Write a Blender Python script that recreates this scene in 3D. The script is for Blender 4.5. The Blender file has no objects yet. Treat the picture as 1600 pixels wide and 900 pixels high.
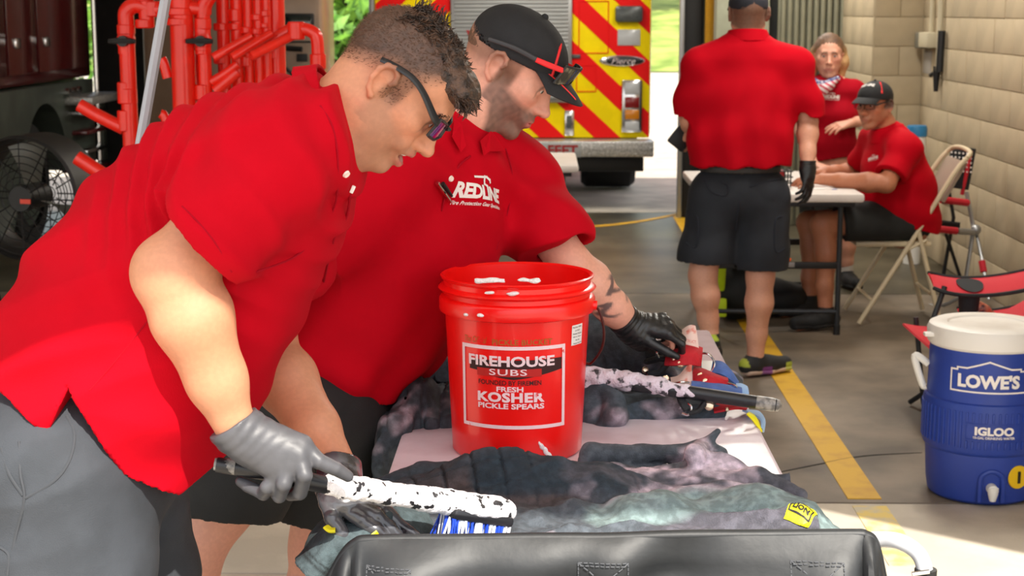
import bpy, bmesh, math, random
import numpy as np
from mathutils import Vector, Matrix, Euler
from mathutils.bvhtree import BVHTree

random.seed(7)
rng = np.random.default_rng(7)
scene = bpy.context.scene
COL = scene.collection
PI = math.pi

# ------------------------------------------------------------------ camera
CAM_H, FPX = 1.65, 2550.0
PITCH, YAW = math.radians(9.68), math.radians(1.12)
cam_data = bpy.data.cameras.new('camera')
cam = bpy.data.objects.new('camera', cam_data)
COL.objects.link(cam)
cam.location = (0, 0, CAM_H)
cam.rotation_euler = (PI / 2 - PITCH, 0, YAW)
cam_data.sensor_width = 36.0
cam_data.lens = FPX / 1600.0 * 36.0
cam_data.clip_end = 300
cam_data.dof.use_dof = True
cam_data.dof.focus_distance = 3.0
cam_data.dof.aperture_fstop = 10.0
scene.camera = cam
RC = np.array(Euler((PI / 2 - PITCH, 0, YAW)).to_matrix())


def P(px, py, Y):
    """the world point at depth Y (metres in front of the camera) that the photograph shows at (px, py)"""
    d = RC @ np.array([(px - 800.0) / FPX, -(py - 450.0) / FPX, -1.0])
    t = Y / d[1]
    return np.array([d[0] * t, Y, CAM_H + d[2] * t])


# ------------------------------------------------------------------ world, sun, exposure
world = bpy.data.worlds.new('world')
scene.world = world
world.use_nodes = True
wn_ = world.node_tree.nodes
bg = wn_['Background']
sky = wn_.new('ShaderNodeTexSky')
sky.sky_type = 'NISHITA'
sky.sun_disc = False
sky.sun_elevation = math.radians(50)
sky.sun_rotation = math.radians(160)
sky.air_density = 1.0
sky.dust_density = 2.0
mixw = wn_.new('ShaderNodeMixRGB')
mixw.blend_type = 'MIX'
mixw.inputs[0].default_value = 0.55
mixw.inputs[2].default_value = (4.2, 4.0, 3.7, 1)
world.node_tree.links.new(sky.outputs[0], mixw.inputs[1])
world.node_tree.links.new(mixw.outputs[0], bg.inputs[0])
bg.inputs[1].default_value = 0.235
SUN_DIR = np.array([0.25, -0.65, 0.72])
SUN_DIR = SUN_DIR / np.linalg.norm(SUN_DIR)
sun_data = bpy.data.lights.new('sun', 'SUN')
sun_data.energy = 5.2
sun_data.angle = math.radians(0.55)
sun_data.color = (1.0, 0.94, 0.84)
sun = bpy.data.objects.new('sun', sun_data)
COL.objects.link(sun)
sun.location = (3, -6, 9)
sun.rotation_euler = Vector(SUN_DIR).to_track_quat('Z', 'Y').to_euler()
scene.view_settings.view_transform = 'Standard'
scene.view_settings.look = 'None'
scene.view_settings.gamma = 1
scene.view_settings.use_curve_mapping = False
scene.view_settings.exposure = 0.6

# ------------------------------------------------------------------ materials
def srgb(r, g, b):
    def f(c):
        c /= 255.0
        return c / 12.92 if c <= 0.04045 else ((c + 0.055) / 1.055) ** 2.4
    return (f(r), f(g), f(b), 1.0)


def mat(name, rgb, rough=0.6, metal=0.0, var=0.0, vscale=8.0, bump=0.0, bscale=60.0, rgb2=None, spec=0.5,
        attr=False, sss=0.0, coat=0.0, lo=0.42, hi=0.62, detail=5.0, sheen=0.0, emit=0.0):
    m = bpy.data.materials.new(name)
    m.use_nodes = True
    nt = m.node_tree
    b = nt.nodes['Principled BSDF']
    c = srgb(*rgb)
    b.inputs['Base Color'].default_value = c
    b.inputs['Roughness'].default_value = rough
    b.inputs['Metallic'].default_value = metal
    b.inputs['Specular IOR Level'].default_value = spec
    if coat:
        b.inputs['Coat Weight'].default_value = coat
        b.inputs['Coat Roughness'].default_value = 0.1
    if sheen:
        b.inputs['Sheen Weight'].default_value = sheen
    if sss:
        b.inputs['Subsurface Weight'].default_value = sss
        b.inputs['Subsurface Radius'].default_value = (0.012, 0.004, 0.002)
        b.inputs['Subsurface Scale'].default_value = 0.5
    tc = nt.nodes.new('ShaderNodeTexCoord')
    src = None
    if attr:
        a = nt.nodes.new('ShaderNodeVertexColor')
        a.layer_name = 'Col'
        src = a.outputs['Color']
    if var or rgb2:
        n = nt.nodes.new('ShaderNodeTexNoise')
        n.inputs['Scale'].default_value = vscale
        n.inputs['Detail'].default_value = detail
        nt.links.new(tc.outputs['Object'], n.inputs['Vector'])
        rmp = nt.nodes.new('ShaderNodeMapRange')
        rmp.inputs['From Min'].default_value = lo
        rmp.inputs['From Max'].default_value = hi
        nt.links.new(n.outputs['Fac'], rmp.inputs['Value'])
        mx = nt.nodes.new('ShaderNodeMixRGB')
        nt.links.new(rmp.outputs['Result'], mx.inputs[0])
        if rgb2:
            mx.inputs[1].default_value = c
            mx.inputs[2].default_value = srgb(*rgb2)
            if src is not None:
                nt.links.new(src, mx.inputs[1])
        else:
            mx.inputs[1].default_value = tuple(v * (1 - var) for v in c[:3]) + (1,)
            mx.inputs[2].default_value = tuple(min(1, v * (1 + var)) for v in c[:3]) + (1,)
            if src is not None:
                mu = nt.nodes.new('ShaderNodeMixRGB')
                mu.blend_type = 'MULTIPLY'
                mu.inputs[0].default_value = 1
                mx.inputs[1].default_value = (1 - var, 1 - var, 1 - var, 1)
                mx.inputs[2].default_value = (1 + var, 1 + var, 1 + var, 1)
                nt.links.new(src, mu.inputs[1])
                nt.links.new(mx.outputs[0], mu.inputs[2])
                mx = mu
        src = mx.outputs[0]
    if src is not None:
        nt.links.new(src, b.inputs['Base Color'])
    if bump:
        n2 = nt.nodes.new('ShaderNodeTexNoise')
        n2.inputs['Scale'].default_value = bscale
        n2.inputs['Detail'].default_value = 4
        nt.links.new(tc.outputs['Object'], n2.inputs['Vector'])
        bp = nt.nodes.new('ShaderNodeBump')
        bp.inputs['Strength'].default_value = bump
        bp.inputs['Distance'].default_value = 0.01
        nt.links.new(n2.outputs['Fac'], bp.inputs['Height'])
        nt.links.new(bp.outputs['Normal'], b.inputs['Normal'])
    if emit:
        b.inputs['Emission Color'].default_value = c
        b.inputs['Emission Strength'].default_value = emit
    return m


# ------------------------------------------------------------------ mesh builder
def unit(v):
    v = np.asarray(v, float)
    return v / (np.linalg.norm(v) + 1e-12)


def frame_of(d, up=(0, 0, 1)):
    """columns: u, v, d"""
    d = unit(d)
    u = np.cross(up, d)
    if np.linalg.norm(u) < 1e-4:
        u = np.cross((1, 0, 0), d)
    u = unit(u)
    return np.stack([u, np.cross(d, u), d], 1)


def rot(ax, deg):
    return np.array(Matrix.Rotation(math.radians(deg), 3, ax))


class MB:
    def __init__(s):
        s.v, s.f = [], []

    def add(s, vs, fs):
        o = len(s.v)
        s.v += [tuple(map(float, p)) for p in vs]
        s.f += [tuple(i + o for i in f) for f in fs]
        return s

    def box(s, c, size, R=None, ch=0.0):
        h = np.array(size, float) / 2
        c = np.array(c, float)
        R = np.eye(3) if R is None else np.asarray(R)
        ch = min(ch, 0.45 * min(size))
        if ch <= 0:
            vs = [(x, y, z) for x in (-1, 1) for y in (-1, 1) for z in (-1, 1)]
            vs = [c + R @ (np.array(p) * h) for p in vs]
            return s.add(vs, [(0, 1, 3, 2), (4, 6, 7, 5), (0, 4, 5, 1), (2, 3, 7, 6), (0, 2, 6, 4), (1, 5, 7, 3)])
        bm = bmesh.new()
        bmesh.ops.create_cube(bm, size=1)
        for v in bm.verts:
            v.co = Vector(np.array(v.co) * 2 * h)
        bmesh.ops.bevel(bm, geom=bm.edges[:], offset=ch, segments=2, affect='EDGES', profile=0.5)
        bm.verts.index_update()
        s.add([c + R @ np.array(v.co) for v in bm.verts], [tuple(v.index for v in f.verts) for f in bm.faces])
        bm.free()
        return s

    def tube(s, pts, r, n=10, smooth=0, closed=False, caps=True, flat=None):
        pts = [np.array(p, float) for p in pts]
        if smooth:
            pts, r = catmull(pts, r, smooth, closed)
        m = len(pts)
        rr = r if hasattr(r, '__len__') else [r] * m
        tang = []
        for i in range(m):
            a = pts[(i - 1) % m] if (closed or i > 0) else pts[i]
            b = pts[(i + 1) % m] if (closed or i < m - 1) else pts[i]
            tang.append(unit(b - a))
        F = frame_of(tang[0])
        u = F[:, 0]
        vs, fs = [], []
        for i in range(m):
            t = tang[i]
            u = unit(u - t * np.dot(u, t))
            w = np.cross(t, u)
            for k in range(n):
                a = 2 * PI * k / n
                su, sw = (1, 1) if flat is None else flat
                vs.append(pts[i] + rr[i] * (math.cos(a) * u * su + math.sin(a) * w * sw))
        for i in range(m if closed else m - 1):
            j = (i + 1) % m
            for k in range(n):
                l = (k + 1) % n
                fs.append((i * n + k, i * n + l, j * n + l, j * n + k))
        if caps and not closed:
            fs.append(tuple(range(n - 1, -1, -1)))
            fs.append(tuple((m - 1) * n + k for k in range(n)))
        return s.add(vs, fs)

    def cyl(s, a, b, r, r2=None, n=20):
        return s.tube([a, b], [r, r if r2 is None else r2], n)

    def lathe(s, prof, c=(0, 0, 0), n=48, R=None, ang=2 * PI, closed_prof=False):
        """prof: list of (radius, z)"""
        R = np.eye(3) if R is None else np.asarray(R)
        c = np.array(c, float)
        m = len(prof)
        vs, fs = [], []
        for k in range(n):
            a = ang * k / n
            for (r, z) in prof:
                vs.append(c + R @ np.array([r * math.cos(a), r * math.sin(a), z]))
        for k in range(n):
            l = (k + 1) % n
            for i in range(m if closed_prof else m - 1):
                j = (i + 1) % m
                fs.append((k * m + i, l * m + i, l * m + j, k * m + j))
        return s.add(vs, fs)

    def sphere(s, c, r, n=16, R=None):
        r = np.array([r] * 3 if not hasattr(r, '__len__') else r, float)
        R = np.eye(3) if R is None else np.asarray(R)
        m = n // 2
        vs, fs = [], []
        for i in range(m + 1):
            t = PI * i / m
            for k in range(n):
                a = 2 * PI * k / n
                vs.append(np.array(c) + R @ (r * np.array([math.sin(t) * math.cos(a), math.sin(t) * math.sin(a), math.cos(t)])))
        for i in range(m):
            for k in range(n):
                l = (k + 1) % n
                fs.append((i * n + k, (i + 1) * n + k, (i + 1) * n + l, i * n + l))
        return s.add(vs, fs)

    def prism(s, outline, o, ux, uy, depth):
        """closed outline of 2D points, extruded by the 3D vector depth"""
        o, ux, uy, depth = [np.array(q, float) for q in (o, ux, uy, depth)]
        n = len(outline)
        a = [o + ux * p[0] + uy * p[1] for p in outline]
        vs = a + [p + depth for p in a]
        fs = [tuple(range(n - 1, -1, -1)), tuple(range(n, 2 * n))]
        fs += [(k, (k + 1) % n, n + (k + 1) % n, n + k) for k in range(n)]
        return s.add(vs, fs)

    def grid(s, fn, nu, nv, thick=0.0):
        """fn(u, v) -> point, u, v in 0..1; a sheet with optional thickness"""
        p = np.array([[fn(i / (nu - 1), j / (nv - 1)) for j in range(nv)] for i in range(nu)], float)
        fs = []
        if thick:
            du = np.gradient(p, axis=0)
            dv = np.gradient(p, axis=1)
            nn = np.cross(du, dv)
            nn /= (np.linalg.norm(nn, axis=2, keepdims=True) + 1e-12)
            q = p - nn * thick
            vs = list(p.reshape(-1, 3)) + list(q.reshape(-1, 3))
            N = nu * nv
            for i in range(nu - 1):
                for j in range(nv - 1):
                    a = i * nv + j
                    fs.append((a, a + nv, a + nv + 1, a + 1))
                    fs.append((N + a, N + a + 1, N + a + nv + 1, N + a + nv))
            for i in range(nu - 1):
                for j in (0, nv - 1):
                    a = i * nv + j
                    fs.append((a, N + a, N + a + nv, a + nv) if j else (a, a + nv, N + a + nv, N + a))
            for j in range(nv - 1):
                for i in (0, nu - 1):
                    a = i * nv + j
                    fs.append((a, a + 1, N + a + 1, N + a) if i else (a, N + a, N + a + 1, a + 1))
            return s.add(vs, fs)
        for i in range(nu - 1):
            for j in range(nv - 1):
                a = i * nv + j
                fs.append((a, a + nv, a + nv + 1, a + 1))
        return s.add(list(p.reshape(-1, 3)), fs)

    def mesh(s, name, m=None, smooth=True, sharp=35):
        me = bpy.data.meshes.new(name)
        me.from_pydata(s.v, [], s.f)
        me.update()
        if smooth:
            me.polygons.foreach_set('use_smooth', [True] * len(me.polygons))
            if sharp:
                me.set_sharp_from_angle(angle=math.radians(sharp))
        if m is not None:
            me.materials.append(m)
        return me

    def build(s, name, m, parent=None, **kw):
        return link(name, s.mesh(name, m, **kw), parent)


def catmull(pts, r, k, closed=False):
    n = len(pts)
    has = hasattr(r, '__len__')
    out, rad = [], []
    segs = n if closed else n - 1
    for i in range(segs):
        g = lambda j: pts[j % n] if closed else pts[min(max(j, 0), n - 1)]
        p0, p1, p2, p3 = g(i - 1), g(i), g(i + 1), g(i + 2)
        for q in range(k):
            t = q / k
            out.append(0.5 * (2 * p1 + (p2 - p0) * t + (2 * p0 - 5 * p1 + 4 * p2 - p3) * t * t + (3 * p1 - p0 - 3 * p2 + p3) * t ** 3))
            if has:
                rad.append(r[i % n] * (1 - t) + r[(i + 1) % n] * t)
    if not closed:
        out.append(pts[-1])
        if has:
            rad.append(r[-1])
    return out, (rad if has else r)


def link(name, me, parent=None):
    o = bpy.data.objects.new(name, me)
    COL.objects.link(o)
    if parent is not None:
        o.parent = parent
        w = np.array(parent.location)     # a part's own frame is the world's, a thing's is its base
        o.matrix_parent_inverse = Matrix.Translation(Vector(-w))
    return o


def tag(o, label=None, cat=None, group=None, kind=None):
    if label: o['label'] = label
    if cat: o['category'] = cat
    if group: o['group'] = group
    if kind: o['kind'] = kind
    return o


def thing(name, label, cat, loc=(0, 0, 0), group=None):
    o = bpy.data.objects.new(name, None)
    COL.objects.link(o)
    o.location = Vector([float(c) for c in loc])
    o.empty_display_size = 0.1
    return tag(o, label, cat, group)


def struct(name, parent=None):
    o = bpy.data.objects.new(name, None)
    COL.objects.link(o)
    o['kind'] = 'structure'
    return o


# ------------------------------------------------------------------ lettering
def text_mesh(txt, size=1.0, depth=0.0, spacing=1.0, bold=0.0, shear=0.0, align='CENTER', res=3):
    """flat text in the local xy plane as (verts, faces)"""
    cu = bpy.data.curves.new('text', 'FONT')
    cu.body = txt
    cu.size = size
    cu.align_x = align
    cu.align_y = 'CENTER'
    cu.space_character = spacing
    cu.offset = bold
    cu.shear = shear
    cu.resolution_u = res
    cu.extrude = depth
    o = bpy.data.objects.new('text', cu)
    COL.objects.link(o)
    dg = bpy.context.evaluated_depsgraph_get()
    me = bpy.data.meshes.new_from_object(o.evaluated_get(dg))
    vs = np.array([v.co[:] for v in me.vertices]).reshape(-1, 3)
    fs = [tuple(p.vertices) for p in me.polygons]
    bpy.data.objects.remove(o)
    bpy.data.curves.remove(cu)
    bpy.data.meshes.remove(me)
    return vs, fs


def refine(vs, fs, maxlen):
    """split long edges so the sheet can be bent round a curved thing"""
    bm = bmesh.new()
    bv = [bm.verts.new(v) for v in vs]
    for f in fs:
        try:
            bm.faces.new([bv[i] for i in f])
        except ValueError:
            pass
    bmesh.ops.triangulate(bm, faces=bm.faces[:])
    for _ in range(4):
        e = [e for e in bm.edges if e.calc_length() > maxlen]
        if not e:
            break
        bmesh.ops.subdivide_edges(bm, edges=e, cuts=1)
        bmesh.ops.triangulate(bm, faces=bm.faces[:])
    bm.verts.index_update()
    v = np.array([q.co[:] for q in bm.verts])
    f = [tuple(q.index for q in p.verts) for p in bm.faces]
    bm.free()
    return v, f


def fit_width(vs, w, h=None):
    x0, x1 = vs[:, 0].min(), vs[:, 0].max()
    y0, y1 = vs[:, 1].min(), vs[:, 1].max()
    k = w / (x1 - x0)
    ky = k if h is None else h / (y1 - y0)
    out = vs.copy()
    out[:, 0] = (vs[:, 0] - (x0 + x1) / 2) * k
    out[:, 1] = (vs[:, 1] - (y0 + y1) / 2) * ky
    return out


def flat_text(txt, o, ux, uy, w, h, m, parent, name='lettering', lift=0.002, **kw):
    vs, fs = text_mesh(txt, **kw)
    vs = fit_width(vs, w, h)
    ux, uy = unit(ux), unit(uy)
    n = np.cross(ux, uy)
    pts = [np.array(o) + ux * p[0] + uy * p[1] + n * lift for p in vs]
    return MB().add(pts, fs).build(name, m, parent, smooth=False)


# ------------------------------------------------------------------ signed-distance modelling (bodies, cloth)
def smin(a, b, k):
    if k <= 0:
        return np.minimum(a, b)
    h = np.maximum(k - np.abs(a - b), 0) / k
    return np.minimum(a, b) - h * h * k * 0.25


def wob(p, f, s=0.0):
    """smooth pseudo-noise about -1..1"""
    x, y, z = p[:, 0] * f + s, p[:, 1] * f + 1.7 * s, p[:, 2] * f - 2.3 * s
    a = np.sin(x * 1.3 + 1.6 * np.sin(y * 0.9 + 0.7 * z)) + np.sin(y * 1.1 + 1.5 * np.sin(z * 1.2 - x * 0.6)) \
        + np.sin(z * 1.25 + 1.4 * np.sin(x * 0.8 + y * 0.5))
    return a / 3


class SDF:
    def __init__(s, k=0.02):
        s.ops, s.k = [], k
        s.lo, s.hi = np.full(3, 1e9), np.full(3, -1e9)

    def _bb(s, c, r, grow=True):
        if grow:
            s.lo = np.minimum(s.lo, np.array(c) - r)
            s.hi = np.maximum(s.hi, np.array(c) + r)

    def cone(s, a, b, ra, rb=None, k=None, op='+'):
        rb = ra if rb is None else rb
        a, b = np.array(a, float), np.array(b, float)
        if op == '+':
            s._bb(a, ra); s._bb(b, rb)
        ab = b - a
        L2 = float(ab @ ab) + 1e-12

        def f(p):
            q = p - a
            t = np.clip(q @ ab / L2, 0, 1)
            d = q - t[:, None] * ab
            return np.sqrt((d * d).sum(1)) - (ra + (rb - ra) * t)
        s.ops.append((op, f, s.k if k is None else k, np.minimum(a - ra, b - rb), np.maximum(a + ra, b + rb)))
        return s

    def chain(s, pts, rs, k=None, op='+'):
        rs = rs if hasattr(rs, '__len__') else [rs] * len(pts)
        for i in range(len(pts) - 1):
            s.cone(pts[i], pts[i + 1], rs[i], rs[i + 1], k, op)
        return s

    def ell(s, c, r, R=None, k=None, op='+'):
        c = np.array(c, float)
        r = np.array([r] * 3 if not hasattr(r, '__len__') else r, float)
        R = np.eye(3) if R is None else np.asarray(R, float)
        if op == '+':
            s._bb(c, r.max())
        mn = r.min()

        def f(p):
            q = (p - c) @ R
            k0 = np.sqrt(((q / r) ** 2).sum(1))
            k1 = np.sqrt(((q / (r * r)) ** 2).sum(1)) + 1e-9
            return np.where(k0 < 0.05, -mn + k0 * mn, k0 * (k0 - 1) / k1)
        s.ops.append((op, f, s.k if k is None else k, c - r.max(), c + r.max()))
        return s

    def loft(s, st, k=None, kk=None, op='+'):
        """st: list of (centre, width vector (half), depth half) ; flattened tapering body along the stations"""
        for i in range(len(st) - 1):
            (a, wa, da), (b, wb, db) = st[i], st[i + 1]
            a, b, wa, wb = [np.array(q, float) for q in (a, b, wa, wb)]
            if op == '+':
                s._bb(a, np.linalg.norm(wa)); s._bb(b, np.linalg.norm(wb))
            ab = b - a
            L = np.linalg.norm(ab)
            ax = ab / L
            la, lb = np.linalg.norm(wa), np.linalg.norm(wb)
            u = unit(wa / la + wb / lb)
            u = unit(u - ax * (u @ ax))
            v = np.cross(ax, u)

            def f(p, a=a, ax=ax, L=L, u=u, v=v, la=la, lb=lb, da=da, db=db):
                q = p - a
                w = q @ ax
                t = np.clip(w / L, 0, 1)
                ru = la + (lb - la) * t
                rv = da + (db - da) * t
                e = w - t * L
                rw = np.minimum(ru, rv)
                k0 = np.sqrt((q @ u / ru) ** 2 + (q @ v / rv) ** 2 + (e / rw) ** 2)
                k1 = np.sqrt((q @ u / ru ** 2) ** 2 + (q @ v / rv ** 2) ** 2 + (e / rw ** 2) ** 2) + 1e-9
                return np.where(k0 < 0.05, -0.9 * rw, k0 * (k0 - 1) / k1)
            mr = max(la, lb, da, db)
            s.ops.append((op, f, (kk if (kk is not None and i) else (s.k if k is None else k)), np.minimum(a, b) - mr, np.maximum(a, b) + mr))
        return s

    def plane(s, o, n, k=0.0):
        """cut away what lies on the side n points to"""
        o, n = np.array(o, float), unit(n)
        s.ops.append(('&', lambda p: (p - o) @ n, k))
        return s

    def fn(s, f, op='+', k=0.0):
        s.ops.append((op, f, k))
        return s

    def disp(s, f):
        s.ops.append(('d', f, 0))
        return s

    def __call__(s, p):
        d = None
        for o in s.ops:
            op, f, k = o[:3]
            if len(o) > 3:      # only the points near a primitive feel it
                g = .1 if op == '+' else 0.0
                w = np.flatnonzero(((p > o[3] - k - g) & (p < o[4] + k + g)).all(1))
                if d is None:
                    d = np.full(len(p), 9.0)
                if len(w) == 0:
                    continue
                e = f(p[w])
                d[w] = smin(d[w], e, k) if op == '+' else -smin(-d[w], e, k)
                continue
            e = f(p)
            if op == '+':
                d = e if d is None else smin(d, e, k)
            elif op == '-':
                d = -smin(-d, e, k)
            elif op == '&':
                d = -smin(-d, -e, k)
            elif op == 'd':
                d = d + e
        return d


class Lens:
    """a smooth stretch of space round a centre, so that a face gets a finer mesh than the rest of its body"""

    def __init__(s, c, r, a):
        s.c = np.array(c, float)
        s.u = np.linspace(0, 4, 4001)
        g = 1 - a * np.exp(-(s.u / r) ** 4)
        s.g = np.concatenate([[0], np.cumsum((g[1:] + g[:-1]) / 2 * np.diff(s.u))])
        s.d = s.u[-1] - s.g[-1]

    def __call__(s, p):
        q = p - s.c
        r = np.sqrt((q * q).sum(1)) + 1e-9
        return s.c + q * (np.interp(r, s.u, s.g) / r)[:, None]


def surface(f, h, lo=None, hi=None, project=1, pad=0.03, lens=None):
    """sparse surface nets over the zero set of f"""
    lo = (f.lo if lo is None else np.array(lo, float)) - pad
    hi = (f.hi if hi is None else np.array(hi, float)) + pad
    f0 = f
    if lens is not None:
        lo, hi = lo - lens.d, hi + lens.d
        f = lambda p: f0(lens(p))
    lv = 8
    n = np.ceil((hi - lo) / (h * lv)).astype(int) + 1
    g = np.stack(np.meshgrid(*[np.arange(m) for m in n], indexing='ij'), -1).reshape(-1, 3).astype(np.int64)
    while True:
        H = h * lv
        d = f(lo + (g + 0.5) * H)
        g = g[np.abs(d) < H * 0.87 * 1.3 + 0.004]
        if lv == 1:
            break
        step = 2
        off = np.stack(np.meshgrid(*[np.arange(step)] * 3, indexing='ij'), -1).reshape(-1, 3)
        g = (g[:, None, :] * step + off[None]).reshape(-1, 3)
        lv //= step
    S = np.int64(4096)
    key = lambda a: (a[..., 0] * S + a[..., 1]) * S + a[..., 2]
    ck = key(g)
    o = np.argsort(ck)
    g, ck = g[o], ck[o]
    co = np.array([(x, y, z) for x in (0, 1) for y in (0, 1) for z in (0, 1)], dtype=np.int64)
    pk_all = ck[:, None] + key(co)[None]
    pk, inv = np.unique(pk_all, return_inverse=True)
    inv = inv.reshape(pk_all.shape)
    pts = np.stack([pk // (S * S), (pk // S) % S, pk % S], 1)
    val = f(lo + pts * h)
    cv = val[inv]
    ins = cv < 0
    act = ins.any(1) & ~ins.all(1)
    g, ck, cv, ins = g[act], ck[act], cv[act], ins[act]
    acc = np.zeros((len(g), 3))
    cnt = np.zeros(len(g))
    edges = [(0, 1), (2, 3), (4, 5), (6, 7), (0, 2), (1, 3), (4, 6), (5, 7), (0, 4), (1, 5), (2, 6), (3, 7)]
    for a, b in edges:
        x = ins[:, a] != ins[:, b]
        t = cv[x, a] / (cv[x, a] - cv[x, b])
        acc[x] += co[a] + t[:, None] * (co[b] - co[a])
        cnt[x] += 1
    V = lo + (g + acc / cnt[:, None]) * h
    faces = []
    for ax in range(3):
        e = [0, 0, 0]; e[ax] = 1
        # the edge leaving corner (0,0,0) of a cell along ax; the other corners of its quad are the cells behind it
        j = co.tolist().index(e)
        x = ins[:, 0] != ins[:, j]
        base = ck[x]
        flip = ins[x, 0]
        b1 = [0, 0, 0]; b1[(ax + 1) % 3] = 1
        b2 = [0, 0, 0]; b2[(ax + 2) % 3] = 1
        k1, k2 = key(np.array(b1, dtype=np.int64)), key(np.array(b2, dtype=np.int64))
        q = np.stack([base, base - k1, base - k1 - k2, base - k2], 1)
        idx = np.searchsorted(ck, q)
        idx[idx >= len(ck)] = 0
        ok = (ck[idx] == q).all(1)
        idx, flip = idx[ok], flip[ok]
        idx[~flip] = idx[~flip][:, ::-1]
        faces.append(idx)
    F = np.concatenate(faces)
    if lens is not None:
        V, f = lens(V), f0
        h = h * .5
    for _ in range(project):
        e = h * 0.5
        d = f(V)
        G = np.stack([f(V + np.eye(3)[i] * e) - d for i in range(3)], 1) / e
        n2 = (G * G).sum(1) + 1e-6
        stp = np.clip(d / np.sqrt(n2), -h * .6, h * .6)
        V = V - (stp / np.sqrt(n2))[:, None] * G
    return V, F


def sdf_mesh(name, f, h, m, parent=None, color=None, lo=None, hi=None, project=1, pad=0.03, lens=None):
    V, F = surface(f, h, lo, hi, project, pad, lens)
    me = bpy.data.meshes.new(name)
    me.vertices.add(len(V))
    me.vertices.foreach_set('co', V.astype(np.float32).ravel())
    me.loops.add(len(F) * 4)
    me.loops.foreach_set('vertex_index', F.astype(np.int32).ravel())
    me.polygons.add(len(F))
    me.polygons.foreach_set('loop_start', np.arange(len(F), dtype=np.int32) * 4)
    me.polygons.foreach_set('loop_total', np.full(len(F), 4, dtype=np.int32))
    me.update(calc_edges=True)
    me.polygons.foreach_set('use_smooth', np.ones(len(F), dtype=bool))
    me.validate()
    if color is not None:
        c = color(V)
        a = me.color_attributes.new('Col', 'FLOAT_COLOR', 'POINT')
        a.data.foreach_set('color', np.concatenate([c, np.ones((len(c), 1))], 1).astype(np.float32).ravel())
    me.materials.append(m)
    return link(name, me, parent)


def bvh_of(o):
    me = o.data
    return BVHTree.FromPolygons([v.co for v in me.vertices], [tuple(p.vertices) for p in me.polygons])


def stick(tree, vs, fs, o, ux, uy, lift, name, m, parent, far=0.4):
    """press a flat sheet (verts in xy) onto a surface along its own normal"""
    ux, uy = unit(ux), unit(uy)
    n = np.cross(ux, uy)
    out = []
    last = None
    for p in vs:
        q = np.array(o) + ux * p[0] + uy * p[1]
        hit = tree.ray_cast(Vector(q + n * far), Vector(-n), 2 * far)
        if hit[0] is not None:
            last = np.array(hit[0]) + n * lift
            out.append(last)
        else:
            out.append(q if last is None else q - n * ((q - last) @ n))
    return MB().add(out, fs).build(name, m, parent, smooth=False)

# ------------------------------------------------------------------ shared materials
M = {}
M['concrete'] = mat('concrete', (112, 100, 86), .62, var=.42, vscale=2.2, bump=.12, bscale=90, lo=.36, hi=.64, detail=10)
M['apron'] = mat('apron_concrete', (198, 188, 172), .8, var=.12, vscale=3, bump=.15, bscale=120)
M['concrete_shaded'] = mat('concrete_shaded', (74, 68, 54), .4, var=.4, vscale=2.2, bump=.06, bscale=60, lo=.36, hi=.64, detail=9)  # darker copy of the floor concrete, shade near the engine put into its colour
M['soil'] = mat('joint_filler', (52, 48, 43), .9)
M['yellow_paint'] = mat('yellow_paint', (206, 160, 20), .6, rgb2=(176, 128, 30), vscale=7, lo=.45, hi=.75, bump=.1)
M['worn_yellow'] = mat('worn_yellow', (222, 196, 116), .8, rgb2=(196, 186, 164), vscale=16)
M['block'] = mat('painted_block', (182, 165, 136), .75, var=.05, vscale=5, bump=.08, bscale=90)
M['mortar'] = mat('mortar', (158, 142, 114), .9)
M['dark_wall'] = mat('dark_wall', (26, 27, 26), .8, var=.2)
M['pale_wall'] = mat('pale_wall', (150, 152, 132), .7, var=.05)
M['rib_metal'] = mat('ribbed_sheet', (126, 124, 104), .6, var=.06)
M['dark_metal'] = mat('dark_metal', (32, 32, 33), .5, metal=.3)
M['black'] = mat('black_plastic', (20, 20, 22), .5)
M['rubber'] = mat('rubber', (19, 19, 19), .85, bump=.1)
M['chrome'] = mat('chrome', (220, 220, 222), .18, metal=1)
M['steel'] = mat('grey_tube', (168, 170, 172), .35, metal=.8)
M['white_plastic'] = mat('white_plastic', (232, 230, 224), .42, var=.03)
M['grass'] = mat('grass', (104, 128, 46), .9, rgb2=(160, 174, 84), vscale=.8, bump=.5)
M['leaf'] = mat('leaf', (58, 104, 26), .6, rgb2=(112, 158, 46), vscale=2.5)
M['leaf_dark'] = mat('leaf_dark', (30, 58, 20), .7, rgb2=(64, 98, 32), vscale=1.5)
M['bark'] = mat('bark', (70, 55, 42), .9, bump=.6, bscale=20)
M['ceiling'] = mat('ceiling_paint', (206, 202, 192), .8)
M['white_paint'] = mat('white_print', (238, 232, 228), .6)
M['black_print'] = mat('black_print', (24, 20, 20), .6)

# ------------------------------------------------------------------ floor
floor = struct('floor')
MB().box((-1.5, 4.6, -.06), (17, 19.2, .09)).build('joint_filler', M['soil'], floor)


def slab(x0, x1, y0, y1, m):
    MB().box(((x0 + x1) / 2, (y0 + y1) / 2, -.05), (x1 - x0 - .014, y1 - y0 - .014, .1), ch=.004).build('slab', m, floor)


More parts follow.
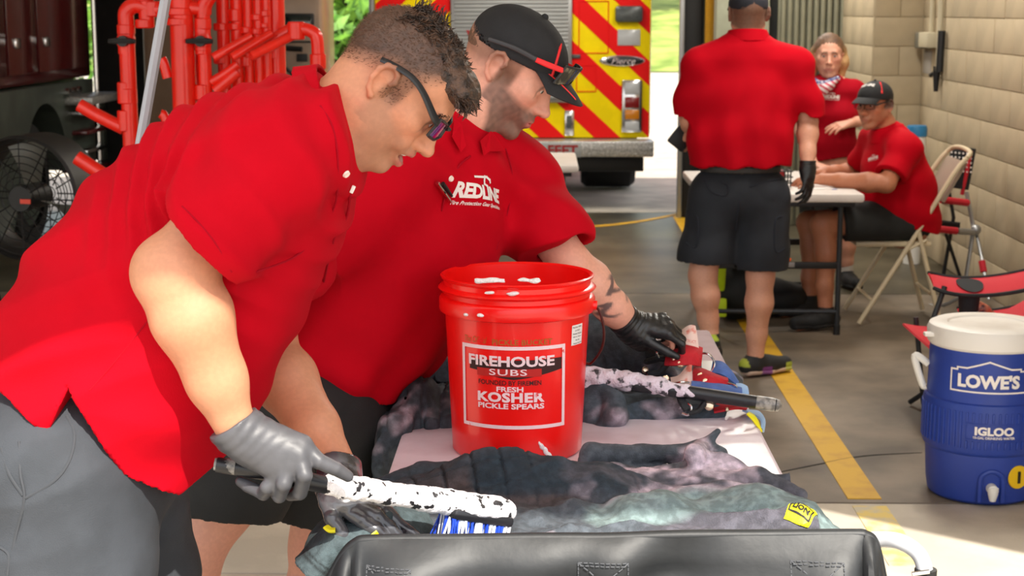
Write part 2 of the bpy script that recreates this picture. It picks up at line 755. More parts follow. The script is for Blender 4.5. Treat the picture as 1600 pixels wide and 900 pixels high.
for x0, x1 in ((-10, -5.5), (-5.5, -2.0), (-2.0, 2.6), (2.6, 7)):
    for y0, y1 in ((-5, -1.2), (-1.2, 1.8), (1.8, 4.62), (4.62, 5.36)):
        slab(x0, x1, y0, y1, M['apron'])
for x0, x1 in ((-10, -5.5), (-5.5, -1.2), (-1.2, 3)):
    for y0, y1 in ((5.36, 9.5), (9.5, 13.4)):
        slab(x0, x1, y0, y1, M['concrete'] if y0 < 9 else M['concrete_shaded'])
MB().box((1.10, 9.3, .001), (.115, 7.8, .004)).build('yellow_line', M['yellow_paint'], floor)
MB().box((1.10, 5.02, .001), (.115, .6, .003)).build('worn_line', M['worn_yellow'], floor)
cur = [P(868, 356, 12.4), P(940, 350, 12.5), P(1010, 343, 12.9), P(1075, 338, 13.2)]
MB().grid(lambda u, v: np.array([(1 - u) * .05 + u * 1.1, 12.35 + .9 * u ** 2 + v * .11, .003]), 12, 2).build('yellow_line', M['yellow_paint'], floor)
# a hairline crack across the slab by the yellow line
MB().tube([P(1215, 752, 5.72) * [1, 1, 0], P(1290, 735, 5.85) * [1, 1, 0], P(1352, 722, 5.95) * [1, 1, 0], P(1440, 716, 6.0) * [1, 1, 0]],
          [.003, .004, .0035, .002], 5, smooth=5).build('crack', M['soil'], floor)

yard = tag(MB().box((-2, 34, -.06), (60, 41, .1)).build('driveway', M['apron']), kind='structure')
hill = tag(MB().grid(lambda u, v: np.array([-40 + 80 * u, 44 + 40 * v, .02 + 3.6 * v ** .8 + .3 * math.sin(9 * u + 5 * v) * v]), 30, 16).build('lawn', M['grass']), kind='structure')

# ------------------------------------------------------------------ right wall of painted blocks
wr = struct('wall_right')
XW = 2.6
MB().box((XW + .116, 7.0, 1.5), (.22, 8.8, 3.0)).build('wall_core', M['mortar'], wr)
blk = MB().box((0, 0, 0), (.03, .395, .195), ch=.0035).mesh('block', M['block'])
half = MB().box((0, 0, 0), (.03, .195, .195), ch=.0035).mesh('block', M['block'])


def place(name, me, loc, parent, R=None):
    o = link(name, me, parent)
    o.location = Vector([float(c) for c in loc])
    if R is not None:
        o.rotation_euler = Matrix(R.tolist()).to_euler()
    return o


for c in range(11):
    y = 6.6 + (.2 if c % 2 else 0)
    if c % 2:
        place('block', half, (XW + .014 + .001, 6.7, .1 + .2 * c), wr)
    while y < 11.39:
        if y + .4 > 11.41:
            place('block', half, (XW + .015, y + .1, .1 + .2 * c), wr)
        else:
            place('block', blk, (XW + .014 + random.uniform(0, .003), y + .2, .1 + .2 * c), wr)
        y += .4
# pilaster where the wall steps in
pl_ = struct('wall_pilaster')
MB().box((2.436, 11.986, 1.5), (.33, 1.14, 3)).build('wall_core', M['mortar'], pl_)
fb = MB().box((0, 0, 0), (.168, .03, .195), ch=.0035).mesh('block', M['block'])
fb2 = MB().box((0, 0, 0), (.338, .03, .195), ch=.0035).mesh('block', M['block'])
sb = MB().box((0, 0, 0), (.03, .395, .195), ch=.0035).mesh('block', M['block'])
for c in range(11):
    if c % 2:
        place('block', fb2, (2.445, 11.425, .1 + .2 * c), pl_)
    else:
        place('block', fb, (2.359, 11.425, .1 + .2 * c), pl_)
        place('block', fb, (2.532, 11.425, .1 + .2 * c), pl_)
    for k in range(3):
        place('block', sb, (2.28, 11.64 + .4 * k, .1 + .2 * c), pl_)

# ------------------------------------------------------------------ back wall, jambs, ribbed door
wb = struct('wall_back')
MB().box((2.6, 13.5, 1.5), (2.7, .2, 3)).build('wall_core', M['pale_wall'], wb)
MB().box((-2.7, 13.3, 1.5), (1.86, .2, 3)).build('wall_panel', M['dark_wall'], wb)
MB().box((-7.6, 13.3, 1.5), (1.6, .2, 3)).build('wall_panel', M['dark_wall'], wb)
MB().box((1.50, 12.62, 1.5), (.40, .2, 3), ch=.01).build('column', M['pale_wall'], wb)
MB().box((1.745, 12.75, 1.5), (.09, .1, 3)).build('dark_panel', M['dark_wall'], wb)
d1 = struct('door_1')
m_ = MB()
for k in range(14):
    m_.box((1.815 + k * .05, 12.62, 1.5), (.034, .05, 3), ch=.012)
m_.build('ribs', M['rib_metal'], d1)['kind'] = 'stuff'
MB().box((2.14, 12.66, 1.5), (.72, .04, 3)).build('door_sheet', M['rib_metal'], d1)
MB().tube([(2.325, 12.58, 0), (2.325, 12.58, 3)], .009, 8).build('door_rail', M['dark_metal'], d1)
t1 = struct('trim_1')
MB().box((1.18, 13.2, 1.5), (.145, .3, 3), ch=.01).build('door_jamb', M['dark_metal'], t1)
MB().box((1.085, 13.05, 1.5), (.04, .06, 3), ch=.005).build('jamb_edge', M['steel'], t1)
t2 = struct('trim_2')
MB().box((-1.755, 13.2, 1.5), (.05, .25, 3), ch=.006).build('door_jamb', M['dark_metal'], t2)
wl = struct('wall_left')
MB().box((-8.6, 8, 1.5), (.2, 10.8, 3)).build('wall_panel', M['pale_wall'], wl)

# the roof over the bays; its front eave lies above and behind the picture and throws the shade line on the apron
cl = struct('ceiling')
m_ = MB()
out = [(-9, 13.4), (-9, 2.75), (1.75, 2.75), (2.75, 1.95), (6.5, 1.6), (6.5, 13.4)]
m_.prism(out, (0, 0, 3.0), (1, 0, 0), (0, 1, 0), (0, 0, .2))
m_.build('roof_slab', M['ceiling'], cl)

# unseen fluorescent fittings added under the roof to brighten the bay
for (x, y, wh_) in ((1.5, 6.6, 'nearest the front eave'), (1.7, 9.2, 'above the white folding table'), (1.5, 11.8, 'deepest along the block wall'), (-.3, 12.3, 'in front of the fire engine')):
    lf = thing('added_ceiling_light', 'added fluorescent ceiling light ' + wh_, 'light', (x, y, 2.98), 'added ceiling lights over the bay')
    MB().box((x, y, 2.965), (.32, 1.25, .06), ch=.01).build('housing', M['white_plastic'], lf)
    tb_ = MB()
    for dx in (-.08, .08):
        tb_.cyl((x + dx, y - .58, 2.915), (x + dx, y + .58, 2.915), .018, n=12)
    tb_.build('tubes', mat('fill_tube_glow', (255, 246, 228), .5, emit=6.0), lf)
    ld = bpy.data.lights.new('fill_tube_light', 'AREA')
    ld.shape = 'RECTANGLE'
    ld.size, ld.size_y = .28, 1.2
    ld.energy = 27
    ld.color = (1.0, .95, .86)
    lo = bpy.data.objects.new('fill_tube_light', ld)
    COL.objects.link(lo)
    lo.location = (x, y, 2.88)
    lo.parent = lf
    lo.matrix_parent_inverse = Matrix.Translation(Vector((-x, -y, -2.98)))

# ------------------------------------------------------------------ trees beyond the yard
def leaf_cloud(n, seed, rad, size):
    r = np.random.default_rng(seed)
    vs, fs = [], []
    cl_ = [(r.normal(size=3) * np.array(rad) * .5, r.uniform(.35, .6)) for _ in range(14)]
    for i in range(n):
        c, s = cl_[r.integers(14)]
        d = r.normal(size=3)
        d /= np.linalg.norm(d)
        p = c + d * np.array(rad) * s * r.uniform(.6, 1.05)
        a, b = r.normal(size=3), r.normal(size=3)
        a = unit(a) * size * r.uniform(.6, 1.3)
        b = unit(np.cross(a, b)) * size * .5
        k = len(vs)
        vs += [p - a, p - b * .9, p + a, p + b * .9]
        fs.append((k, k + 1, k + 2, k + 3))
    return MB().add(vs, fs)


tree_meshes = [leaf_cloud(2600, s, (2.6, 2.2, 2.6), .24).mesh('foliage', M['leaf'] if s != 2 else M['leaf_dark'], smooth=False) for s in (1, 2, 3)]
trunk_mesh = MB().tube([(0, 0, -.3), (.05, 0, 1.5), (-.05, .1, 3.2)], [.22, .16, .1], 8, smooth=4).mesh('trunk', M['bark'])
spots = [(-4.1, 33, 1.7, 0, 'bright leafy tree behind the gap left of the fire engine'),
         (-10.6, 36, 1.5, 2, 'sunlit dark bush beyond the dark red truck'),
         (5.0, 58, 4.2, 1, 'dark tree on the hill right of the fire engine'),
         (7.2, 74, 5.0, 0, 'pale leafy tree farthest up the hill behind the bay door'),
         (-7.5, 53, 3.8, 1, 'dark tall tree farther back left of the fire engine')]
for i, (x, y, z, k, lb) in enumerate(spots):
    t = thing('tree', lb, 'tree', (x, y, 0 if y < 44 else 1.2))
    f = link('foliage', tree_meshes[k], t)
    f.matrix_parent_inverse.identity()
    f.location = (0, 0, z)
    f.rotation_euler.z = i * 1.3
    f['kind'] = 'stuff'
    if i == 1:
        f.scale = (.6, .6, .6)
    q = link('trunk', trunk_mesh, t)
    q.matrix_parent_inverse.identity()

# ------------------------------------------------------------------ fire engine, rear view
YT = 13.8
M['chev_yellow'] = mat('reflective_yellow', (250, 222, 0), .6, var=.04, spec=.2)
M['chev_red'] = mat('reflective_red', (226, 14, 14), .6, spec=.2)
M['engine_red'] = mat('engine_red', (170, 14, 18), .25, coat=.5)
M['shutter'] = mat('shutter_grey', (158, 160, 160), .5, metal=.35)
M['plate'] = mat('tread_plate', (186, 186, 184), .35, metal=.7, var=.25, vscale=60)
M['lens_grey'] = mat('lens_grey', (74, 78, 78), .25, var=.15, vscale=30)
M['lens_red'] = mat('lens_red', (120, 12, 20), .2, coat=.4)
M['lens_amber'] = mat('lens_amber', (196, 120, 20), .2, coat=.4)
M['lens_clear'] = mat('lens_clear', (176, 178, 180), .2, coat=.4)
M['letter_red'] = mat('letter_red', (150, 26, 30), .6)
eng = thing('fire_engine', 'fire engine seen from behind with red and yellow chevron stripes', 'fire engine', (-.29, YT, 0))
ex0, ex1 = P(585, 100, YT)[0], P(1018, 100, YT)[0]
ez0, ez1 = P(800, 217, YT)[2], 2.9
MB().box(((ex0 + ex1) / 2, YT + 3.6, (ez0 + ez1) / 2 + .02), (ex1 - ex0, 7.1, ez1 - ez0), ch=.03).build('body', M['engine_red'], eng)
MB().box(((ex0 + ex1) / 2, YT + .03, (ez0 + ez1) / 2), (ex1 - ex0 - .02, .06, ez1 - ez0 - .02), ch=.01).build('rear_panel', M['chev_yellow'], eng)


def clip_poly(poly, x0, x1, z0, z1):
    for ax, lim, sg in ((0, x0, 1), (0, x1, -1), (1, z0, 1), (1, z1, -1)):
        out = []
        for i in range(len(poly)):
            a, b = poly[i], poly[(i + 1) % len(poly)]
            da, db = sg * (a[ax] - lim), sg * (b[ax] - lim)
            if da >= 0:
                out.append(a)
            if da * db < 0:
                t = da / (da - db)
                out.append((a[0] + t * (b[0] - a[0]), a[1] + t * (b[1] - a[1])))
        poly = out
        if not poly:
            return []
    return poly


xc = P(797, 100, YT)[0]
zr = P(893, 62, YT)[2]          # a red band's upper edge where it meets the shutter's right side
x893 = P(893, 62, YT)[0]
for side in (1, -1):
    a0, a1 = (xc, ex1 - .015) if side > 0 else (ex0 + .015, xc)
    for k in range(-4, 9):
        z0 = zr + .43 * k + .93 * (x893 - xc)
        pts = []
        for (u, w) in ((-.2, 0), (2, 0), (2, -.205), (-.2, -.205)):
            pts.append((xc + side * u, z0 - .93 * u + w))
        c = clip_poly(pts, a0, a1, ez0 + .012, ez1 - .02)
        if len(c) > 2:
            MB().prism(c, (0, YT, 0), (1, 0, 0), (0, 0, 1), (0, -.004, 0)).build('chevron_stripe', M['chev_red'], eng, smooth=False)


def rect(px0, py0, px1, py1, Y, dep, name, m, parent, ch=.004, off=0.0):
    a, b = P(px0, py0, Y), P(px1, py1, Y)
    return MB().box(((a[0] + b[0]) / 2, Y - dep / 2 - off, (a[2] + b[2]) / 2), (abs(b[0] - a[0]), dep, abs(a[2] - b[2])), ch=ch).build(name, m, parent)


fr = rect(704, -60, 893, 160, YT, .05, 'shutter_frame', M['steel'], eng, ch=.01)
a, b = P(710, -55, YT), P(887, 154, YT)
nsl = 34
sl = MB().box((0, 0, 0), (b[0] - a[0], .016, (a[2] - b[2]) / nsl * .86), ch=.006).mesh('shutter_slat', M['shutter'])
for k in range(nsl):
    o = link('shutter_slat', sl, fr)
    o.location = ((a[0] + b[0]) / 2, YT - .056, b[2] + (k + .5) * (a[2] - b[2]) / nsl)
p0, p1 = P(729, 72, YT), P(784, 44, YT)
flat_text('WA', ((p0[0] + p1[0]) / 2, YT - .066, (p0[2] + p1[2]) / 2), (1, 0, 0), (0, 0, 1), p1[0] - p0[0], (p1[2] - p0[2]) * .8, M['letter_red'], eng, bold=.03)
# lamps, plate, badge
lamp = rect(961, 9, 1004, 35, YT, .06, 'warning_lamp', M['lens_grey'], eng, ch=.025)
rect(965, 46, 1000, 71, YT, .012, 'placard', M['lens_clear'], eng)
rect(893, 85, 907, 91, YT, .02, 'small_plate', M['lens_grey'], eng)
bez = rect(971, 124, 1003, 207, YT, .05, 'tail_lamp_bezel', M['chrome'], eng, ch=.02)
for (y0, y1, m) in ((129, 147, 'lens_clear'), (151, 168, 'lens_red'), (171, 186, 'lens_amber'), (189, 203, 'lens_clear')):
    rect(976, y0, 998, y1, YT, .02, 'lens', M[m], bez, ch=.008, off=.045)
lt = rect(882, 172, 897, 212, YT, .03, 'door_latch', M['chrome'], eng, ch=.01)
rect(885, 180, 893, 200, YT, .02, 'latch_lever', M['lens_grey'], lt, off=.03)
c0 = P(972, 95, YT)
MB().sphere((c0[0], YT - .004, c0[2]), (.19, .02, .047), 28).build('badge', M['chrome'], eng)
bd = MB().sphere((c0[0] + .012, YT - .014, c0[2]), (.15, .018, .037), 28).build('badge_field', M['black'], eng)
flat_text('Pierce', (c0[0] + .01, YT - .034, c0[2]), (1, 0, 0), (0, 0, 1), .2, .052, M['chrome'], eng, shear=.35)
# locker outlines, hinges on the right panel
m_ = MB()
for (x0, y0, x1, y1) in ((905, 2, 950, 83), (901, 102, 931, 143)):
    q0, q1 = P(x0, y0, YT), P(x1, y1, YT)
    for (u, w, uu, ww) in ((q0[0], q0[2], q1[0], q0[2]), (q0[0], q1[2], q1[0], q1[2]), (q0[0], q0[2], q0[0], q1[2]), (q1[0], q0[2], q1[0], q1[2])):
        m_.tube([(u, YT - .005, w), (uu, YT - .005, ww)], .004, 5)
m_.build('locker_outline', M['chev_red'], eng)
# step bumper, its plate, underside and wheels
a, b = P(585, 216, YT), P(1018, 241, YT)
MB().box(((a[0] + b[0]) / 2, YT - .13, (a[2] + b[2]) / 2), (b[0] - a[0], .3, a[2] - b[2]), ch=.01).build('step_bumper', M['plate'], eng)
m_ = MB()
for i in range(60):
    for j in range(3):
        m_.box((a[0] + .03 + i * (b[0] - a[0] - .06) / 59, YT - .282, b[2] + .03 + j * .042), (.022, .008, .01), R=rot('Y', 45 if (i + j) % 2 else -45))
m_.build('tread_pattern', M['plate'], eng)['kind'] = 'stuff'
pa, pb = P(780, 241, YT), P(907, 219, YT)
MB().box(((pa[0] + pb[0]) / 2 - .2, YT - .287, (pa[2] + pb[2]) / 2), (pb[0] - pa[0] + .4, .01, pb[2] - pa[2]), ch=.004).build('sign_strip', M['shutter'], eng)
for wd, x0, x1 in (('KEEP', 668, 722), ('BACK', 738, 796), ('500', 810, 844), ('FEET', 856, 902)):
    a_, b_ = P(x0, 230, YT), P(x1, 230, YT)
    flat_text(wd, ((a_[0] + b_[0]) / 2, YT - .293, (pa[2] + pb[2]) / 2), (1, 0, 0), (0, 0, 1), b_[0] - a_[0], .085, M['letter_red'], eng, bold=.035)
MB().box((-.29, YT + .1, ez0 - .2), (2.25, .5, .12), ch=.01).build('under_frame', M['dark_metal'], eng)
MB().box((-.29, YT + 3.5, .55), (1.0, 6, .25)).build('chassis', M['dark_metal'], eng)
for x in (P(960, 300, YT)[0], -1.18):
    wh = MB().lathe([(.2, -.26), (.46, -.25), (.5, -.2), (.5, .2), (.46, .25), (.2, .26)], (x, YT + 1.6, .5), 32, R=rot('Y', 90)).build('wheel', M['rubber'], eng)
MB().cyl((-1.1, YT + 1.6, .5), (.6, YT + 1.6, .5), .11).build('axle', M['dark_metal'], eng)
MB().box((ex0 - .02, YT + .1, 1.5), (.05, .12, 2.6), ch=.01).build('grab_rail', M['steel'], eng)

# ------------------------------------------------------------------ dark red truck on the far left
M['maroon'] = mat('maroon_paint', (84, 22, 24), .2, coat=.6, var=.08)
M['skirt'] = mat('chassis_grey', (64, 72, 66), .5, metal=.2, var=.2, vscale=4)
tk = thing('red_truck', 'dark red truck parked in shade at far left', 'truck', (-4.7, 10.6, 0))
SX = -3.5
MB().box((SX - 1.2, 10.2, 2.0), (2.4, 4.9, 1.72), ch=.03).build('body', M['maroon'], tk)
for (y0, y1) in ((8.2, 9.3), (9.32, 10.6), (10.63, 11.25), (11.28, 12.5)):
    pn = MB().box((SX + .008, (y0 + y1) / 2, 2.02), (.03, y1 - y0 - .02, 1.6), ch=.008).build('locker_door', M['maroon'], tk)
    MB().box((SX + .03, y0 + .16, 1.43), (.03, .1, .07), ch=.01).build('door_latch', M['chrome'], pn)
arch = [(8.0, .12), (10.4, .12), (10.7, .5), (10.78, .5)] + [(11.27 - .49 * math.cos(t), .52 + .49 * math.sin(t)) for t in np.linspace(0, PI, 20)] + [(11.76, .5), (12.5, .5), (12.5, 1.13), (8.0, 1.13)]
MB().prism(arch, (SX - .25, 0, 0), (0, 1, 0), (0, 0, 1), (.3, 0, 0)).build('skirt', M['skirt'], tk, smooth=False)
MB().box((SX - 1.2, 10.3, .75), (1.4, 4.6, .3)).build('chassis', M['dark_metal'], tk)
for y in (11.27,):
    m_ = MB().lathe([(.3, -.14), (.42, -.13), (.45, -.08), (.45, .08), (.42, .13), (.3, .14)], (SX - .2, y, .45), 40, R=rot('Y', 90))
    w = m_.build('wheel', M['rubber'], tk)
    MB().lathe([(0, .05), (.1, .06), (.13, .0), (.27, .02), (.3, .1)], (SX - .19, y, .45), 30, R=rot('Y', 90)).build('wheel_rim', M['skirt'], w)
st = MB().box((SX + .1, 12.15, 1.0), (.3, .8, .06), ch=.01).build('step', M['plate'], tk)
for k in range(4):
    MB().box((SX + .06, 12.2, .48 + k * .14), (.2, .62, .03), ch=.006).build('step', M['chrome'] if k % 2 else M['maroon'], tk)
MB().tube([(SX + .06, 12.56, .5), (SX + .06, 12.56, 1.9)], .02, 8).build('grab_rail', M['chrome'], tk)
MB().box((SX - .3, 12.62, .75), (.8, .1, .5), ch=.02).build('tail_board', M['skirt'], tk)
for k in range(3):
    MB().cyl((SX + .02, 11.75 + k * .14, 1.06), (SX + .09, 11.75 + k * .14, 1.06), .035).build('port_cap', M['chrome'], tk)

# ------------------------------------------------------------------ tan vehicle behind the pipes
M['tan_paint'] = mat('tan_paint', (140, 116, 96), .35, coat=.3, var=.05)
M['dark_glass'] = mat('dark_glass', (22, 34, 34), .08, spec=.8)
YV = 12.3
van = thing('tan_vehicle', 'tan vehicle with small dark window behind the red pipes', 'truck', (-2.2, YV, 0))
MB().box((-2.35, YV + .45, 1.35), (1.36, .8, 2.0), ch=.06).build('cab', M['tan_paint'], van)
wf = rect(440, 21, 492, 55, YV, .03, 'window_frame', M['black'], van, ch=.012)
rect(444, 25, 488, 51, YV, .02, 'window_glass', M['dark_glass'], wf, ch=.01, off=.022)
rect(464, 84, 481, 96, YV, .03, 'fuel_flap', M['black'], van)
MB().tube([P(440, 75, YV - .04), P(472, 77, YV - .06)], .02, 8).build('grab_bar', M['dark_metal'], van)
MB().tube([P(440, 100, YV - .04), P(458, 117, YV - .05)], .014, 8).build('hose', M['black'], van)
rect(448, 64, 500, 67, YV, .02, 'seam_strip', M['dark_metal'], van)
for x in (-1.9, -2.8):
    MB().lathe([(.15, -.12), (.36, -.12), (.4, -.07), (.4, .07), (.36, .12), (.15, .12)], (x, YV + .4, .4), 28, R=rot('Y', 90)).build('wheel', M['rubber'], van)

# ------------------------------------------------------------------ drying stand of red pipes
M['pipe_red'] = mat('red_pipe', (240, 32, 16), .28, var=.06, vscale=6, coat=.35)
YP = 6.4
k_ = YP / FPX
rack = thing('pipe_stand', 'drying stand of glossy red pipes with black valve levers', 'pipe stand', P(300, 100, YP) * [1, 1, 0])


def PP(x, y, dy=0.0):
    return P(x, y, YP + dy)


def vpipe(x, w, y0=-60, y1=None, dy=0.0, name='pipe'):
    a = PP(x, y0, dy)
    b = a.copy()
    b[2] = .12 if y1 is None else PP(x, y1, dy)[2]
    return MB().cyl(a, b, w / 2 * k_, n=24).build(name, M['pipe_red'], rack)


def coup(x, w, y0, y1, dy=0.0):
    a, b = PP(x, y0, dy), PP(x, y1, dy)
    r = w / 2 * k_
    L = np.linalg.norm(a - b)
    MB().lathe([(r * .88, L / 2), (r, L / 2 - .004), (r, -L / 2 + .004), (r * .88, -L / 2)], (a + b) / 2, 28).build('coupling', M['pipe_red'], rack)


def branch(pts, w, name='branch_pipe', open_end=True):
    r = w / 2 * k_
    m_ = MB().tube([PP(*p) for p in pts], r, 18, smooth=6 if len(pts) > 2 else 0, caps=not open_end)
    if open_end:
        m_.tube([PP(*p) for p in pts], r * .84, 18, smooth=6 if len(pts) > 2 else 0, caps=True)
    return m_.build(name, M['pipe_red'], rack)


def valve(x, w, y):
    c = PP(x, y)
    r = w / 2 * k_
    L = .11
    v = MB().lathe([(r * .8, L / 2), (r * 1.15, L / 2 - .006), (r * 1.15, L * .2), (r * 1.32, L * .12), (r * 1.32, -L * .12), (r * 1.15, -L * .2),
                    (r * 1.15, -L / 2 + .006), (r * .8, -L / 2)], c, 26).build('valve', M['pipe_red'], rack)
    f = c + np.array([0, -r * 1.32 - .012, 0])
    h = MB()
    h.cyl(f + [0, .02, 0], f + [0, -.016, 0], .021, n=16)
    h.tube([f + [-.055, -.006, .0], f + [-.02, -.008, .001], f + [.02, -.008, .001], f + [.05, -.006, -.001]], [.008, .013, .013, .008], 8, smooth=3)
    h.build('valve_lever', M['black'], v)


vpipe(197, 25, 30)
branch([(197, 34), (198, 18), (212, 8), (240, 14), (262, 14)], 25, 'elbow', False)
vpipe(226, 24, -60, 42)
coup(226, 29, 30, 44); coup(226, 29, -14, 2); coup(238, 27, 2, 26)
coup(197, 28, 38, 54); valve(197, 22, 64); coup(197, 27, 128, 162); coup(200, 29, 138, 162); coup(197, 27, 172, 205)
branch([(194, 201), (152, 180), (124, 164)], 21); branch([(196, 296), (160, 272), (120, 246)], 23)
coup(197, 27, 262, 292)
vpipe(281, 37)
coup(281, 43, 12, 24); coup(281, 41, 28, 40)
branch([(300, 330), (262, 196), (252, 178)], 15); branch([(262, 122), (256, 100), (252, 92)], 16)
vpipe(317, 21, 6)
branch([(275, 8), (300, 12), (318, 14)], 22, 'tee_arm', False)
branch([(318, 22), (320, 6), (330, -10)], 24, 'elbow', False)
coup(317, 26, 28, 46); valve(317, 21, 64); coup(317, 25, 72, 80); coup(317, 26, 132, 156)
vpipe(305, 16, -60, None, .12)
for x, w, cs in ((346, 21, ((36, 48), (88, 100))), (367, 20, ((14, 34), (36, 47))), (385, 16, ((42, 52), (88, 104))), (401, 16, ((22, 32), (44, 54))), (414, 14, ((16, 26), (36, 44)))):
    vpipe(x, w, dy=.16)
    for c in cs:
        coup(x, w + 5, c[0], c[1], .16)
vpipe(428, 31, dy=.22); coup(428, 34, 74, 92, .22)
for pts, w in ((((333, 90, -.05), (393, 56, 0)), 14), (((362, 90, -.08), (424, 52, 0)), 14), (((392, 88, -.1), (460, 54, 0)), 15), (((396, 80, .05), (462, 42, .05)), 20)):
    branch(pts, w)
branch([(455, 50), (470, 45), (488, 50), (496, 66), (497, 130)], 20, 'elbow', False)
coup(463, 27, 34, 62); coup(497, 25, 84, 108)
branch([(336, 142), (372, 112)], 17)
branch([(330, 128), (350, 116), (372, 100)], 14, 'elbow', False)
bs = MB()
bs.box(P(310, 300, YP) * [1, 1, 0] + [0, .05, .06], (1.1, .5, .12), ch=.02)
bs.build('base', M['dark_metal'], rack)

# ------------------------------------------------------------------ big black fan
fan_c = P(55, 306, 7.2)
fan = thing('drum_fan', 'big black round fan with pale blades beside the dark red truck', 'fan', fan_c * [1, 1, 0])
M['blade'] = mat('fan_blade', (120, 120, 112), .4, metal=.3)
Rf = rot('Z', -14) @ rot('X', 90)
RF = .265
MB().lathe([(RF, -.12), (RF + .012, -.11), (RF + .012, .11), (RF, .12), (RF - .008, .1), (RF - .008, -.1)], fan_c, 56, R=Rf, closed_prof=True).build('drum', M['black'], fan)
m_ = MB()
for s in (-.115, .115):
    for q in range(1, 9):
        r = RF * q / 8.5
        m_.tube([fan_c + Rf @ np.array([r * math.cos(a), r * math.sin(a), s]) for a in np.linspace(0, 2 * PI, 40)[:-1]], .0022, 4, closed=True)
    for a in np.linspace(0, 2 * PI, 13)[:-1]:
        m_.tube([fan_c + Rf @ np.array([.04 * math.cos(a), .04 * math.sin(a), s * 1.02]), fan_c + Rf @ np.array([RF * math.cos(a), RF * math.sin(a), s])], .003, 4)
m_.build('grille', M['black'], fan)['kind'] = 'stuff'
for q in range(3):
    a0 = math.radians(95 + 120 * q)

    def bl(u, v, a0=a0):
        r = .06 + u * (RF - .085)
        w = .10 + .17 * u
        a = a0 + (v - .5) * w * 2.6 * (.6 + .1 / (r + .1))
        return fan_c + Rf @ np.array([r * math.cos(a), r * math.sin(a), (v - .5) * .1])
    MB().grid(bl, 10, 8, .004).build('blade', M['blade'], fan)
MB().cyl(fan_c + Rf @ np.array([0, 0, -.06]), fan_c + Rf @ np.array([0, 0, .125]), .055, n=24).build('hub', M['black'], fan)
MB().box(fan_c + Rf @ np.array([.03, -.01, .13]), (.05, .006, .02), R=rot('Z', -14)).build('badge', mat('badge_red', (220, 70, 50), .5), fan)
for s in (-1, 1):
    e = fan_c + Rf @ np.array([s * RF, 0, 0])
    MB().tube([e, e + [0, 0, -.3], [e[0], e[1] - .25, .03], ], .018, 8, smooth=4).build('leg', M['dark_metal'], fan)
    MB().tube([e + [0, 0, -.3], [e[0], e[1] + .3, .03]], .018, 8).build('leg', M['dark_metal'], fan)

# ------------------------------------------------------------------ yellow duct by the bay door
M['duct'] = mat('yellow_duct', (196, 146, 24), .5)
prof = []
for i in range(110):
    z = 1.0 + i * .018
    prof += [(.058, z), (.066, z + .006), (.066, z + .012), (.058, z + .018)]
tag(MB().lathe(prof, (1.315, 12.9, 0), 20).build('duct_hose', M['duct']), 'yellow corrugated exhaust hose hanging beside the bay door', 'hose')
# ------------------------------------------------------------------ fittings on the block wall
def onwall(px, py):
    Y = FPX * XW / (px - 850) * 1.0
    for _ in range(6):
        Y *= XW / P(px, py, Y)[0]
    return P(px, py, Y)


def wallbox(px0, py0, px1, py1, dep, name, m, label=None, cat=None, parent=None):
    a, b = onwall(px0, py0), onwall(px1, py1)
    o = MB().box((XW - dep / 2 + .002, (a[1] + b[1]) / 2, (a[2] + b[2]) / 2), (dep, abs(a[1] - b[1]), abs(a[2] - b[2])), ch=.008).build(name, m, parent)
    return tag(o, label, cat)


M['beige_box'] = mat('beige_box', (188, 178, 152), .5)
M['grey_box'] = mat('grey_box', (120, 118, 106), .5, metal=.2)
wallbox(1445, 50, 1455, 76, .07, 'switch_box', M['grey_box'], 'small grey switch box on the block wall beside white box', 'switch box')
wallbox(1456, 50, 1469, 75, .09, 'junction_box', M['beige_box'], 'cream junction box on the block wall under a thin conduit', 'junction box')
wallbox(1444, 78, 1455, 116, .006, 'notice', mat('notice_paper', (166, 158, 148), .8), 'pale paper strip taped to the wall under the grey switch box', 'notice')
a = onwall(1460, 52)
tag(MB().tube([(XW - .02, a[1], a[2]), (XW - .02, a[1], 2.9)], .016, 10).build('conduit', M['beige_box']), 'thin cream conduit running up from the cream junction box', 'conduit')
a, b = onwall(1472, 110), onwall(1472, 40)
tag(MB().tube([(XW - .025, a[1], a[2]), (XW - .025, a[1], 2.9)], .019, 10).build('conduit', M['beige_box']), 'longer cream conduit ending above the black plug on the wall', 'conduit')
a, b = onwall(1479, 48), onwall(1479, 113)
tag(MB().tube([(XW - .03, a[1], a[2]), (XW - .035, a[1], b[2])], .024, 10).build('door_bar', M['black']), 'upright black bar fixed to the block wall beside the conduits', 'bar')
pg = thing('power_plug', 'black power connector hanging at the foot of the longer conduit', 'plug', onwall(1471, 115))
a = onwall(1471, 104)
b = onwall(1470, 143)
MB().tube([(XW - .025, a[1], a[2]), (XW - .03, a[1], a[2] - .06), (XW - .03, a[1], b[2])], [.03, .022, .014], 10, smooth=3).build('connector', M['black'], pg)
MB().tube([(XW - .03, a[1] - .01, a[2] - .03), (XW - .05, a[1] + .08, a[2] - .06)], .014, 8).build('pigtail', M['black'], pg)

# ------------------------------------------------------------------ background folding table and what lies on it
M['table_white'] = mat('table_white', (214, 206, 200), .45, var=.04, vscale=10)
M['leg_dark'] = mat('leg_dark', (58, 60, 64), .4, metal=.6)


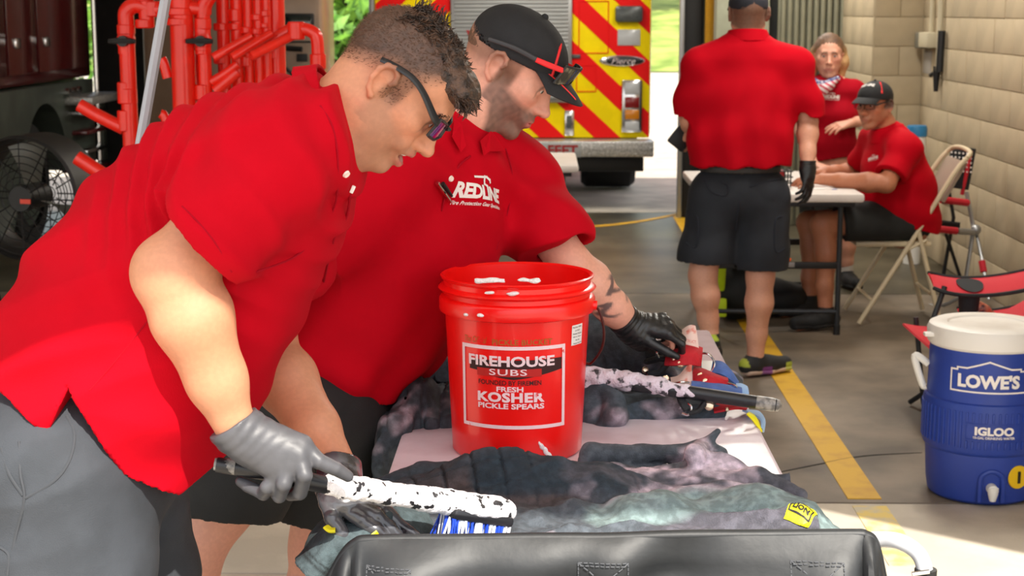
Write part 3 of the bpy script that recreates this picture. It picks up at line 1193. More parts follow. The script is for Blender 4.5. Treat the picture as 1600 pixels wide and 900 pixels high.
def folding_table(name, label, x0, x1, y0, y1, top, leg_m, badge=False, kick=None):
    t = thing(name, label, 'table', ((x0 + x1) / 2, (y0 + y1) / 2, 0))
    tp = MB().box(((x0 + x1) / 2, (y0 + y1) / 2, top - .0225), (x1 - x0, y1 - y0, .045), ch=.014).build('tabletop', M['table_white'], t)
    MB().box(((x0 + x1) / 2, (y0 + y1) / 2, top - .055), (x1 - x0 - .08, y1 - y0 - .08, .03), ch=.004).build('rail', leg_m, t)
    for y in (y0 + .16, y1 - .16):
        for x in (x0 + .09, x1 - .09):
            l = MB().tube([(x, y, top - .05), (x, y, .012)], .014, 12).build('leg', leg_m, t)
            MB().cyl((x, y, .05), (x, y, .0), .018, n=12).build('foot_cap', M['black'], l)
        MB().tube([(x0 + .09, y, .12), (x1 - .09, y, .12)], .012, 10).build('cross_bar', leg_m, t)
        bar = MB().box(((x0 + x1) / 2, y, .36), (x1 - x0 - .18, .02, .035), ch=.005).build('cross_bar', M['black'], t)
        if badge and y < (y0 + y1) / 2:
            b_ = MB().box((x1 - .36, y - .013, .365), (.085, .006, .026), ch=.002).build('maker_badge', M['steel'], bar)
            MB().box((x1 - .355, y - .013, .392), (.036, .02, .018), ch=.003).build('lock_tab', mat('orange_tab', (230, 96, 30), .5), bar)
    return t


folding_table('folding_table', 'white folding table with dark legs where the seated man works', .79, 1.60, 8.12, 9.3, .745, M['leg_dark'], True)
folding_table('folding_table', 'plain grey folding table standing before the fire engine', -.75, .205, 9.6, 10.5, .745, M['leg_dark'])
pn = MB().tube([P(1278, 296, 8.35), P(1308, 297, 8.32)], .006, 8).build('pen', mat('pen_blue', (60, 70, 150), .4))
tag(pn, 'blue pen lying on the white folding table', 'pen')
sh = MB().box((1.40, 8.36, .7475), (.15, .1, .004), R=rot('Z', 12)).build('paper_sheet', M['white_paint'])
tag(sh, 'white paper sheet on the folding table beside the black glove', 'paper')
# small wire rack of gadgets on the table
gd = thing('tool_caddy', 'small black and red wire caddy on the folding table', 'caddy', (1.22, 8.45, .745))
m_ = MB()
for i in range(5):
    m_.tube([(1.15 + .03 * i, 8.40, .75), (1.15 + .03 * i, 8.40, .83), (1.15 + .03 * i, 8.5, .83), (1.15 + .03 * i, 8.5, .75)], .004, 6)
for z in (.77, .80, .83):
    m_.tube([(1.14, 8.4, z), (1.28, 8.4, z), (1.28, 8.5, z), (1.14, 8.5, z)], .004, 6, closed=True)
m_.build('wire_frame', M['dark_metal'], gd)
MB().box((1.20, 8.45, .79), (.09, .08, .08), ch=.008).build('red_case', mat('case_red', (170, 24, 30), .5), gd)

# bag with yellow-green patches under the table
M['hi_vis'] = mat('hi_vis', (186, 214, 20), .6, var=.1)
bag = thing('gear_bag', 'black gear bag with yellow-green patches under the white folding table', 'bag', (1.02, 8.75, 0))
s = SDF(.04)
s.ell((1.05, 8.75, .17), (.16, .26, .17)).ell((1.25, 8.85, .1), (.22, .2, .1)).disp(lambda p: .012 * wob(p, 18))
s.plane((0, 0, .0), (0, 0, -1))
sdf_mesh('bag_body', s, .012, mat('bag_black', (22, 24, 26), .8), bag)
MB().box((.93, 8.52, .26), (.06, .04, .16), R=rot('X', 20), ch=.01).build('patch', M['hi_vis'], bag)
MB().box((.93, 8.49, .10), (.07, .05, .1), R=rot('X', -8), ch=.01).build('patch', M['hi_vis'], bag)
m_ = MB().tube([(1.0, 8.6, .3), (1.1, 8.55, .42), (1.22, 8.6, .43), (1.3, 8.7, .3)], .012, 8, smooth=5).build('strap', M['black'], bag)

# ------------------------------------------------------------------ beige metal folding chair
M['beige_metal'] = mat('beige_metal', (206, 190, 158), .45, var=.03)
M['beige_fabric'] = mat('beige_fabric', (150, 132, 116), .9, bump=.3, bscale=200)
ch = thing('folding_chair', 'beige metal folding chair under the seated man', 'chair', (1.85, 8.75, 0))


def chp(px, py, Y):
    return P(px, py, Y)


for dy, nm in ((0.0, 0), (.42, 1)):
    Y0 = 8.52 + dy
    f = lambda x, z: np.array([x, Y0, z])
    # long rail: front foot up to the back's top; its x rises towards the back (chair faces the table, -x)
    MB().tube([f(1.67, .012), f(1.93, .45), f(2.13, .80), f(2.20, .89)], .0125, 10, smooth=3).build('side_frame', M['beige_metal'], ch)
    MB().tube([f(2.10, .012), f(2.02, .30), f(1.965, .50)], .0125, 10).build('leg', M['beige_metal'], ch)
    MB().tube([f(1.90, .40), f(2.01, .46)], .008, 8).build('link_bar', M['beige_metal'], ch)
MB().tube([(2.20, 8.52, .89), (2.225, 8.56, .915), (2.23, 8.73, .925), (2.225, 8.90, .915), (2.20, 8.94, .89)], .0125, 10, smooth=4).build('top_rail', M['beige_metal'], ch)
MB().tube([(1.74, 8.52, .13), (1.74, 8.94, .13)], .009, 8).build('cross_bar', M['beige_metal'], ch)
MB().tube([(2.06, 8.52, .16), (2.06, 8.94, .16)], .009, 8).build('cross_bar', M['beige_metal'], ch)
MB().box((1.84, 8.73, .435), (.40, .40, .03), ch=.012).build('seat', M['beige_metal'], ch)
MB().box((2.145, 8.73, .76), (.02, .39, .24), R=rot('Y', 28), ch=.008).build('back_pad', M['beige_fabric'], ch)

# ------------------------------------------------------------------ black and red camp chair against the wall
M['camp_red'] = mat('camp_red', (196, 26, 44), .75, bump=.2, bscale=300)
M['camp_black'] = mat('camp_black', (28, 30, 34), .8, bump=.2, bscale=300)
cc = thing('camp_chair', 'tall black camp chair with red arms standing against the block wall', 'chair', (2.33, 9.3, 0))
MB().box(P(1500, 262, 9.4), (.14, .03, .24), R=rot('Y', 8), ch=.006).build('back_rest', M['camp_black'], cc)
m_ = MB()
for i in range(6):
    for j in range(5):
        m_.sphere(P(1487 + i * 6, 238 + j * 7 + i * .6, 9.375), .006, 8)
m_.build('dot_pattern', M['white_paint'], cc)['kind'] = 'stuff'
MB().tube([P(1517, 236, 9.38), P(1512, 262, 9.38), P(1503, 304, 9.4)], .012, 8).build('back_edge', M['camp_red'], cc)
MB().tube([P(1470, 312, 9.2), P(1512, 317, 9.3)], .02, 8).build('arm_rest', M['camp_red'], cc)
MB().tube([P(1448, 356, 9.05), P(1495, 361, 9.1)], .02, 8).build('arm_rest', M['camp_red'], cc)
MB().tube([P(1495, 361, 9.1), P(1521, 363, 9.2)], .018, 8).build('arm_tube', M['steel'], cc)
MB().tube([P(1510, 300, 9.35), P(1519, 345, 9.3), P(1520, 364, 9.25), P(1510, 430, 9.2), P(1507, 462, 9.2)], .012, 8, smooth=3).build('leg', M['steel'], cc)
MB().tube([P(1526, 366, 9.25), P(1535, 408, 9.15), P(1545, 468, 9.05)], .011, 8).build('leg', M['steel'], cc)
MB().tube([P(1534, 408, 9.15), P(1537, 425, 9.12)], .02, 8).build('sleeve', M['camp_red'], cc)
MB().sphere(P(1525, 359, 9.22), .03, 12).build('hinge', M['steel'], cc)
MB().tube([P(1483, 300, 9.4), P(1490, 340, 9.4), P(1474, 430, 9.35)], .011, 8).build('leg', M['dark_metal'], cc)
MB().tube([P(1478, 365, 9.3), P(1500, 432, 9.3)], .01, 8).build('brace', M['dark_metal'], cc)
MB().tube([P(1420, 470, 9.35), P(1470, 478, 9.1), P(1520, 452, 9.0)], .01, 8, smooth=4).build('ground_bar', M['steel'], cc)
MB().grid(lambda u, v: (1 - v) * P(1460, 345 + 14 * math.sin(PI * u), 9.1 + .3 * u) + v * P(1500, 350 + 8 * math.sin(PI * u), 9.15 + .25 * u), 8, 8, .01).build('seat_sling', M['camp_black'], cc)

# ------------------------------------------------------------------ low red camp chair behind the cooler
rc = thing('camp_chair', 'low red camp chair with black cup holder behind the blue cooler', 'chair', (1.75, 6.4, 0))


def armrest(a, mid, b, w, name):
    a, mid, b = [np.array(q) for q in (a, mid, b)]

    def g(u, v):
        c = a * (1 - u) ** 2 + 2 * mid * u * (1 - u) + b * u * u
        t = 1.0 if u > .08 else .6 + 5 * u
        return c + np.array([0, (v - .5) * w * t, .010 * math.sin(PI * v) + (v - .5) * .045])
    o = MB().grid(g, 20, 7, .008).build(name, M['camp_red'], rc)
    e = MB()
    for v in (0, 1):
        e.tube([g(u, v) for u in np.linspace(0, 1, 20)], .008, 6)
    e.build('piping', M['camp_black'], o)
    return o


ar = armrest(P(1455, 438, 6.3), P(1520, 462, 6.3), P(1640, 428, 6.35), .15, 'arm_rest')
hc = P(1515, 449, 6.3)
m_ = MB()
tree_ = bvh_of(ar)
ring_, low_ = [], []
for a in np.linspace(0, 2 * PI, 29)[:-1]:
    for lst, k, dz in ((ring_, 1.0, .006), (low_, .86, .0)):
        q = hc + np.array([.052 * math.cos(a) * k, .055 * math.sin(a) * k, 0])
        h = tree_.ray_cast(Vector(q + [0, 0, .2]), Vector((0, 0, -1)))
        lst.append(np.array(h[0]) + [0, 0, dz] if h[0] is not None else q)
n_ = len(ring_)
bot = [np.array([hc[0] + (q[0] - hc[0]) * .8, hc[1] + (q[1] - hc[1]) * .8, hc[2] - .11]) for q in low_]
m_.add(ring_ + low_ + bot, [tuple(range(n_))] + [(i, n_ + i, n_ + (i + 1) % n_, (i + 1) % n_) for i in range(n_)] + [(n_ + i, 2 * n_ + i, 2 * n_ + (i + 1) % n_, n_ + (i + 1) % n_) for i in range(n_)] + [tuple(range(3 * n_ - 1, 2 * n_ - 1, -1))])
m_.build('cup_holder', M['camp_black'], ar)
armrest(P(1500, 492, 6.95) , P(1545, 510, 6.95), P(1650, 474, 7.0), .13, 'arm_rest')
MB().grid(lambda u, v: np.array([1.50 + .50 * u, 6.1 + .62 * v, .36 - .10 * math.sin(PI * u) * math.sin(PI * (v * .8 + .1)) + .10 * u * u]), 14, 14, .008).build('seat_sling', M['camp_red'], rc)
MB().grid(lambda u, v: np.array([2.0 + .1 * v + .05 * math.sin(PI * u), 6.1 + .62 * u, .42 + .4 * v]), 12, 8, .008).build('back_sling', M['camp_red'], rc)
for a, b in (((1468, 440), (1450, 520)),):
    MB().tube([P(1476, 448, 6.25), P(1458, 500, 6.2), P(1462, 600, 6.0) * [1, 1, 0] + [0, 0, .015]], .011, 8).build('leg', M['leg_dark'], rc)
MB().tube([P(1500, 520, 6.7), P(1503, 500, 6.8), P(1510, 488, 6.9)], .01, 8).build('leg', M['steel'], rc)
MB().tube([(1.52, 6.12, .35), (2.02, 6.75, .015)], .011, 8).build('leg', M['leg_dark'], rc)
MB().tube([(2.02, 6.12, .6), (1.55, 6.75, .015)], .011, 8).build('leg', M['leg_dark'], rc)
MB().tube([(1.56, 6.75, .38), (1.60, 6.72, .015)], .011, 8).build('leg', M['leg_dark'], rc)
MB().tube([(2.02, 6.75, .85), (2.02, 6.72, .015)], .011, 8).build('leg', M['leg_dark'], rc)
# crumpled packet on that chair
pk_ = thing('snack_packet', 'crumpled blue and orange packet lying on the low red chair', 'packet', P(1530, 492, 6.75))
s = SDF(.01)
s.ell(P(1511, 478, 6.6), (.018, .02, .05), rot('Y', 12)).disp(lambda p: .006 * wob(p, 70))
sdf_mesh('blue_half', s, .005, mat('packet_blue', (40, 110, 190), .3), pk_)
s = SDF(.01)
s.ell(P(1535, 486, 6.6), (.05, .02, .035), rot('Y', 25)).disp(lambda p: .008 * wob(p, 60))
sdf_mesh('printed_half', s, .005, mat('packet_print', (190, 120, 92), .3, rgb2=(60, 50, 60), vscale=40), pk_)

# white bin with blue lid by the wall
bn = thing('storage_bin', 'white bin with blue lid behind the seated man', 'bin', (2.42, 10.7, 0))
bx = P(1433, 196, 10.7)
MB().lathe([(0, 0), (.055, .0), (.062, bx[2] - .06), (0, bx[2] - .06)], (bx[0], 10.7, 0), 28).build('bin_body', M['white_plastic'], bn)
MB().lathe([(.065, bx[2] - .07), (.067, bx[2] - .02), (.06, bx[2]), (0, bx[2])], (bx[0], 10.7, 0), 28).build('lid', mat('lid_blue', (40, 120, 170), .5), bn)

# ------------------------------------------------------------------ blue drinking-water cooler
M['cooler_blue'] = mat('cooler_blue', (34, 62, 152), .45, var=.05, vscale=7, bump=.05, bscale=200)
M['lid_white'] = mat('lid_white', (236, 232, 226), .45, rgb2=(208, 200, 192), vscale=5, lo=.5, hi=.8)
cw = np.array([P(1534, 700, 5.5)[0], 5.5, 0])
co = thing('drink_cooler', 'round blue drinking water cooler with white lid', 'cooler', cw)
pf = [(0, .004), (.150, .004), (.158, .012), (.164, .05), (.170, .155), (.176, .16), (.180, .168), (.181, .30), (.177, .312), (.171, .316), (.168, .40), (.168, .455), (.166, .47), (.16, .475), (0, .475)]
MB().lathe(pf, cw, 72).build('body', M['cooler_blue'], co)
m_ = MB()
for k in range(60):
    a = -PI / 2 + 2 * PI * (k - 30) / 60
    if abs(k - 30) < 6:
        for z0, z1 in ((.18, .205), (.262, .292)):
            m_.box(cw + [.181 * math.cos(a), .181 * math.sin(a), (z0 + z1) / 2], (.006, .0075, z1 - z0), R=rot('Z', math.degrees(a)), ch=.002)
    else:
        m_.box(cw + [.181 * math.cos(a), .181 * math.sin(a), .236], (.006, .0075, .112), R=rot('Z', math.degrees(a)), ch=.002)
m_.build('grip_ribs', M['cooler_blue'], co)['kind'] = 'stuff'
lid = MB().lathe([(0, .47), (.169, .47), (.176, .478), (.178, .515), (.172, .53), (.16, .536), (.12, .535), (.115, .530), (0, .530)], cw, 72).build('lid', M['lid_white'], co)
MB().box(cw + [-.183, -.03, .503], (.03, .03, .012), ch=.004).build('lid_tab', M['lid_white'], lid)


def wrap_on(vs, c, r, z, a0, name, fs, m, parent, lift=.0015, maxlen=.02):
    vs, fs = refine(vs, fs, maxlen)
    out = []
    for p in vs:
        rr = (r(z + p[1]) if callable(r) else r) + lift
        a = a0 + p[0] / rr
        out.append(np.array(c) + [rr * math.cos(a), rr * math.sin(a), z + p[1]])
    return MB().add(out, fs).build(name, m, parent, smooth=False)


def bars(pts, w, closed=True):
    """flat strip along a 2D polyline"""
    vs, fs = [], []
    n = len(pts)
    for i in range(n if closed else n - 1):
        a, b = np.array(pts[i], float), np.array(pts[(i + 1) % n], float)
        t = unit(b - a)
        nn = np.array([-t[1], t[0]]) * w / 2
        a, b = a - t * w / 2, b + t * w / 2
        k = len(vs)
        vs += [(*(a - nn), 0), (*(b - nn), 0), (*(b + nn), 0), (*(a + nn), 0)]
        fs.append((k, k + 1, k + 2, k + 3))
    return np.array(vs), fs


A0 = math.atan2(-5.5, -cw[0])
A0 = A0 + math.radians(4)
rb = lambda z: np.interp(z, [.155, .30, .316, .40, .475], [.173, .181, .171, .1685, .1685])
vs, fs = bars([(-.115, -.043), (.115, -.043), (.115, .021), (.095, .021), (.095, .028), (.065, .028), (0, .05), (-.065, .028), (-.095, .028), (-.095, .021), (-.115, .021)], .005)
wrap_on(vs, cw, rb, .395, A0, 'emblem_outline', fs, M['white_paint'], co)
vs, fs = text_mesh('LOWE\'S', bold=.045)
wrap_on(fit_width(vs, .185, .042), cw, rb, .385, A0, 'lettering', fs, M['white_paint'], co)
vs, fs = text_mesh('IGLOO', bold=.045)
wrap_on(fit_width(vs, .115, .026), cw, lambda z: .183, .238, A0 + .12, 'lettering', fs, M['white_paint'], co)
vs, fs = text_mesh('10-GAL DRINKING WATER', bold=.02)
wrap_on(fit_width(vs, .122, .008), cw, lambda z: .183, .218, A0 + .12, 'lettering', fs, M['white_paint'], co)
vs, fs = bars([(-.086, -.024), (.086, -.024), (.086, .024), (-.086, .024)], .003)
wrap_on(vs, cw, lambda z: .1825, .233, A0 + .12, 'panel_outline', fs, M['cooler_blue'], co)
# recessed tap
ta = A0 + .13
tn = np.array([math.cos(ta), math.sin(ta), 0])
Rt = frame_of(tn)
arch = [(-.033, -.045), (-.033, .02), (-.024, .04), (0, .05), (.024, .04), (.033, .02), (.033, -.045)]
m_ = MB().tube([cw + tn * .166 + Rt[:, 0] * x + [0, 0, .062 + y] for x, y in arch], .008, 8, smooth=3)
m_.build('tap_recess', M['cooler_blue'], co)
tp = MB()
tp.cyl(cw + tn * .155 + [0, 0, .06], cw + tn * .195 + [0, 0, .06], .016, n=16)
tp.tube([cw + tn * .19 + [0, 0, .068], cw + tn * .192 + [0, 0, .05], cw + tn * .192 + [0, 0, .028]], [.017, .015, .009], 12)
tp.build('tap', M['white_plastic'], co)
sa = A0 + .62
sn = np.array([math.cos(sa), math.sin(sa), 0])
bd = MB().lathe([(0, .004), (.035, .004), (.036, 0)], cw + sn * .168 + [0, 0, .092], 28, R=frame_of(sn)).build('yellow_badge', mat('badge_yellow', (240, 196, 20), .5), co)
MB().box(cw + sn * .174 + [0, 0, .092], (.004, .008, .036), R=rot('Z', math.degrees(sa))).build('badge_mark', M['black'], bd)
for s, lab in ((PI, 1), (0, 0)):
    n = np.array([math.cos(s - .12 if lab else s), math.sin(s - .12 if lab else s), 0])
    MB().tube([cw + n * .17 + [0, 0, .40], cw + n * .205 + [0, 0, .425], cw + n * .21 + [0, 0, .41], cw + n * .185 + [0, 0, .335], cw + n * .175 + [0, 0, .33]], .011, 10, smooth=4).build('handle', M['white_plastic'], co)
MB().box(cw + [.168, -.07, .29], (.02, .02, .05), ch=.004).build('side_label', M['white_plastic'], co)

co.scale = (1.13, 1.13, 1.12)

# ------------------------------------------------------------------ helpers for the near scene
def TZ(px, py, z):
    """the point of the horizontal plane at height z that the photograph shows at (px, py)"""
    d = RC @ np.array([(px - 800.0) / FPX, -(py - 450.0) / FPX, -1.0])
    return np.array([0, 0, CAM_H]) + d * ((z - CAM_H) / d[2])


def poly_sd(p, poly):
    """signed distance of points (n,2) to a closed polygon"""
    poly = np.array(poly, float)
    d = np.full(len(p), 1e9)
    ins = np.zeros(len(p), bool)
    n = len(poly)
    for i in range(n):
        a, b = poly[i], poly[(i + 1) % n]
        e = b - a
        w = p - a
        t = np.clip(w @ e / (e @ e), 0, 1)
        q = w - t[:, None] * e
        d = np.minimum(d, (q * q).sum(1))
        c1 = (a[1] <= p[:, 1]) != (b[1] <= p[:, 1])
        xx = a[0] + (p[:, 1] - a[1]) / (e[1] if abs(e[1]) > 1e-12 else 1e-12) * e[0]
        ins ^= c1 & (p[:, 0] < xx)
    return np.sqrt(d) * np.where(ins, -1, 1)


def seg2(p, a, b):
    a, b = np.array(a[:2]), np.array(b[:2])
    e = b - a
    w = p - a
    t = np.clip(w @ e / (e @ e), 0, 1)
    q = w - t[:, None] * e
    return np.sqrt((q * q).sum(1)), t


def bump(d, w):
    return np.exp(-(d / w) ** 2)


# ------------------------------------------------------------------ canopy tent over the crew (only one leg shows)
cano = thing('canopy_tent', 'grey leaning tube of the canopy tent behind the bending man', 'canopy', (-.95, 3.9, 0))
CZ = 2.95
M['canopy'] = mat('canopy_fabric', (236, 234, 230), .9)
M['tube_pale'] = mat('tube_pale', (176, 178, 186), .45, metal=.35)
nt = M['canopy'].node_tree
tl, mxs = nt.nodes.new('ShaderNodeBsdfTranslucent'), nt.nodes.new('ShaderNodeMixShader')
tl.inputs[0].default_value = (.86, .84, .80, 1)
mxs.inputs[0].default_value = .42
nt.links.new(nt.nodes['Principled BSDF'].outputs[0], mxs.inputs[1])
nt.links.new(tl.outputs[0], mxs.inputs[2])
nt.links.new(mxs.outputs[0], nt.nodes['Material Output'].inputs[0])
MB().grid(lambda u, v: np.array([-3.0 + 4.5 * u, .85 + 1.9 * v, CZ + .25 * math.sin(PI * u) * math.sin(PI * v)]), 20, 12).build('roof_fabric', M['canopy'], cano)
a, b = P(262, -20, 3.9), P(222, 210, 3.9)
dr = (a - b) / (a[2] - b[2])
m_ = MB().tube([b - dr * (b[2] - .01), b + dr * (2.93 - b[2])], .0165, 8, flat=(1, .8))
m_.build('pole', M['tube_pale'], cano)
for (x, y) in ((-2.9, 1.0), (-2.9, 2.7), (1.45, 1.0)):
    MB().tube([(x, y, 0.005), (x, y, CZ)], .018, 8).build('pole', M['tube_pale'], cano)

# ------------------------------------------------------------------ wash table
TT = .735
M['wash_top'] = mat('wash_table_top', (226, 212, 220), .28, rgb2=(204, 184, 192), vscale=9, lo=.4, hi=.75)
tb = thing('wash_table', 'long white folding table under the wet turnout gear and red bucket', 'table', (.088, 3.75, 0))
TX0, TX1, TY0, TY1 = -.312, .484, 2.86, 4.66
MB().box(((TX0 + TX1) / 2, (TY0 + TY1) / 2, TT - .022), (TX1 - TX0, TY1 - TY0, .044), ch=.012).build('tabletop', M['wash_top'], tb)
for y in (TY0 + .25, TY1 - .25):
    for x in (TX0 + .1, TX1 - .1):
        MB().tube([(x, y, TT - .04), (x, y, .005)], .014, 10).build('leg', M['leg_dark'], tb)
    MB().tube([(TX0 + .1, y, .2), (TX1 - .1, y, .2)], .012, 8).build('cross_bar', M['leg_dark'], tb)

# ------------------------------------------------------------------ red bucket
M['bucket_red'] = mat('bucket_red', (248, 16, 12), .30, var=.03, vscale=9, coat=.25)
M['print_white'] = mat('print_white', (246, 214, 218), .6, rgb2=(232, 40, 36), vscale=42, lo=.64, hi=.70, detail=3)
M['print_black'] = mat('print_black', (52, 8, 8), .6, rgb2=(210, 20, 16), vscale=48, lo=.66, hi=.72, detail=3)
M['print_gold'] = mat('print_gold', (176, 96, 26), .6, rgb2=(228, 18, 14), vscale=40, lo=.58, hi=.66, detail=3)
M['foam'] = mat('foam', (250, 246, 246), .5, bump=.6, bscale=260, sss=.1)
bc = np.array([P(808, 560, 3.35)[0], 3.35, TT])
bk = thing('bucket', 'red plastic pickle bucket with white lettering standing on the wash table', 'bucket', bc)
H = .375
prof = [(0, .0), (.130, .0), (.136, .006), (.1385, .06), (.150, H - .082), (.1505, H - .078), (.1605, H - .075), (.1625, H - .069), (.1625, H - .050), (.160, H - .045),
        (.152, H - .043), (.1515, H - .034), (.161, H - .031), (.1645, H - .027), (.161, H - .023), (.153, H - .020), (.1535, H - .010), (.158, H - .007), (.160, H - .002),
        (.157, H), (.151, H - .004), (.149, H - .05), (.146, .25), (.134, .008), (0, .008)]
MB().lathe(prof, bc, 96).build('body', M['bucket_red'], bk, sharp=50)
rbk = lambda z: np.interp(z - TT, [0, .06, .293, .3], [.1372, .1388, .1503, .1508])
AB = math.atan2(-bc[1], -bc[0])


def bprint(vs, fs, px, py, name, m, lift=.0012):
    z = P(px, py, 3.205)[2]
    da = math.asin(max(-1, min(1, (P(px, py, 3.22)[0] - bc[0]) / float(rbk(z)))))
    return wrap_on(vs, [bc[0], bc[1], 0], lambda q: rbk(q), z, -PI / 2 + da + (AB + PI / 2), name, fs, m, bk, lift)


vs, fs = bars([(-.112, -.0825), (.112, -.0825), (.112, .0825), (-.112, .0825)], .0075)
bprint(vs, fs, 799, 607, 'print_frame', M['print_white'])
pl2 = [(-.098, -.007), (-.062, -.010), (-.052, -.017), (-.03, -.021), (0, -.025), (.03, -.021), (.052, -.017), (.062, -.010), (.104, -.007), (.104, .017), (-.096, .014)]
for o_ in (pl2,):
    v_ = np.array([(x * 1.0, y, 0) for x, y in o_])
    bprint(v_, [tuple(range(len(o_)))], 801, 575, 'print_shadow', M['print_black'], .0008)
vs, fs = text_mesh('FIREHOUSE', bold=.035)
bprint(fit_width(vs, .186, .022), fs, 796, 565, 'lettering', M['print_white'], .0022)
vs, fs = bars([(-.060, 0), (.060, 0)], .016, False)
bprint(vs, fs, 793, 583, 'print_scroll', mat('scroll_red', (190, 20, 14), .6), .0018)
vs, fs = text_mesh('SUBS', bold=.01, spacing=1.1)
bprint(fit_width(vs, .078, .013), fs, 792, 582, 'lettering', M['print_white'], .0026)
vs, fs = text_mesh('FOUNDED BY FIREMEN', bold=.015)
bprint(fit_width(vs, .132, .010), fs, 794, 599, 'lettering', M['print_black'])
vs, fs = text_mesh('FRESH', bold=.03)
bprint(fit_width(vs, .055, .011), fs, 795, 609, 'lettering', M['print_white'])
vs, fs = text_mesh('KOSHER', bold=.045, spacing=1.08)
bprint(fit_width(vs, .142, .021), fs, 796, 622, 'lettering', M['print_white'])
vs, fs = text_mesh('PICKLE SPEARS', bold=.035)
bprint(fit_width(vs, .140, .0115), fs, 796, 636, 'lettering', M['print_white'])
vs, fs = text_mesh('PICKLE BUCKET', bold=.02, spacing=1.05)
bprint(fit_width(vs, .125, .012), fs, 815, 535, 'lettering', M['print_gold'])
vs, fs = text_mesh('The Official', shear=.35)
bprint(fit_width(vs, .055, .013), fs, 741, 533, 'lettering', M['print_gold'])
bprint(np.array([(-.019, -.021, 0), (.019, -.021, 0), (.019, .021, 0), (-.019, .021, 0)]), [(0, 1, 2, 3)], 901, 532, 'sticker', M['white_paint'], .001)
for i, (tx, w) in enumerate((('Pack Date 11/20/19', .030), ('Lot 19324', .016), ('Kosher Pickles', .030), ('300 ct. Spears', .031), ('Best By:', .014), ('August 18, 2019', .030))):
    vs, fs = text_mesh(tx, bold=.012)
    z_ = 519.5 + i * 5.2
    bprint(fit_width(vs, w, .0032), fs, 901, z_, 'lettering', M['black_print'], .0018)
# wire bail hanging on the right
e0 = bc + [.158, -.03, H - .062]
hb = MB().tube([e0, e0 + [.012, -.012, -.01], e0 + [.022, -.012, -.05], e0 + [.018, -.005, -.09], e0 + [-.002, .015, -.125], e0 + [-.012, .06, -.135]], .0028, 8, smooth=5)
hb.build('wire_bail', mat('bail_brown', (70, 22, 18), .4, metal=.4), bk)
MB().cyl(e0 + [-.012, 0, 0], e0 + [.008, -.002, 0], .010, n=14).build('bail_ear', M['bucket_red'], bk)
s = SDF(.006)
r_ = np.random.default_rng(4)
for (px, py, w) in ((765, 438, .03), (772, 439, .02), (822, 438, .022), (838, 439, .012), (752, 440, .014)):
    q = P(px, py, 3.35 - .148)
    s.ell((q[0], q[1], q[2]), (w * .8, .006, .003))
for (px, py, w) in ((750, 494, .010), (788, 495, .007), (765, 458, .012), (800, 459, .018), (728, 492, .006)):
    q = P(px, py, 3.19)
    s.ell((q[0], q[1] + .003, q[2]), (w * .8, .005, .003))
for (px, py, w) in ((846, 699, .006), (852, 706, .009), (858, 714, .010), (866, 720, .007), (842, 692, .004)):
    q = P(px, py, 3.22)
    s.ell((q[0], q[1] + .003, q[2]), (w * .6, .006, w))
s.disp(lambda p: .0025 * wob(p, 160))
sdf_mesh('foam', s, .0025, M['foam'], bk, pad=.012)['kind'] = 'stuff'

# ------------------------------------------------------------------ turnout gear: colours by region, folds as relief
M['cloth'] = mat('gear_cloth', (255, 255, 255), .88, attr=True, var=.22, vscale=60, bump=.35, bscale=380)


def lerp3(a, b, t):
    return a * (1 - t[:, None]) + np.array(b) * t[:, None]


def lin(*c):
    return np.array(srgb(*c)[:3])


CH = lin(56, 62, 70)       # charcoal
CH2 = lin(98, 106, 114)      # worn charcoal
BRN = lin(74, 62, 62)      # soaked brown
TEAL = lin(120, 134, 134)  # light inner cloth
FOAM = lin(214, 194, 206)


def fol(p2, ang, f, s=0.0, wp=1.0):
    """ridged folds running along angle ang"""
    c, n = math.cos(ang), math.sin(ang)
    u, v = p2[:, 0] * c + p2[:, 1] * n, -p2[:, 0] * n + p2[:, 1] * c
    w = v * f + wp * np.sin(u * f * .35 + s) + .6 * np.sin(u * f * .22 - v * f * .3 + 2 * s)
    return 1 - np.abs(np.sin(w))


coat = thing('turnout_coat', 'soaked charcoal turnout coat spread on the near end of wash table', 'coat', (.1, 3.0, TT))
zt = TT
outline = [TZ(px, py, zt + .03)[:2] for px, py in ((600, 800), (598, 752), (625, 742), (690, 730), (735, 712), (790, 708), (835, 726), (905, 738), (925, 712), (1010, 710), (1105, 712),
                                                    (1140, 716), (1190, 726), (1232, 742), (1250, 765), (1275, 805), (1292, 850), (1295, 905), (1100, 925), (800, 925), (600, 905))]
hump_a, hump_b = TZ(650, 742, zt + .05), TZ(830, 742, zt + .05)
yoke_a, yoke_b = TZ(900, 728, zt + .05), TZ(1135, 722, zt + .05)
roll_a, roll_b = TZ(775, 775, zt + .04), TZ(960, 768, zt + .04)
teal = [TZ(px, py, zt + .06)[:2] for px, py in ((948, 880), (975, 812), (1010, 800), (1080, 796), (1090, 800), (1150, 795), (1215, 806), (1290, 832), (1300, 880))]


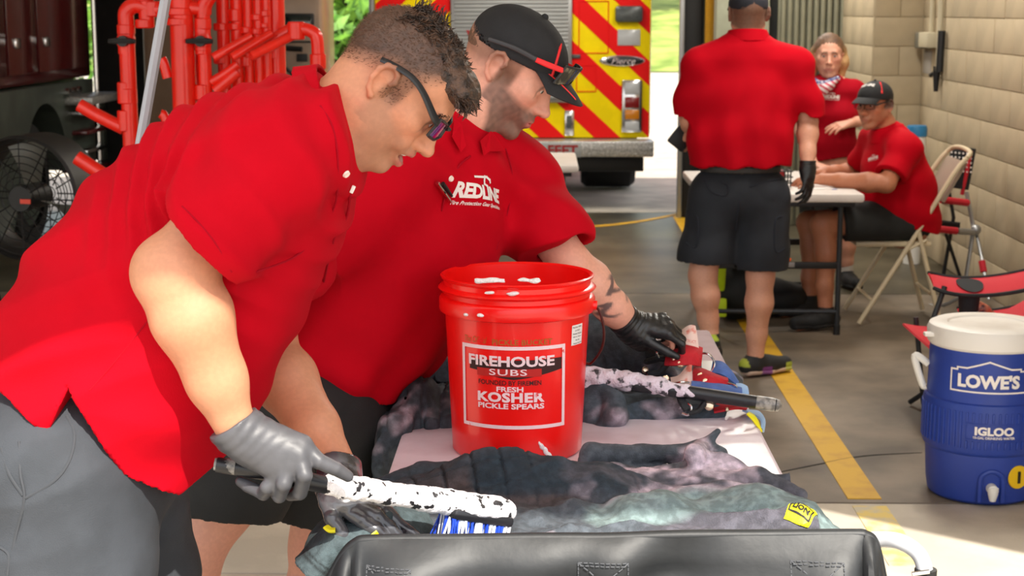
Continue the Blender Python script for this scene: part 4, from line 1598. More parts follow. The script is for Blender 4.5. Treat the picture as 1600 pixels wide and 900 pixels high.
def coat_h(p):
    q = p[:, :2]
    h = np.full(len(p), .012)
    d, t = seg2(q, hump_a, hump_b)
    hc_ = TZ(785, 742, zt + .04)
    h += .020 * bump(d, .08) + .064 * np.exp(-np.abs((q[:, 0] - hc_[0]) / .125) ** 2.6 - ((q[:, 1] - hc_[1]) / .065) ** 2)
    d, t = seg2(q, yoke_a, yoke_b)
    h += .030 * bump(d, .05)
    d, t = seg2(q, TZ(1110, 740, zt + .04), TZ(1260, 800, zt + .04))
    h += .020 * bump(d, .05)
    f1 = fol(q, .12, 27, .3, 1.3)
    f2 = fol(q, -.45, 34, 1.3, 1.2)
    wr = np.clip((q[:, 0] - hump_b[0]) / .05 + .6, .15, 1)
    h += np.maximum(wr * (.024 * (f1 - .5) + .014 * (f2 - .5)), -.008) + .003 * np.abs(wob(p, 34)) + .0016 * wob(p, 90)
    # quilted stitch lines on the hump
    d, t = seg2(q, hump_a, hump_b)
    on = np.clip(1.4 - d / .1, 0, 1) * (1 - np.clip((q[:, 0] - hump_b[0]) / .04 + .5, 0, 1))
    g1 = np.abs(((q[:, 0] * .95 + q[:, 1] * .2) / .052) % 1 - .5)
    g2 = np.abs(((q[:, 1] - .12 * q[:, 0]) / .046) % 1 - .5)
    h -= on * (.008 * bump(g1 - .5, .05) + .004 * bump(g2 - .5, .06))
    return h


def coat_col(V):
    q = V[:, :2]
    n1, n2 = wob(V, 14, 1.0) * .5 + .5, wob(V, 55, 2.0) * .5 + .5
    c = lerp3(np.tile(CH, (len(V), 1)), CH2, np.clip(n1 * .8 + .35 * (n2 - .5), 0, 1))
    d, t = seg2(q, TZ(700, 728, zt + .07), TZ(860, 730, zt + .07))
    c = lerp3(c, BRN, .95 * np.clip(2.0 - d / .055, 0, 1) * np.clip(n1 + .5, 0, 1))
    d, t = seg2(q, TZ(560, 830, zt + .04), TZ(700, 835, zt + .04))
    c = lerp3(c, TEAL * .9, .7 * np.clip(1.6 - d / .05, 0, 1))
    tp = poly_sd(q, teal)
    c = lerp3(c, TEAL, np.clip(.5 - tp / .015, 0, 1) * (.8 + .2 * n2) * .5)
    zz = V[:, 2]
    d, t = seg2(q, P(775, 800, 2.95), P(965, 775, 2.98))
    c = lerp3(c, lin(38, 50, 60), np.clip(2.2 - d / .026, 0, 1) * (zz > zt + .03))
    d, t = seg2(q, P(600, 770, 3.0), P(790, 765, 3.02))
    c = lerp3(c, lin(56, 66, 76), .8 * np.clip(1.6 - d / .05, 0, 1))
    m_ = np.clip((q[:, 0] - P(985, 780, 2.95)[0]) / .06, 0, 1) * np.clip((3.08 - q[:, 1]) / .04, 0, 1)
    c = lerp3(c, lin(92, 86, 96), .75 * m_ * np.clip(.3 + n1, 0, 1))
    d, t = seg2(q, hump_a, hump_b)
    on = np.clip(1.5 - d / .1, 0, 1) * (1 - np.clip((q[:, 0] - hump_b[0]) / .04 - .5, 0, 1))
    g1 = np.abs(((q[:, 0] * .95 + q[:, 1] * .2) / .052) % 1 - .5)
    g2 = np.abs(((q[:, 1] - .12 * q[:, 0]) / .046) % 1 - .5)
    c = lerp3(c, CH * .35, np.clip(on * (.8 * bump(g1 - .5, .04) + .4 * bump(g2 - .5, .05)), 0, 1))
    # suds
    fm = np.zeros(len(V))
    for a, b, w, k in (((835, 715), (1150, 728), .026, 1.0), ((905, 742), (1160, 752), .030, .75), ((960, 770), (1140, 765), .02, .6), ((1080, 700), (1120, 730), .03, .7), ((700, 815), (960, 812), .014, .5), ((1140, 765), (1215, 770), .03, .5)):
        d, t = seg2(q, TZ(*a, zt + .05), TZ(*b, zt + .05))
        fm = np.maximum(fm, k * np.clip(1.5 - d / w - .9 * wob(V, 46, a[0]) - .5 * wob(V, 120, 3), 0, 1))
    c = lerp3(c, FOAM, np.clip(fm, 0, 1) * .9)
    d, t = seg2(q, P(960, 842, 2.84), P(1080, 810, 2.88))
    d2, t2 = seg2(q, P(1090, 800, 2.90), P(1295, 840, 2.83))
    c = lerp3(c, lin(128, 148, 148), np.clip(2.6 - np.minimum(d, d2) / .024, 0, 1) * (.88 + .12 * n2))
    d, t = seg2(q, P(775, 795, 2.95), P(968, 768, 2.98))
    return lerp3(c, lin(36, 48, 58), np.clip(2.2 - d / .026, 0, 1) * (V[:, 2] > zt + .025) * .9)


s = SDF(.012)
s.lo, s.hi = np.array([-.36, 2.62, zt - .01]), np.array([.56, 3.45, zt + .17])
s.fn(lambda p: np.maximum((p[:, 2] - zt - coat_h(p)) * .55, np.maximum(zt + .001 - p[:, 2], poly_sd(p[:, :2], outline) * .8 + .0)), k=0)
# standing collar flap on the right of the yoke
c0, c1, c2 = TZ(1085, 716, zt + .06), TZ(1128, 716, zt + .06), P(1118, 672, 3.17)
s.chain([c0 + [0, 0, .01], P(1098, 700, 3.18), P(1122, 674, 3.18)], [.018, .013, .004], k=.02)
s.chain([P(1080, 716, 3.17), P(1098, 704, 3.20), P(1124, 712, 3.17), P(1130, 735, 3.12)], [.014, .015, .012, .014], k=.02)
s.chain([P(918, 722, 3.2), P(925, 708, 3.2), P(1000, 708, 3.2), P(1086, 706, 3.2)], [.018, .019, .015, .016], k=.015)
W_ = np.array([.0, .05, 0])
s.chain([P(596, 761, 3.04), P(660, 743, 3.08), P(740, 743, 3.09), P(800, 749, 3.07)], [.018, .026, .028, .022], k=.006)
s.chain([P(612, 791, 2.96), P(680, 773, 2.99), P(760, 769, 3.00)], [.018, .026, .024], k=.006)
s.loft([(P(770, 797, 2.95), W_ * .8, .018), (P(815, 775, 2.97), W_, .030), (P(868, 763, 2.99), W_ * 1.1, .034), (P(930, 763, 2.99), W_ * 1.1, .034), (P(972, 773, 2.98), W_, .030)], k=.005, kk=.03)
s.chain([P(880, 752, 3.06), P(1000, 757, 3.05), P(1140, 748, 3.05)], [.016, .022, .016], k=.010)
s.chain([P(985, 790, 2.96), P(1060, 782, 2.95), P(1130, 770, 2.97), P(1190, 772, 2.97)], [.014, .022, .022, .014], k=.010)
s.chain([P(1100, 760, 3.02), P(1180, 752, 3.03), P(1245, 776, 2.97)], [.018, .026, .018], k=.012)
s.loft([(P(958, 839, 2.84), W_ * .6, .018), (P(985, 811, 2.87), W_ * .9, .030), (P(1035, 803, 2.89), W_, .034), (P(1078, 811, 2.88), W_ * .8, .024)], k=.005, kk=.03)
s.loft([(P(1082, 796, 2.91), W_ * .3, .006), (P(1120, 801, 2.90), W_ * .7, .022), (P(1190, 799, 2.90), W_, .034), (P(1250, 819, 2.86), W_, .032), (P(1295, 843, 2.83), W_, .024)], k=.005, kk=.03)
s.disp(lambda p: -.0022 * np.abs(wob(p, 62)) - .0012 * np.abs(wob(p, 140)))
s.chain([P(590, 822, 2.88), P(640, 815, 2.88), P(700, 818, 2.88)], [.02, .026, .02], k=.02)
coat_body = sdf_mesh('coat_body', s, .0042, M['cloth'], coat, coat_col)

# hanging sleeve at the near left corner
s = SDF(.03)
a, b, c, d_ = P(640, 806, 2.80), P(570, 806, 2.74), P(528, 846, 2.70), P(482, 905, 2.68)
s.loft([(a, (.0, .09, .01), .030), (b, (.02, .085, .03), .035), (c, (.03, .09, .03), .036), (d_, (.035, .085, .03), .040)])
s.plane(P(487, 890, 2.68), unit(d_ - c))
s.fn(lambda p: np.sqrt((((p - d_) @ np.eye(3)) ** 2).sum(1)) - .0, '+', 0) if False else None
s.disp(lambda p: .006 * wob(p, 26) + .003 * np.abs(wob(p, 60)))
axd = unit(d_ - c)


def sleeve_col(V):
    t = (V - P(487, 890, 2.68)) @ axd
    n = wob(V, 25) * .5 + .5
    cc_ = lerp3(np.tile(lin(52, 66, 70), (len(V), 1)), lin(84, 98, 102), n)
    return lerp3(cc_, lin(30, 36, 38), np.clip(bump(t + .018, .003) + bump(t + .026, .002), 0, 1))


sdf_mesh('sleeve', s, .0045, M['cloth'], coat, sleeve_col)
m_ = MB()
for pts in ([P(566, 822, 2.66), P(574, 830, 2.655), P(578, 842, 2.66)], [P(540, 900, 2.62), P(556, 870, 2.6), P(574, 846, 2.62), P(590, 832, 2.63)], [P(510, 823, 2.63), P(516, 828, 2.625), P(524, 828, 2.625)]):
    m_.tube(pts, .006 if len(pts) == 4 else .008, 8, smooth=5, flat=(1, .5))
M['trim_yellow'] = mat('trim_yellow', (232, 222, 20), .5)
m_.build('yellow_trim', M['trim_yellow'], coat)
# maker's label patch on the right front
la, lb_, lc = TZ(1228, 790, zt + .045), TZ(1268, 797, zt + .045), TZ(1240, 812, zt + .045)
tree = bvh_of(coat_body)
ux = unit(lb_ - la)
uy = unit(np.cross([0, 0, 1], ux))
cen = (TZ(1252, 804, zt + .035))
v_, f_ = refine(np.array([(-.023, -.024, 0), (.023, -.024, 0), (.023, .024, 0), (-.023, .024, 0)]), [(0, 1, 2, 3)], .006)
lbp = stick(tree, v_, f_, cen, ux, uy, .003, 'label_patch', M['trim_yellow'], coat)
v_, f_ = text_mesh('LION', bold=.05)
v_, f_ = refine(fit_width(v_, .03, .012), f_, .006)
stick(tree, v_, f_, cen, ux, uy, .005, 'lettering', M['black_print'], lbp)
v_, f_ = bars([(-.019, -.011), (.019, -.011), (.019, .011), (-.019, .011)], .0025)
v_, f_ = refine(v_, f_, .006)
stick(tree, v_, f_, cen, ux, uy, .005, 'patch_outline', M['black_print'], lbp)

# ------------------------------------------------------------------ turnout trousers across the table, behind the bucket
tr = thing('turnout_trousers', 'charcoal turnout trousers with red tabs and blue braces behind the bucket', 'trousers', (.1, 3.8, TT))


def quilt_col(V):
    n1, n2 = wob(V, 16, 4.0) * .5 + .5, wob(V, 60, 5.0) * .5 + .5
    c = lerp3(np.tile(lin(46, 52, 60), (len(V), 1)), lin(84, 96, 106), np.clip(n1 * .8 + .3 * n2 - .15, 0, 1))
    d, t = seg2(V[:, [0, 1]], (-.36, 3.7), (-.1, 3.66))
    c = lerp3(c, BRN, .7 * np.clip((V[:, 2] - .80) / .03, 0, 1) * np.clip((.05 - V[:, 0]) / .1, 0, 1) * n1)
    f = np.clip(1.2 * wob(V, 22, 9) + .8 * wob(V, 70, 3) - .55, 0, 1)
    return lerp3(c, FOAM, .55 * f)


def leg_sdf(st, seed, quilt):
    s = SDF(.03)
    s.loft(st, kk=.05)
    s.disp(lambda p: -.008 * (fol(p[:, :2], .25, 44, seed) ** 2) - .004 * wob(p, 45, seed) + (.005 * bump(np.abs((p[:, 0] / .038) % 1 - .5) - .5, .09) * np.clip((-.02 - p[:, 0]) / .04, 0, 1) if quilt else 0))
    return s


s = leg_sdf([(P(604, 748, 3.50), (.0, .10, .0), .026), (P(612, 690, 3.55), (.02, .11, .0), .032), (P(648, 640, 3.62), (.03, .12, .0), .040), (P(720, 640, 3.66), (0, .12, .0), .040), (P(930, 640, 3.68), (0, .10, 0), .034),
             (P(1030, 638, 3.68), (0, .07, 0), .028), (P(1120, 640, 3.66), (0, .05, 0), .02)], .4, True)
sdf_mesh('trouser_leg', s, .0055, M['cloth'], tr, quilt_col)
s = leg_sdf([(P(628, 608, 3.98), (.0, .08, .0), .03), (P(650, 575, 4.02), (.0, .10, .0), .036), (P(700, 562, 4.05), (0, .12, .0), .045), (P(930, 552, 4.05), (0, .14, 0), .055), (P(985, 565, 4.0), (0, .12, 0), .045),
             (P(1060, 600, 3.90), (0, .10, 0), .025)], 1.7, True)
s.chain([P(932, 520, 3.95), P(975, 535, 3.9), P(1010, 560, 3.85), P(1040, 590, 3.8)], [.05, .045, .035, .03], k=.04)
s.ell(P(1085, 592, 3.95), (.12, .13, .03), k=.04)
sdf_mesh('trouser_leg', s, .0055, M['cloth'], tr, quilt_col)
# bunched cuff right of the bucket
s = SDF(.015)
s.chain([P(940, 612, 3.6), P(958, 625, 3.58), P(962, 650, 3.55), P(935, 672, 3.55)], [.02, .024, .026, .018])
s.chain([P(930, 608, 3.62), P(925, 640, 3.6), P(930, 668, 3.57)], [.03, .035, .02])
s.disp(lambda p: .005 * wob(p, 50))
sdf_mesh('cuff', s, .004, M['cloth'], tr, quilt_col)

M['tab_red'] = mat('tab_red', (186, 18, 34), .75, var=.15, vscale=20, bump=.3, bscale=150)
M['strap_blue'] = mat('strap_blue', (72, 104, 172), .75, var=.12, vscale=40, bump=.3, bscale=400)
M['label_pink'] = mat('label_pink', (226, 196, 186), .7, rgb2=(214, 120, 104), vscale=22, lo=.55, hi=.62)
M['strap_black'] = mat('strap_black', (26, 28, 32), .7, bump=.3, bscale=200)
M['brass'] = mat('snap_metal', (212, 186, 160), .25, metal=1)


def sheet(pts, rows, th, name, m, parent, curl=.0):
    """quad sheet from 2 edge polylines given as pixel+depth triples"""
    a = [P(*q) for q in pts]
    b = [P(*q) for q in rows]
    a, _ = catmull(a, 0, 5)
    b, _ = catmull(b, 0, 5)
    n = len(a)

    def g(u, v):
        i = min(int(round(u * (n - 1))), n - 1)
        return a[i] * (1 - v) + b[i] * v + np.array([0, -curl * math.sin(PI * v), curl * .5 * math.sin(PI * v)])
    return MB().grid(g, n, 6, th).build(name, m, parent)


def snap(px, py, Y, r=.009, par=None, n=(0, -1, .25)):
    c = P(px, py, Y)
    return MB().lathe([(0, .004), (r * .5, .0045), (r * .85, .003), (r, 0)], c, 20, R=frame_of(unit(n))).build('snap', M['brass'], par if par is not None else tr)


t1_ = sheet([(1045, 537, 3.78), (1062, 538, 3.76), (1080, 541, 3.76), (1096, 546, 3.78)], [(1040, 572, 3.72), (1058, 572, 3.7), (1078, 571, 3.7), (1092, 573, 3.72)], .006, 'red_tab', M['tab_red'], tr, .01)
snap(1061, 545, 3.735, .010, t1_); snap(1057, 561, 3.71, .011, t1_); snap(1063, 569, 3.70, .009, t1_)
t2_ = sheet([(1083, 575, 3.74), (1100, 580, 3.72), (1118, 588, 3.7), (1136, 594, 3.72)], [(1082, 598, 3.68), (1098, 600, 3.66), (1116, 602, 3.66), (1134, 602, 3.68)], .006, 'red_tab', M['tab_red'], tr, .012)
snap(1094, 588, 3.68, .009, t2_); snap(1102, 597, 3.66, .009, t2_)
t3_ = sheet([(1112, 634, 3.66), (1130, 631, 3.66), (1150, 634, 3.66), (1168, 638, 3.68)], [(1116, 646, 3.6), (1132, 643, 3.6), (1150, 640, 3.6), (1166, 641, 3.62)], .005, 'red_tab', M['tab_red'], tr, .006)
sheet([(1010, 588, 3.78), (1016, 592, 3.76), (1022, 596, 3.76)], [(1012, 598, 3.74), (1018, 600, 3.73), (1024, 600, 3.73)], .006, 'red_tab', M['tab_red'], tr, .004)
lb2 = sheet([(1052, 530, 3.80), (1066, 517, 3.79), (1078, 509, 3.78), (1086, 510, 3.78)], [(1056, 541, 3.77), (1068, 541, 3.75), (1080, 543, 3.75), (1091, 547, 3.76)], .003, 'care_label', M['label_pink'], tr, .006)
v_, f_ = text_mesh('STRUCT', bold=.02)
flat_text('STRUCT', P(1079, 533, 3.735), P(1090, 535, 3.735) - P(1068, 531, 3.735), (0, .05, 1), .026, .007, mat('label_red', (206, 80, 70), .7), lb2, lift=.001)
sheet([(1048, 592, 3.72), (1062, 588, 3.7), (1076, 572, 3.7), (1080, 572, 3.7)], [(1050, 606, 3.68), (1064, 604, 3.66), (1078, 604, 3.66), (1082, 598, 3.66)], .004, 'care_label', M['label_pink'], tr, .012)
sheet([(1114, 566, 3.80), (1128, 568, 3.78), (1140, 580, 3.76), (1152, 598, 3.76)], [(1112, 584, 3.74), (1124, 586, 3.72), (1136, 592, 3.72), (1150, 604, 3.72)], .005, 'blue_strap', M['strap_blue'], tr, .006)
sheet([(1080, 598, 3.66), (1105, 600, 3.66), (1130, 603, 3.66), (1158, 608, 3.68)], [(1080, 606, 3.63), (1105, 610, 3.62), (1130, 614, 3.62), (1158, 618, 3.64)], .005, 'blue_strap', M['strap_blue'], tr, .004)
sheet([(1150, 602, 3.70), (1158, 602, 3.70), (1166, 606, 3.70)], [(1152, 618, 3.66), (1162, 618, 3.66), (1170, 618, 3.66)], .005, 'pale_strap', mat('strap_pale', (150, 184, 224), .7), tr, .004)
sheet([(1096, 566, 3.9), (1110, 566, 3.9), (1128, 570, 3.9), (1140, 584, 3.9)], [(1096, 582, 3.84), (1110, 584, 3.84), (1126, 588, 3.84), (1136, 594, 3.84)], .004, 'white_patch', M['white_plastic'], tr, .004)
for pts in ([(1098, 552, 3.74), (1108, 554, 3.73), (1116, 566, 3.74), (1112, 580, 3.74), (1100, 584, 3.74)], [(1030, 560, 3.74), (1026, 552, 3.74), (1029, 546, 3.74), (1034, 545, 3.74)],
            [(1052, 600, 3.66), (1066, 597, 3.65), (1078, 598, 3.66), (1080, 604, 3.65), (1066, 606, 3.64), (1054, 605, 3.65)], [(1134, 598, 3.68), (1148, 602, 3.66), (1150, 607, 3.66), (1140, 606, 3.66)],
            [(1062, 638, 3.6), (1072, 630, 3.58), (1080, 636, 3.57), (1076, 648, 3.57), (1066, 646, 3.58)]):
    MB().tube([P(*q) for q in pts], .0028, 8, smooth=5).build('ring', M['chrome'], tr)
for pts, r in (([(1012, 565, 3.78), (1030, 560, 3.75), (1044, 564, 3.74), (1030, 582, 3.74), (1012, 585, 3.74)], .013), ([(1006, 540, 3.84), (1024, 538, 3.82), (1046, 534, 3.80), (1040, 545, 3.78), (1010, 552, 3.8)], .014),
               ([(1062, 612, 3.62), (1066, 628, 3.58), (1074, 640, 3.57)], .010), ([(1076, 645, 3.57), (1090, 642, 3.57), (1100, 630, 3.58)], .010)):
    MB().tube([P(*q) for q in pts], r, 8, smooth=4, flat=(1, .6)).build('black_strap', M['strap_black'], tr)
snap(1108, 634, 3.585, .011); snap(1040, 592, 3.70, .009); snap(1008, 578, 3.74, .008); snap(1136, 640, 3.6, .005)
# reflective hem curling over the right edge of the table
sheet([(1160, 640, 3.62), (1176, 646, 3.6), (1190, 655, 3.58), (1192, 668, 3.56)], [(1172, 642, 3.70), (1186, 642, 3.72), (1196, 656, 3.7), (1194, 676, 3.66)], .004, 'pale_strap', bpy.data.materials['strap_pale'], tr, .01)
sheet([(1170, 645, 3.58), (1178, 650, 3.57), (1184, 660, 3.56), (1188, 672, 3.55)], [(1166, 648, 3.56), (1174, 656, 3.55), (1180, 664, 3.54), (1190, 676, 3.53)], .003, 'yellow_trim', M['trim_yellow'], tr, .004)

# ------------------------------------------------------------------ second brush lying over the trousers
M['pole_black'] = mat('pole_black', (30, 30, 34), .35)
M['pole_grey'] = mat('pole_grey', (150, 146, 140), .35, rgb2=(90, 88, 86), vscale=60)
M['suds'] = mat('suds', (250, 246, 248), .45, rgb2=(34, 32, 36), vscale=62, lo=.585, hi=.61, detail=3, bump=.4, bscale=200)
b2 = thing('scrub_brush', 'soapy black pole of a brush lying across the trousers behind the bucket', 'brush', P(1060, 612, 3.60))
a, b = P(905, 588, 3.62), P(1213, 633, 3.56)
MB().tube([a, b], [.017, .0145], 14).build('handle', M['pole_black'], b2)
ax = unit(b - a)
MB().tube([b - ax * .045, b - ax * .01, b + ax * .006, b + ax * .012], [.0155, .0158, .013, .004], 14).build('end_cap', M['pole_grey'], b2)
s = SDF(.01)
s.chain([a + [0, -.002, .004], a + ax * .10 + [0, 0, .006], a + ax * .19 + [0, 0, .004], a + ax * .27 + [0, 0, .002]], [.024, .021, .018, .012])
s.ell(a + ax * .04 + [0, -.01, -.012], (.035, .012, .014))
s.disp(lambda p: .004 * wob(p, 70) + .003 * wob(p, 150))
sdf_mesh('foam', s, .003, mat('foam_lilac', (226, 214, 226), .5, rgb2=(60, 56, 62), vscale=46, lo=.56, hi=.63, bump=.5, bscale=200), b2)['kind'] = 'stuff'

# ------------------------------------------------------------------ brush in the bending man's hand
b1 = thing('scrub_brush', 'foam covered scrub brush with blue bristles in the bending man\'s hand', 'brush', P(745, 830, 2.74))
HB = [P(338, 726, 2.50), P(420, 738, 2.51), P(500, 756, 2.535), P(570, 767, 2.58), P(640, 777, 2.63), P(700, 786, 2.67), P(770, 796, 2.72), P(794, 800, 2.735)]
MB().tube(HB, [.012, .0145, .0145, .015, .015, .017, .017, .012], 16, smooth=4).build('handle', M['pole_black'], b1)
MB().tube([HB[0] + [-.003, 0, .001], HB[0] + [.03, .002, -.004]], [.010, .0135], 14).build('end_cap', M['pole_grey'], b1)
hx = unit(HB[7] - HB[5])
hs = unit(np.cross([0, 0, 1], hx))
hu = np.cross(hx, hs)
Rb = np.stack([hx, hs, hu], 1)
bcn = (HB[5] + HB[7]) / 2 + hu * -.013
MB().box(bcn, (.125, .058, .020), R=Rb, ch=.008).build('brush_block', M['pole_black'], b1)
s = SDF(.008)
fp, fr_ = catmull(HB, [.012, .0145, .0145, .015, .015, .017, .017, .012], 4)
s.chain([q + [0, -.001, .002] for q in fp[9:]], [r * 1.10 + .0016 for r in fr_[9:]])
s.ell(bcn + hu * .01, (.066, .032, .014), Rb)
s.disp(lambda p: .0015 * wob(p, 60) + .0012 * wob(p, 190))
sdf_mesh('foam', s, .0024, M['suds'], b1)['kind'] = 'stuff'
M['bristle_blue'] = mat('bristle_blue', (34, 74, 196), .5)
M['bristle_white'] = mat('bristle_white', (226, 230, 240), .5)
r_ = np.random.default_rng(11)
for nm, m, ph in (('bristles', M['bristle_blue'], 0), ('bristles', M['bristle_white'], 1)):
    m_ = MB()
    for i in range(16):
        for j in range(5):
            if ((i // 2 + j) % 2) != ph:
                continue
            for q in range(4):
                o_ = bcn + hx * (-.058 + i * .0077 + r_.normal() * .0015) + hs * ((j - 2) * .011 + r_.normal() * .002) - hu * .008
                e_ = o_ - hu * .040 + hx * r_.normal() * .004 + hs * (r_.normal() * .004 + (j - 2) * .002)
                m_.tube([o_, e_], [.0019, .0011], 5)
    o = m_.build(nm, m, b1)
    o['kind'] = 'stuff'

# ------------------------------------------------------------------ black fabric cart in the very front
M['cart_fabric'] = mat('cart_fabric', (34, 36, 38), .5, var=.25, vscale=5, bump=.14, bscale=18)
M['thread'] = mat('thread', (84, 86, 90), .7)
M['tube_white'] = mat('tube_white', (206, 208, 212), .35, metal=.2, coat=.3)
YC = 2.56
ct = thing('fabric_cart', 'black fabric folding cart in front of the wash table', 'cart', (.15, 2.35, 0))
rim = [P(512, 915, YC), P(536, 872, YC), P(556, 851, YC), P(582, 846, YC), P(700, 845, YC), P(850, 843, YC), P(950, 843, YC), P(1060, 839, YC), P(1200, 838, YC), P(1330, 837, YC), P(1352, 839, YC), P(1366, 852, YC), P(1378, 905, YC)]
rc_, _ = catmull(rim, 0, 6)
NR = len(rc_)


def panel(u, v):
    i = min(int(u * (NR - 1) + .5), NR - 1)
    q = rc_[i].copy()
    zb = .30
    k = v ** 1.2
    mid = (u - .5) * 2
    sag = .012 * math.sin(31 * u + 2) * (1 - v) + .008 * math.sin(57 * u + v * 3) + .014 * math.sin(12 * u + 7 * v)
    return np.array([q[0] * (1 - .02 * k), q[1] - .014 * min(1, v * 9) + sag * min(1, v * 6) - .10 * k, q[2] * (1 - k) + zb * k])


MB().grid(panel, NR, 40, .006).build('end_panel', M['cart_fabric'], ct)
MB().tube([q + [0, .006, 0] for q in rc_], .010, 12).build('rim', M['cart_fabric'], ct)
near = [panel(0, 1), panel(1, 1)]
xl, xr = near[0][0], near[1][0]
MB().grid(lambda u, v: np.array([xl + (xr - xl) * u, 2.02 + .40 * v, .30 - .02 * math.sin(PI * u)]), 16, 10, .006).build('floor_panel', M['cart_fabric'], ct)
MB().grid(lambda u, v: np.array([xl + (xr - xl) * u, 2.02 - .03 * math.sin(PI * v), .30 + .26 * v]), 16, 10, .006).build('end_panel', M['cart_fabric'], ct)
for x in (xl, xr):
    MB().grid(lambda u, v, x=x: np.array([x, 2.02 + .42 * u, .30 + .26 * v + .2 * u * v]), 10, 8, .006).build('side_panel', M['cart_fabric'], ct)
# stitched cross boxes
for (x0, x1, yy0) in ((576, 645, 875), (903, 980, 871), (1232, 1312, 868)):
    m_ = MB()

    def on(px, py):
        q = P(px, py, YC)
        i = int(np.argmin([abs(q[0] - r[0]) if k > 8 else 9 for k, r in enumerate(rc_)]))
        v = max(0.0, min(1.0, ((rc_[i][2] - q[2]) / (rc_[i][2] - .30)))) ** (1 / 1.2)
        w = panel(i / (NR - 1), v)
        return np.array([q[0], w[1] - .009, q[2]])
    y1_ = yy0 + 58
    L = [((x0, yy0), (x1, yy0)), ((x0, yy0), (x0, y1_)), ((x1, yy0), (x1, y1_)), ((x0, yy0), (x1, y1_)), ((x1, yy0), (x0, y1_)), ((x0, y1_), (x1, y1_)), ((x0 + 3, yy0 + 4), (x1 - 3, yy0 + 4))]
    for a, b in L:
        n = 9
        for k in range(n):
            t0, t1 = k / n, (k + .7) / n
            m_.tube([on(a[0] + (b[0] - a[0]) * t0, a[1] + (b[1] - a[1]) * t0), on(a[0] + (b[0] - a[0]) * t1, a[1] + (b[1] - a[1]) * t1)], .0012, 5)
    m_.build('stitching', M['thread'], ct)['kind'] = 'stuff'
hd = [P(1330, 846, 2.60), P(1372, 843, 2.60), P(1405, 846, 2.58), P(1432, 862, 2.57), P(1444, 886, 2.56), P(1447, 930, 2.55), P(1450, 1100, 2.54)]
MB().tube(hd, .0135, 14, smooth=6).build('push_handle', M['tube_white'], ct)
cp = P(1446, 900, 2.555)
MB().tube([cp + [-.0, 0, .012], cp + [.0, 0, -.03]], .018, 14).build('clamp', M['black'], ct)
MB().tube([P(1425, 897, 2.53), P(1452, 893, 2.53)], .004, 8).build('clamp_bolt', M['chrome'], ct)
m_ = MB()
for x in (xl, xr):
    m_.tube([(x, 2.05, .15), (x, 2.48, .15)], .012, 8)
    m_.tube([(x, 2.05, .15), (x, 2.05, .56)], .012, 8)
    m_.tube([(x, 2.48, .15), (x, 2.47, .6)], .012, 8)
m_.tube([(xl, 2.05, .15), (xr, 2.05, .15)], .012, 8)
m_.tube([(xl, 2.48, .15), (xr, 2.48, .15)], .012, 8)
m_.tube([hd[-1], (xr, 2.48, .15)], .012, 8)
m_.build('frame', M['leg_dark'], ct)
for x in (xl, xr):
    for y in (2.05, 2.48):
        MB().lathe([(.02, -.02), (.075, -.022), (.08, -.012), (.08, .012), (.075, .022), (.02, .02)], (x, y, .081), 24, R=rot('Y', 90)).build('wheel', M['rubber'], ct)

# ------------------------------------------------------------------ people
def Rz(d): return rot('Z', d)
def Ry(d): return rot('Y', d)
def Rx(d): return rot('X', d)


SK = lin(214, 158, 128)


